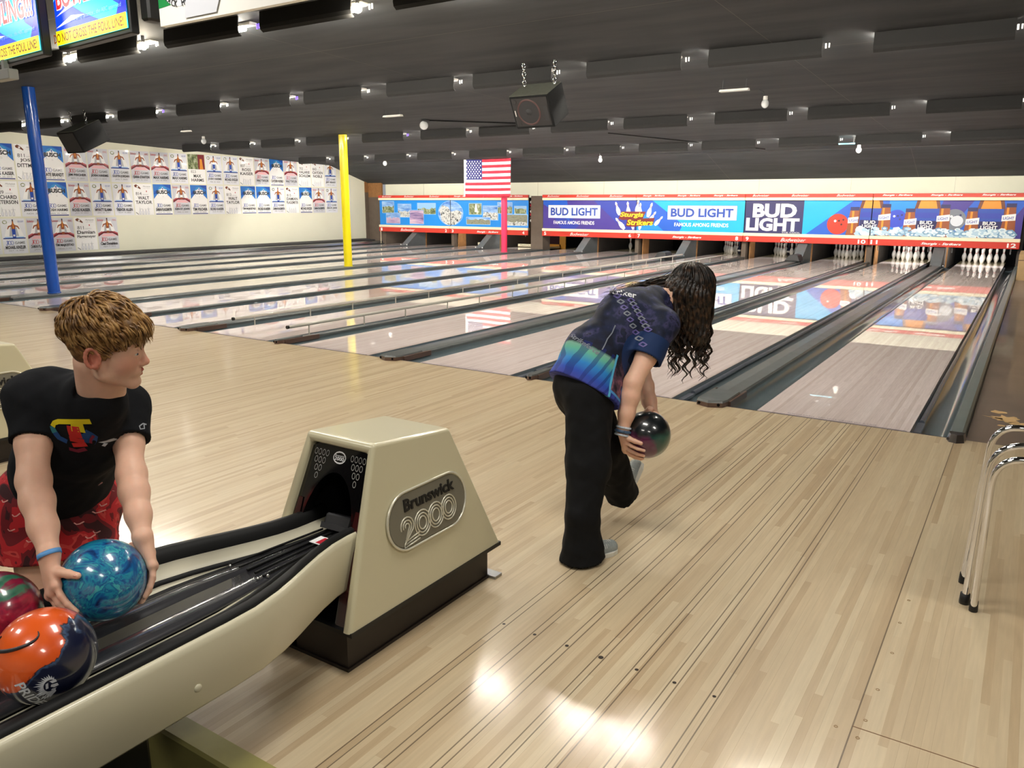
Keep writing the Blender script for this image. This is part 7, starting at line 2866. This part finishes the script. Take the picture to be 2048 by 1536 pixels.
    T.cone(waist - UPV * 0.055 + g * 0.03, pel + g * 0.10 - UPV * 0.03, 0.11, 0.10, 0.05)
    T.cone(chest - UPV * 0.05, waist - UPV * 0.05, 0.11, 0.12, 0.05)
    T.cone(waist, Rhip + (Rkn - Rhip) * 0.2, 0.13, 0.135, 0.05)
    Rh, Lh = Rsh * 0.42 + Rel * 0.58, Lsh * 0.42 + Lel * 0.58
    TS = [Sculpt().cone(Rsh, Rh + (Rel - Rsh) * 0.3, 0.072, 0.078), Sculpt().cone(Lsh, Lh + (Lel - Lsh) * 0.3, 0.070, 0.074)]
    nR = (Rel - Rsh) / np.linalg.norm(Rel - Rsh)
    nL = (Lel - Lsh) / np.linalg.norm(Lel - Lsh)
    hem_n = V3((-0.0855, -2.8230, 0.6756)) - V3((-0.0403, -2.6977, 0.8461))
    hem_n = hem_n / np.linalg.norm(hem_n)
    hem_c = V3((0.0137, -2.8623, 0.7431))
    ax_b = (chest - pel) / np.linalg.norm(chest - pel)
    nk_ax = (O - c7) / np.linalg.norm(O - c7)

    TALL = Sculpt()
    TALL.pr = T.pr + TS[0].pr + TS[1].pr

    def cut(X, _d):
        d = T.dist(X)
        for q_, hm, n_ in ((TS[0], Rh, nR), (TS[1], Lh, nL)):
            ds = np.maximum(q_.dist(X), (X - hm) @ n_ - 0.003 * vnoise(X, 30))
            h = np.clip(0.5 + 0.5 * (d - ds) / 0.03, 0, 1)
            d = d * (1 - h) + ds * h - 0.03 * h * (1 - h)
        d = d + 0.006 * vnoise(X, 17, 0.5) + 0.0025 * vnoise(X, 48, 2.5)
        for hm, n_ in ((Rh, nR), (Lh, nL)):
            t = (X - hm) @ n_
            rad = np.linalg.norm(X - hm - t[:, None] * n_, axis=1)
            d = np.maximum(d, -np.maximum(rad - 0.066, np.abs(t) - 0.05))
        d = np.maximum(d, (X - hem_c) @ hem_n)
        q = X - c7
        al = q @ nk_ax
        rad = np.linalg.norm(q - al[:, None] * nk_ax, axis=1)
        return np.maximum(d, -np.maximum(rad - 0.066, -(al + 0.01)))
    Vt, Qt = TALL.mesh(0.006, cut)
    # printed jersey pattern in body coordinates
    m, nt, b = new_mat('jersey_print')
    N = NT(nt)
    gm = N.n('NewGeometry')
    sv = N.n('VectorMath', operation='SUBTRACT')
    N.l(gm.outputs['Position'], sv.inputs[0])
    sv.inputs[1].default_value = tuple(hem_c)
    def dot_(v_):
        nd = N.n('VectorMath', operation='DOT_PRODUCT')
        N.l(sv.outputs[0], nd.inputs[0])
        nd.inputs[1].default_value = tuple(v_)
        return nd.outputs['Value']
    al = dot_(-hem_n)                       # distance up the back from the hem
    w_ax = np.cross(hem_n, lat); w_ax /= np.linalg.norm(w_ax)
    if w_ax @ cR < 0:
        w_ax = -w_ax
    ws = dot_(w_ax)
    nz = N.n('TexNoise')
    nz.inputs['Scale'].default_value = 14
    nz.inputs['Detail'].default_value = 4
    N.l(sv.outputs[0], nz.inputs['Vector'])
    # rays fanning up from the hem
    ang = N.m('DIVIDE', N.m('ADD', ws, 0.18), N.m('ADD', al, 0.35))
    ray = N.m('SINE', N.m('MULTIPLY', ang, 75.0))
    base = N.ramp(N.m('ADD', N.m('MULTIPLY', al, 4.5), N.m('MULTIPLY', nz.outputs['Fac'], 0.12)), [(0.0, rgb(64, 60, 140)), (0.22, rgb(40, 74, 170)), (0.45, rgb(40, 128, 196)), (0.68, rgb(96, 176, 150)), (0.78, rgb(120, 170, 150)), (0.84, rgb(22, 26, 44))])
    base = N.mix(N.m('MULTIPLY', N.m('GREATER_THAN', ray, 0.45), 0.6), base, rgb(20, 36, 110))
    darkc = N.ramp(nz.outputs['Fac'], [(0.38, rgb(16, 20, 38)), (0.52, rgb(26, 34, 62)), (0.60, rgb(60, 58, 96)), (0.64, rgb(24, 28, 48)), (0.8, rgb(30, 40, 70))])
    f1 = N.m('GREATER_THAN', al, 0.19)
    col = N.mix(f1, base, darkc)
    # dusky rose patch on the side
    side_f = N.m('MULTIPLY', N.m('GREATER_THAN', ws, 0.035), N.m('LESS_THAN', ws, 0.13))
    side_f = N.m('MULTIPLY', side_f, N.m('GREATER_THAN', al, 0.03))
    side_f = N.m('MULTIPLY', side_f, N.m('LESS_THAN', al, 0.22))
    rose = N.ramp(nz.outputs['Fac'], [(0.40, rgb(22, 24, 40)), (0.5, rgb(92, 62, 84)), (0.58, rgb(150, 100, 112)), (0.66, rgb(40, 44, 80))])
    col = N.mix(side_f, col, rose)
    line_f = N.m('MULTIPLY', N.m('COMPARE', ws, 0.03, 0.006), N.m('LESS_THAN', al, 0.2))
    col = N.mix(line_f, col, rgb(90, 180, 220))
    line_f = N.m('MULTIPLY', N.m('COMPARE', al, 0.03, 0.006), N.m('GREATER_THAN', ws, 0.03))
    col = N.mix(line_f, col, rgb(80, 150, 210))
    # plain navy sleeves
    sl = N.n('VectorMath', operation='DISTANCE')
    N.l(gm.outputs['Position'], sl.inputs[0])
    sl.inputs[1].default_value = tuple(Rh)
    col = N.mix(N.m('LESS_THAN', sl.outputs['Value'], 0.125), col, rgb(24, 48, 92))
    N.l(col, b.inputs['Base Color'])
    b.inputs['Roughness'].default_value = 0.7
    b.inputs['Specular IOR Level'].default_value = 0.3
    jersey = np_mesh('jersey', Vt, Qt, m, root)
    bv = bvh_of(Vt, Qt)
    wt = mat('jersey_white', (226, 226, 232), 0.6)
    gy = mat('jersey_grey', (122, 128, 140), 0.5)
    ang_ = math.radians(14)
    text_on(bv, 'jersey_lettering', 'Striker', wt, V3((0.0685, -2.5928, 1.1478)), cR * math.cos(ang_) - cU * math.sin(ang_), cU * math.cos(ang_) + cR * math.sin(ang_), cF, 0.13, 0.032, jersey)
    ang_ = math.radians(-38)
    Ua = cR * math.cos(ang_) + cU * math.sin(ang_)
    Va = cU * math.cos(ang_) - cR * math.sin(ang_)
    text_on(bv, 'jersey_side_text', 'Strikeforce', gy, V3((-0.0564, -2.7391, 0.9116)), Ua, Va, cF, 0.15, 0.022, jersey, 0.02, 0.4)
    s2 = 3.6 / 1576.8
    # silver link pattern down the back
    plan = []
    for (x0_, y0_, x1_, y1_) in ((1236, 590, 1280, 690), (1262, 600, 1292, 660)):
        n = 9
        for i in range(n):
            t = i / (n - 1)
            cx, cy_ = x0_ + (x1_ - x0_) * t, y0_ + (y1_ - y0_) * t
            plan.append((gy if i % 2 else mat('jersey_violet', (96, 86, 150), 0.5), 0.006, [((cx + a - 1235) * s2, -(cy_ + b2 - 690) * s2) for a, b2 in ((-7, 0), (0, -4), (7, 1), (0, 5), (-7, 0))]))
    plan.append((gy, 0.005, [((a - 1235) * s2, -(b2 - 690) * s2) for a, b2 in ((1228, 652), (1220, 668), (1210, 680), (1204, 692), (1198, 702))]))
    strokes_on(bv, 'jersey_chain_print', plan, V3((0.0759, -2.6535, 0.9097)), cR, cU, cF, jersey)

    # wide black trousers
    H = Sculpt()
    H.cone(pel + (waist - pel) * 0.3, pel, 0.115, 0.130, 0.05)
    H.cone(Rhip, Lhip, 0.108, 0.108, 0.05)
    Rlow = V3((0.1067, -3.0194, 0.0852))
    H.cone(Rhip, Rkn, 0.108, 0.094, 0.03)
    Rsn = Rlow + V3((0, 0, 0.13)) * 1.0
    H.cone(Rkn, Rsn, 0.092, 0.074, 0.03)
    Rbt = V3((Rlow[0], Rlow[1], 0.0)) + g * 0.005
    H.cone(Rsn, Rbt + V3((0, 0, 0.05)), 0.074, 0.088, 0.02)
    H.cone(Rbt + V3((0, 0, 0.05)), Rbt, 0.090, 0.108, 0.02)
    Llow = V3((0.0236, -2.4401, 0.1172))
    H.cone(Lhip, Lkn, 0.112, 0.086, 0.03)
    H.cone(Lkn, Llow, 0.082, 0.086, 0.03)
    nl = (Llow - Lkn) / np.linalg.norm(Llow - Lkn)
    zfl = 0.012

    def cut2(X, d):
        d = d + 0.008 * vnoise(X * np.array([1, 1, 0.35]), 24, 3.0) + 0.003 * vnoise(X, 60, 1.0)
        low = X[:, 2] < 0.35
        nearR = np.linalg.norm((X - Rlow)[:, :2], axis=1) < np.linalg.norm((X - Llow)[:, :2], axis=1)
        d = np.where(low & nearR, np.maximum(d, -(X[:, 2] - zfl - 0.012 * np.clip(((X - Rlow) @ g) / 0.1, 0, 1))), d)
        t = (X - Llow) @ nl
        d = np.where(~nearR & (t > -0.05), np.maximum(d, t - 0.012), d)
        q = X - Lkn
        al_ = q @ nl
        rad = np.linalg.norm(q - al_[:, None] * nl, axis=1)
        d = np.maximum(d, -np.maximum(rad - 0.07, 0.16 - al_))
        return d
    Vh, Qh = H.mesh(0.007, cut2)
    np_mesh('trousers', Vh, Qh, mat('black_trousers', (13, 13, 15), 0.85, noise=0.15, nscale=80, spec=0.25), root)

    # shoes
    sm = mat('shoe_grey', (150, 156, 154), 0.6, noise=0.12, nscale=90)
    so = mat('shoe_sole', (226, 224, 214), 0.5)
    def shoe(heel, toe, upv, nm):
        ax = toe - heel
        ln = np.linalg.norm(ax)
        ax = ax / ln
        upn = upv - ax * (upv @ ax)
        upn /= np.linalg.norm(upn)
        sd = np.cross(ax, upn)
        K = Sculpt()
        K.cone(heel + ax * 0.035 + upn * 0.035, heel + ax * 0.12 + upn * 0.04, 0.040, 0.041, 0.03)
        K.cone(heel + ax * 0.12 + upn * 0.034, heel + ax * (ln - 0.035) + upn * 0.028, 0.042, 0.033, 0.03)
        K.cone(heel + ax * 0.05 + upn * 0.05, heel + ax * 0.05 + upn * 0.085, 0.036, 0.036, 0.03)
        Vs, Qs = K.mesh(0.006, lambda X, d: np.maximum(d, -((X - heel) @ upn - 0.012)))
        sh = np_mesh('shoe', Vs, Qs, sm, root)
        outl = [(0.0, 0.0), (0.01, 0.03), (0.06, 0.036), (0.15, 0.043), (ln - 0.05, 0.042), (ln - 0.015, 0.028), (ln, 0.0)]
        ring = outl + [(a, -b2) for a, b2 in reversed(outl[1:-1])]
        vs = [tuple(heel + ax * a + sd * b2 * 1.03 + upn * 0.001) for a, b2 in ring] + [tuple(heel + ax * a + sd * b2 * 1.06 + upn * 0.02) for a, b2 in ring]
        n = len(ring)
        mb = MB().add(vs, [tuple(range(n)), tuple(range(2 * n - 1, n - 1, -1))] + [(i, n + i, n + (i + 1) % n, (i + 1) % n) for i in range(n)])
        o = recalc(mb.build('sole', so, sh))
        mb = MB()
        for i in range(7):
            a = ln - 0.045 - i * 0.011
            w = 0.026 + 0.004 * min(i, 4)
            mb.tube([tuple(heel + ax * a + sd * (w * math.sin(t)) + upn * (0.030 + (0.0335 + 0.001 * i) * math.cos(t))) for t in (-1.2, -0.7, -0.2, 0.3, 0.8, 1.2)], 0.0014, 5)
        mb.build('knit_ribs', mat('shoe_ribs', (226, 226, 220), 0.6), sh)
    gd = V3((0.47, 0.88, 0)); gd /= np.linalg.norm(gd)
    hR = V3((Ran[0], Ran[1], 0.0)) - gd * 0.06
    shoe(hR, hR + gd * 0.262, UPV, 'near')
    hL = V3((0.0451, -2.4641, 0.0681))
    shoe(hL, V3((0.0537, -2.2670, 0.2304)), -cR * 0.75 + cU * 0.45 - cF * 0.3, 'far')
    # watch strap and bracelets
    ax = (Rwr - Rel) / np.linalg.norm(Rwr - Rel)
    a0 = np.cross(ax, cR); a0 /= np.linalg.norm(a0)
    a1 = np.cross(a0, ax)
    for nm, off, rr, th_, c in (('bracelet', -0.012, 0.0305, 0.0055, (206, 214, 226)), ('watch', 0.006, 0.0315, 0.0075, (66, 92, 122)), ('bracelet', 0.022, 0.0305, 0.005, (188, 196, 206))):
        mb = MB().tube([tuple(Rwr + ax * off + (a0 * math.cos(t * math.pi / 12) + a1 * math.sin(t * math.pi / 12)) * rr) for t in range(25)], th_, 8, 0, False)
        mb.build(nm, mat('band_%s_%d' % (nm, int(off * 1000)), c, 0.4, noise=0.25, nscale=40), root)

    # hair: cap plus long wavy strands hanging straight down
    hm = hair_mat('hair_dark', (14, 10, 9), (34, 24, 18), (74, 52, 36))
    Hc = Sculpt()
    Hc.ell(L(-0.012, 0, 0.050), np.array([0.106, 0.092, 0.100]) * sc, Fm, 0.02)
    Hc.ell(L(-0.045, 0, -0.02), np.array([0.075, 0.086, 0.09]) * sc, Fm, 0.03)
    fall0, fall1 = V3((0.2422, -2.2039, 1.0818)), V3((0.2893, -2.2176, 0.9205))
    Hc.cone(fall0, fall1, 0.100, 0.058, 0.04)
    Hc.cone(L(-0.02, 0, -0.05), V3((0.2079, -2.2998, 0.9925)), 0.070, 0.040, 0.03)

    def grooves(X, d):
        an = np.arctan2(X[:, 1] - fall0[1], X[:, 0] - fall0[0])
        return d + 0.004 * np.sin(an * 26 + 3 * np.sin(X[:, 2] * 30)) + 0.003 * np.sin(an * 61 + 40 * X[:, 2])
    Vc, Qc = Hc.mesh(0.006, grooves)
    np_mesh('hair', Vc, Qc, hm, body)
    rg = np.random.RandomState(12)
    mb = MB()
    cen = L(-0.012, 0, 0.050)
    HR = np.array([0.110, 0.096, 0.104]) * sc
    for i in range(900):
        an = rg.uniform(0, 2 * math.pi)
        rad = rg.uniform(0.80, 1.04)
        # each lock leaves the rim of the head, hangs down and ends ragged
        e_ = rg.normal(0, 1, 3)
        e_ /= np.linalg.norm(e_)
        p_ = cen + (e_ * HR * 1.0) @ Fm
        q = p_.copy()
        clump = math.sin(an * 1.0)
        n0 = (e_ / HR) @ Fm
        n0 /= np.linalg.norm(n0)
        hd = math.atan2(n0[1], n0[0])
        cl = round(hd * 4.5) / 4.5                      # locks gather into clumps around the head
        ph = cl * 7.3
        wl = 0.075 + 0.02 * math.sin(cl * 5)
        zend = 0.80 + 0.07 * math.sin(cl * 11 + 1) + rg.uniform(-0.05, 0.06)
        if rg.rand() < 0.25:
            zend += 0.10
        pts = [p_]
        outv = V3((math.cos(hd), math.sin(hd), 0))
        for k_ in range(44):
            rel = (q - cen) @ Fm.T
            ee = rel / (HR * 1.03)
            le = np.linalg.norm(ee)
            n2 = (ee / HR) @ Fm
            n2 /= np.linalg.norm(n2) + 1e-9
            dn = V3((0, 0, -1.0))
            if n2[2] > -0.1 and le < 1.1:
                st_ = dn - n2 * (dn @ n2) + 0.05 * outv
                q = q + st_ / (np.linalg.norm(st_) + 1e-9) * 0.015
                ee = ((q - cen) @ Fm.T) / (HR * 1.03)
                le = np.linalg.norm(ee)
                if le < 1.0:
                    q = cen + (ee / le * HR * 1.03) @ Fm
            else:
                # drift toward the clump line as it falls
                tgt = cen + V3((math.cos(cl), math.sin(cl), 0)) * (0.088 + 0.012 * math.sin(cl * 9))
                q = q + (tgt - q) * V3((0.05, 0.05, 0)) + V3((0, 0, -0.0155))
            sw_ = 0.013 * max(0, min(1, (1.06 - q[2]) * 4.5))
            pts.append(q + V3((math.sin(q[2] * 6.283 / wl + ph), math.cos(q[2] * 6.283 / wl + ph), 0)) * sw_)
            if q[2] < zend:
                break
        if len(pts) < 4:
            continue
        nr_ = (pts[len(pts) // 2] - cen) * np.array([1, 1, 0])
        nr_ = nr_ / (np.linalg.norm(nr_) + 1e-9) + 0.001
        ribbon(mb, pts, rg.uniform(0.003, 0.0075), 0.0008, nr_)
    # strands lying over the far shoulder and the back
    for i in range(90):
        a = V3((0.1511, -2.2132, 1.1746)) + rg.normal(0, 0.018, 3)
        c_ = V3((0.0217, -2.2775, 1.1580)) + rg.normal(0, 0.016, 3)
        e_ = V3((-0.1238, -2.4187, 1.0784)) + rg.normal(0, 0.02, 3) + (c_ - V3((0.0217, -2.2775, 1.1580))) * 0.8
        t1 = rg.uniform(0.55, 1.0)
        pts = [a * (1 - t * t1) ** 2 + 2 * c_ * (t * t1) * (1 - t * t1) + e_ * (t * t1) ** 2 + V3((0, 0, 0.004 * math.sin(t * 14 + i))) for t in np.linspace(0, 1, 14)]
        ribbon(mb, pts, rg.uniform(0.003, 0.006), 0.0006, V3((0, 0, 1)) + cF * -0.3)
    mb.build('hair_strands', hm, body)


build_boy()
build_girl()
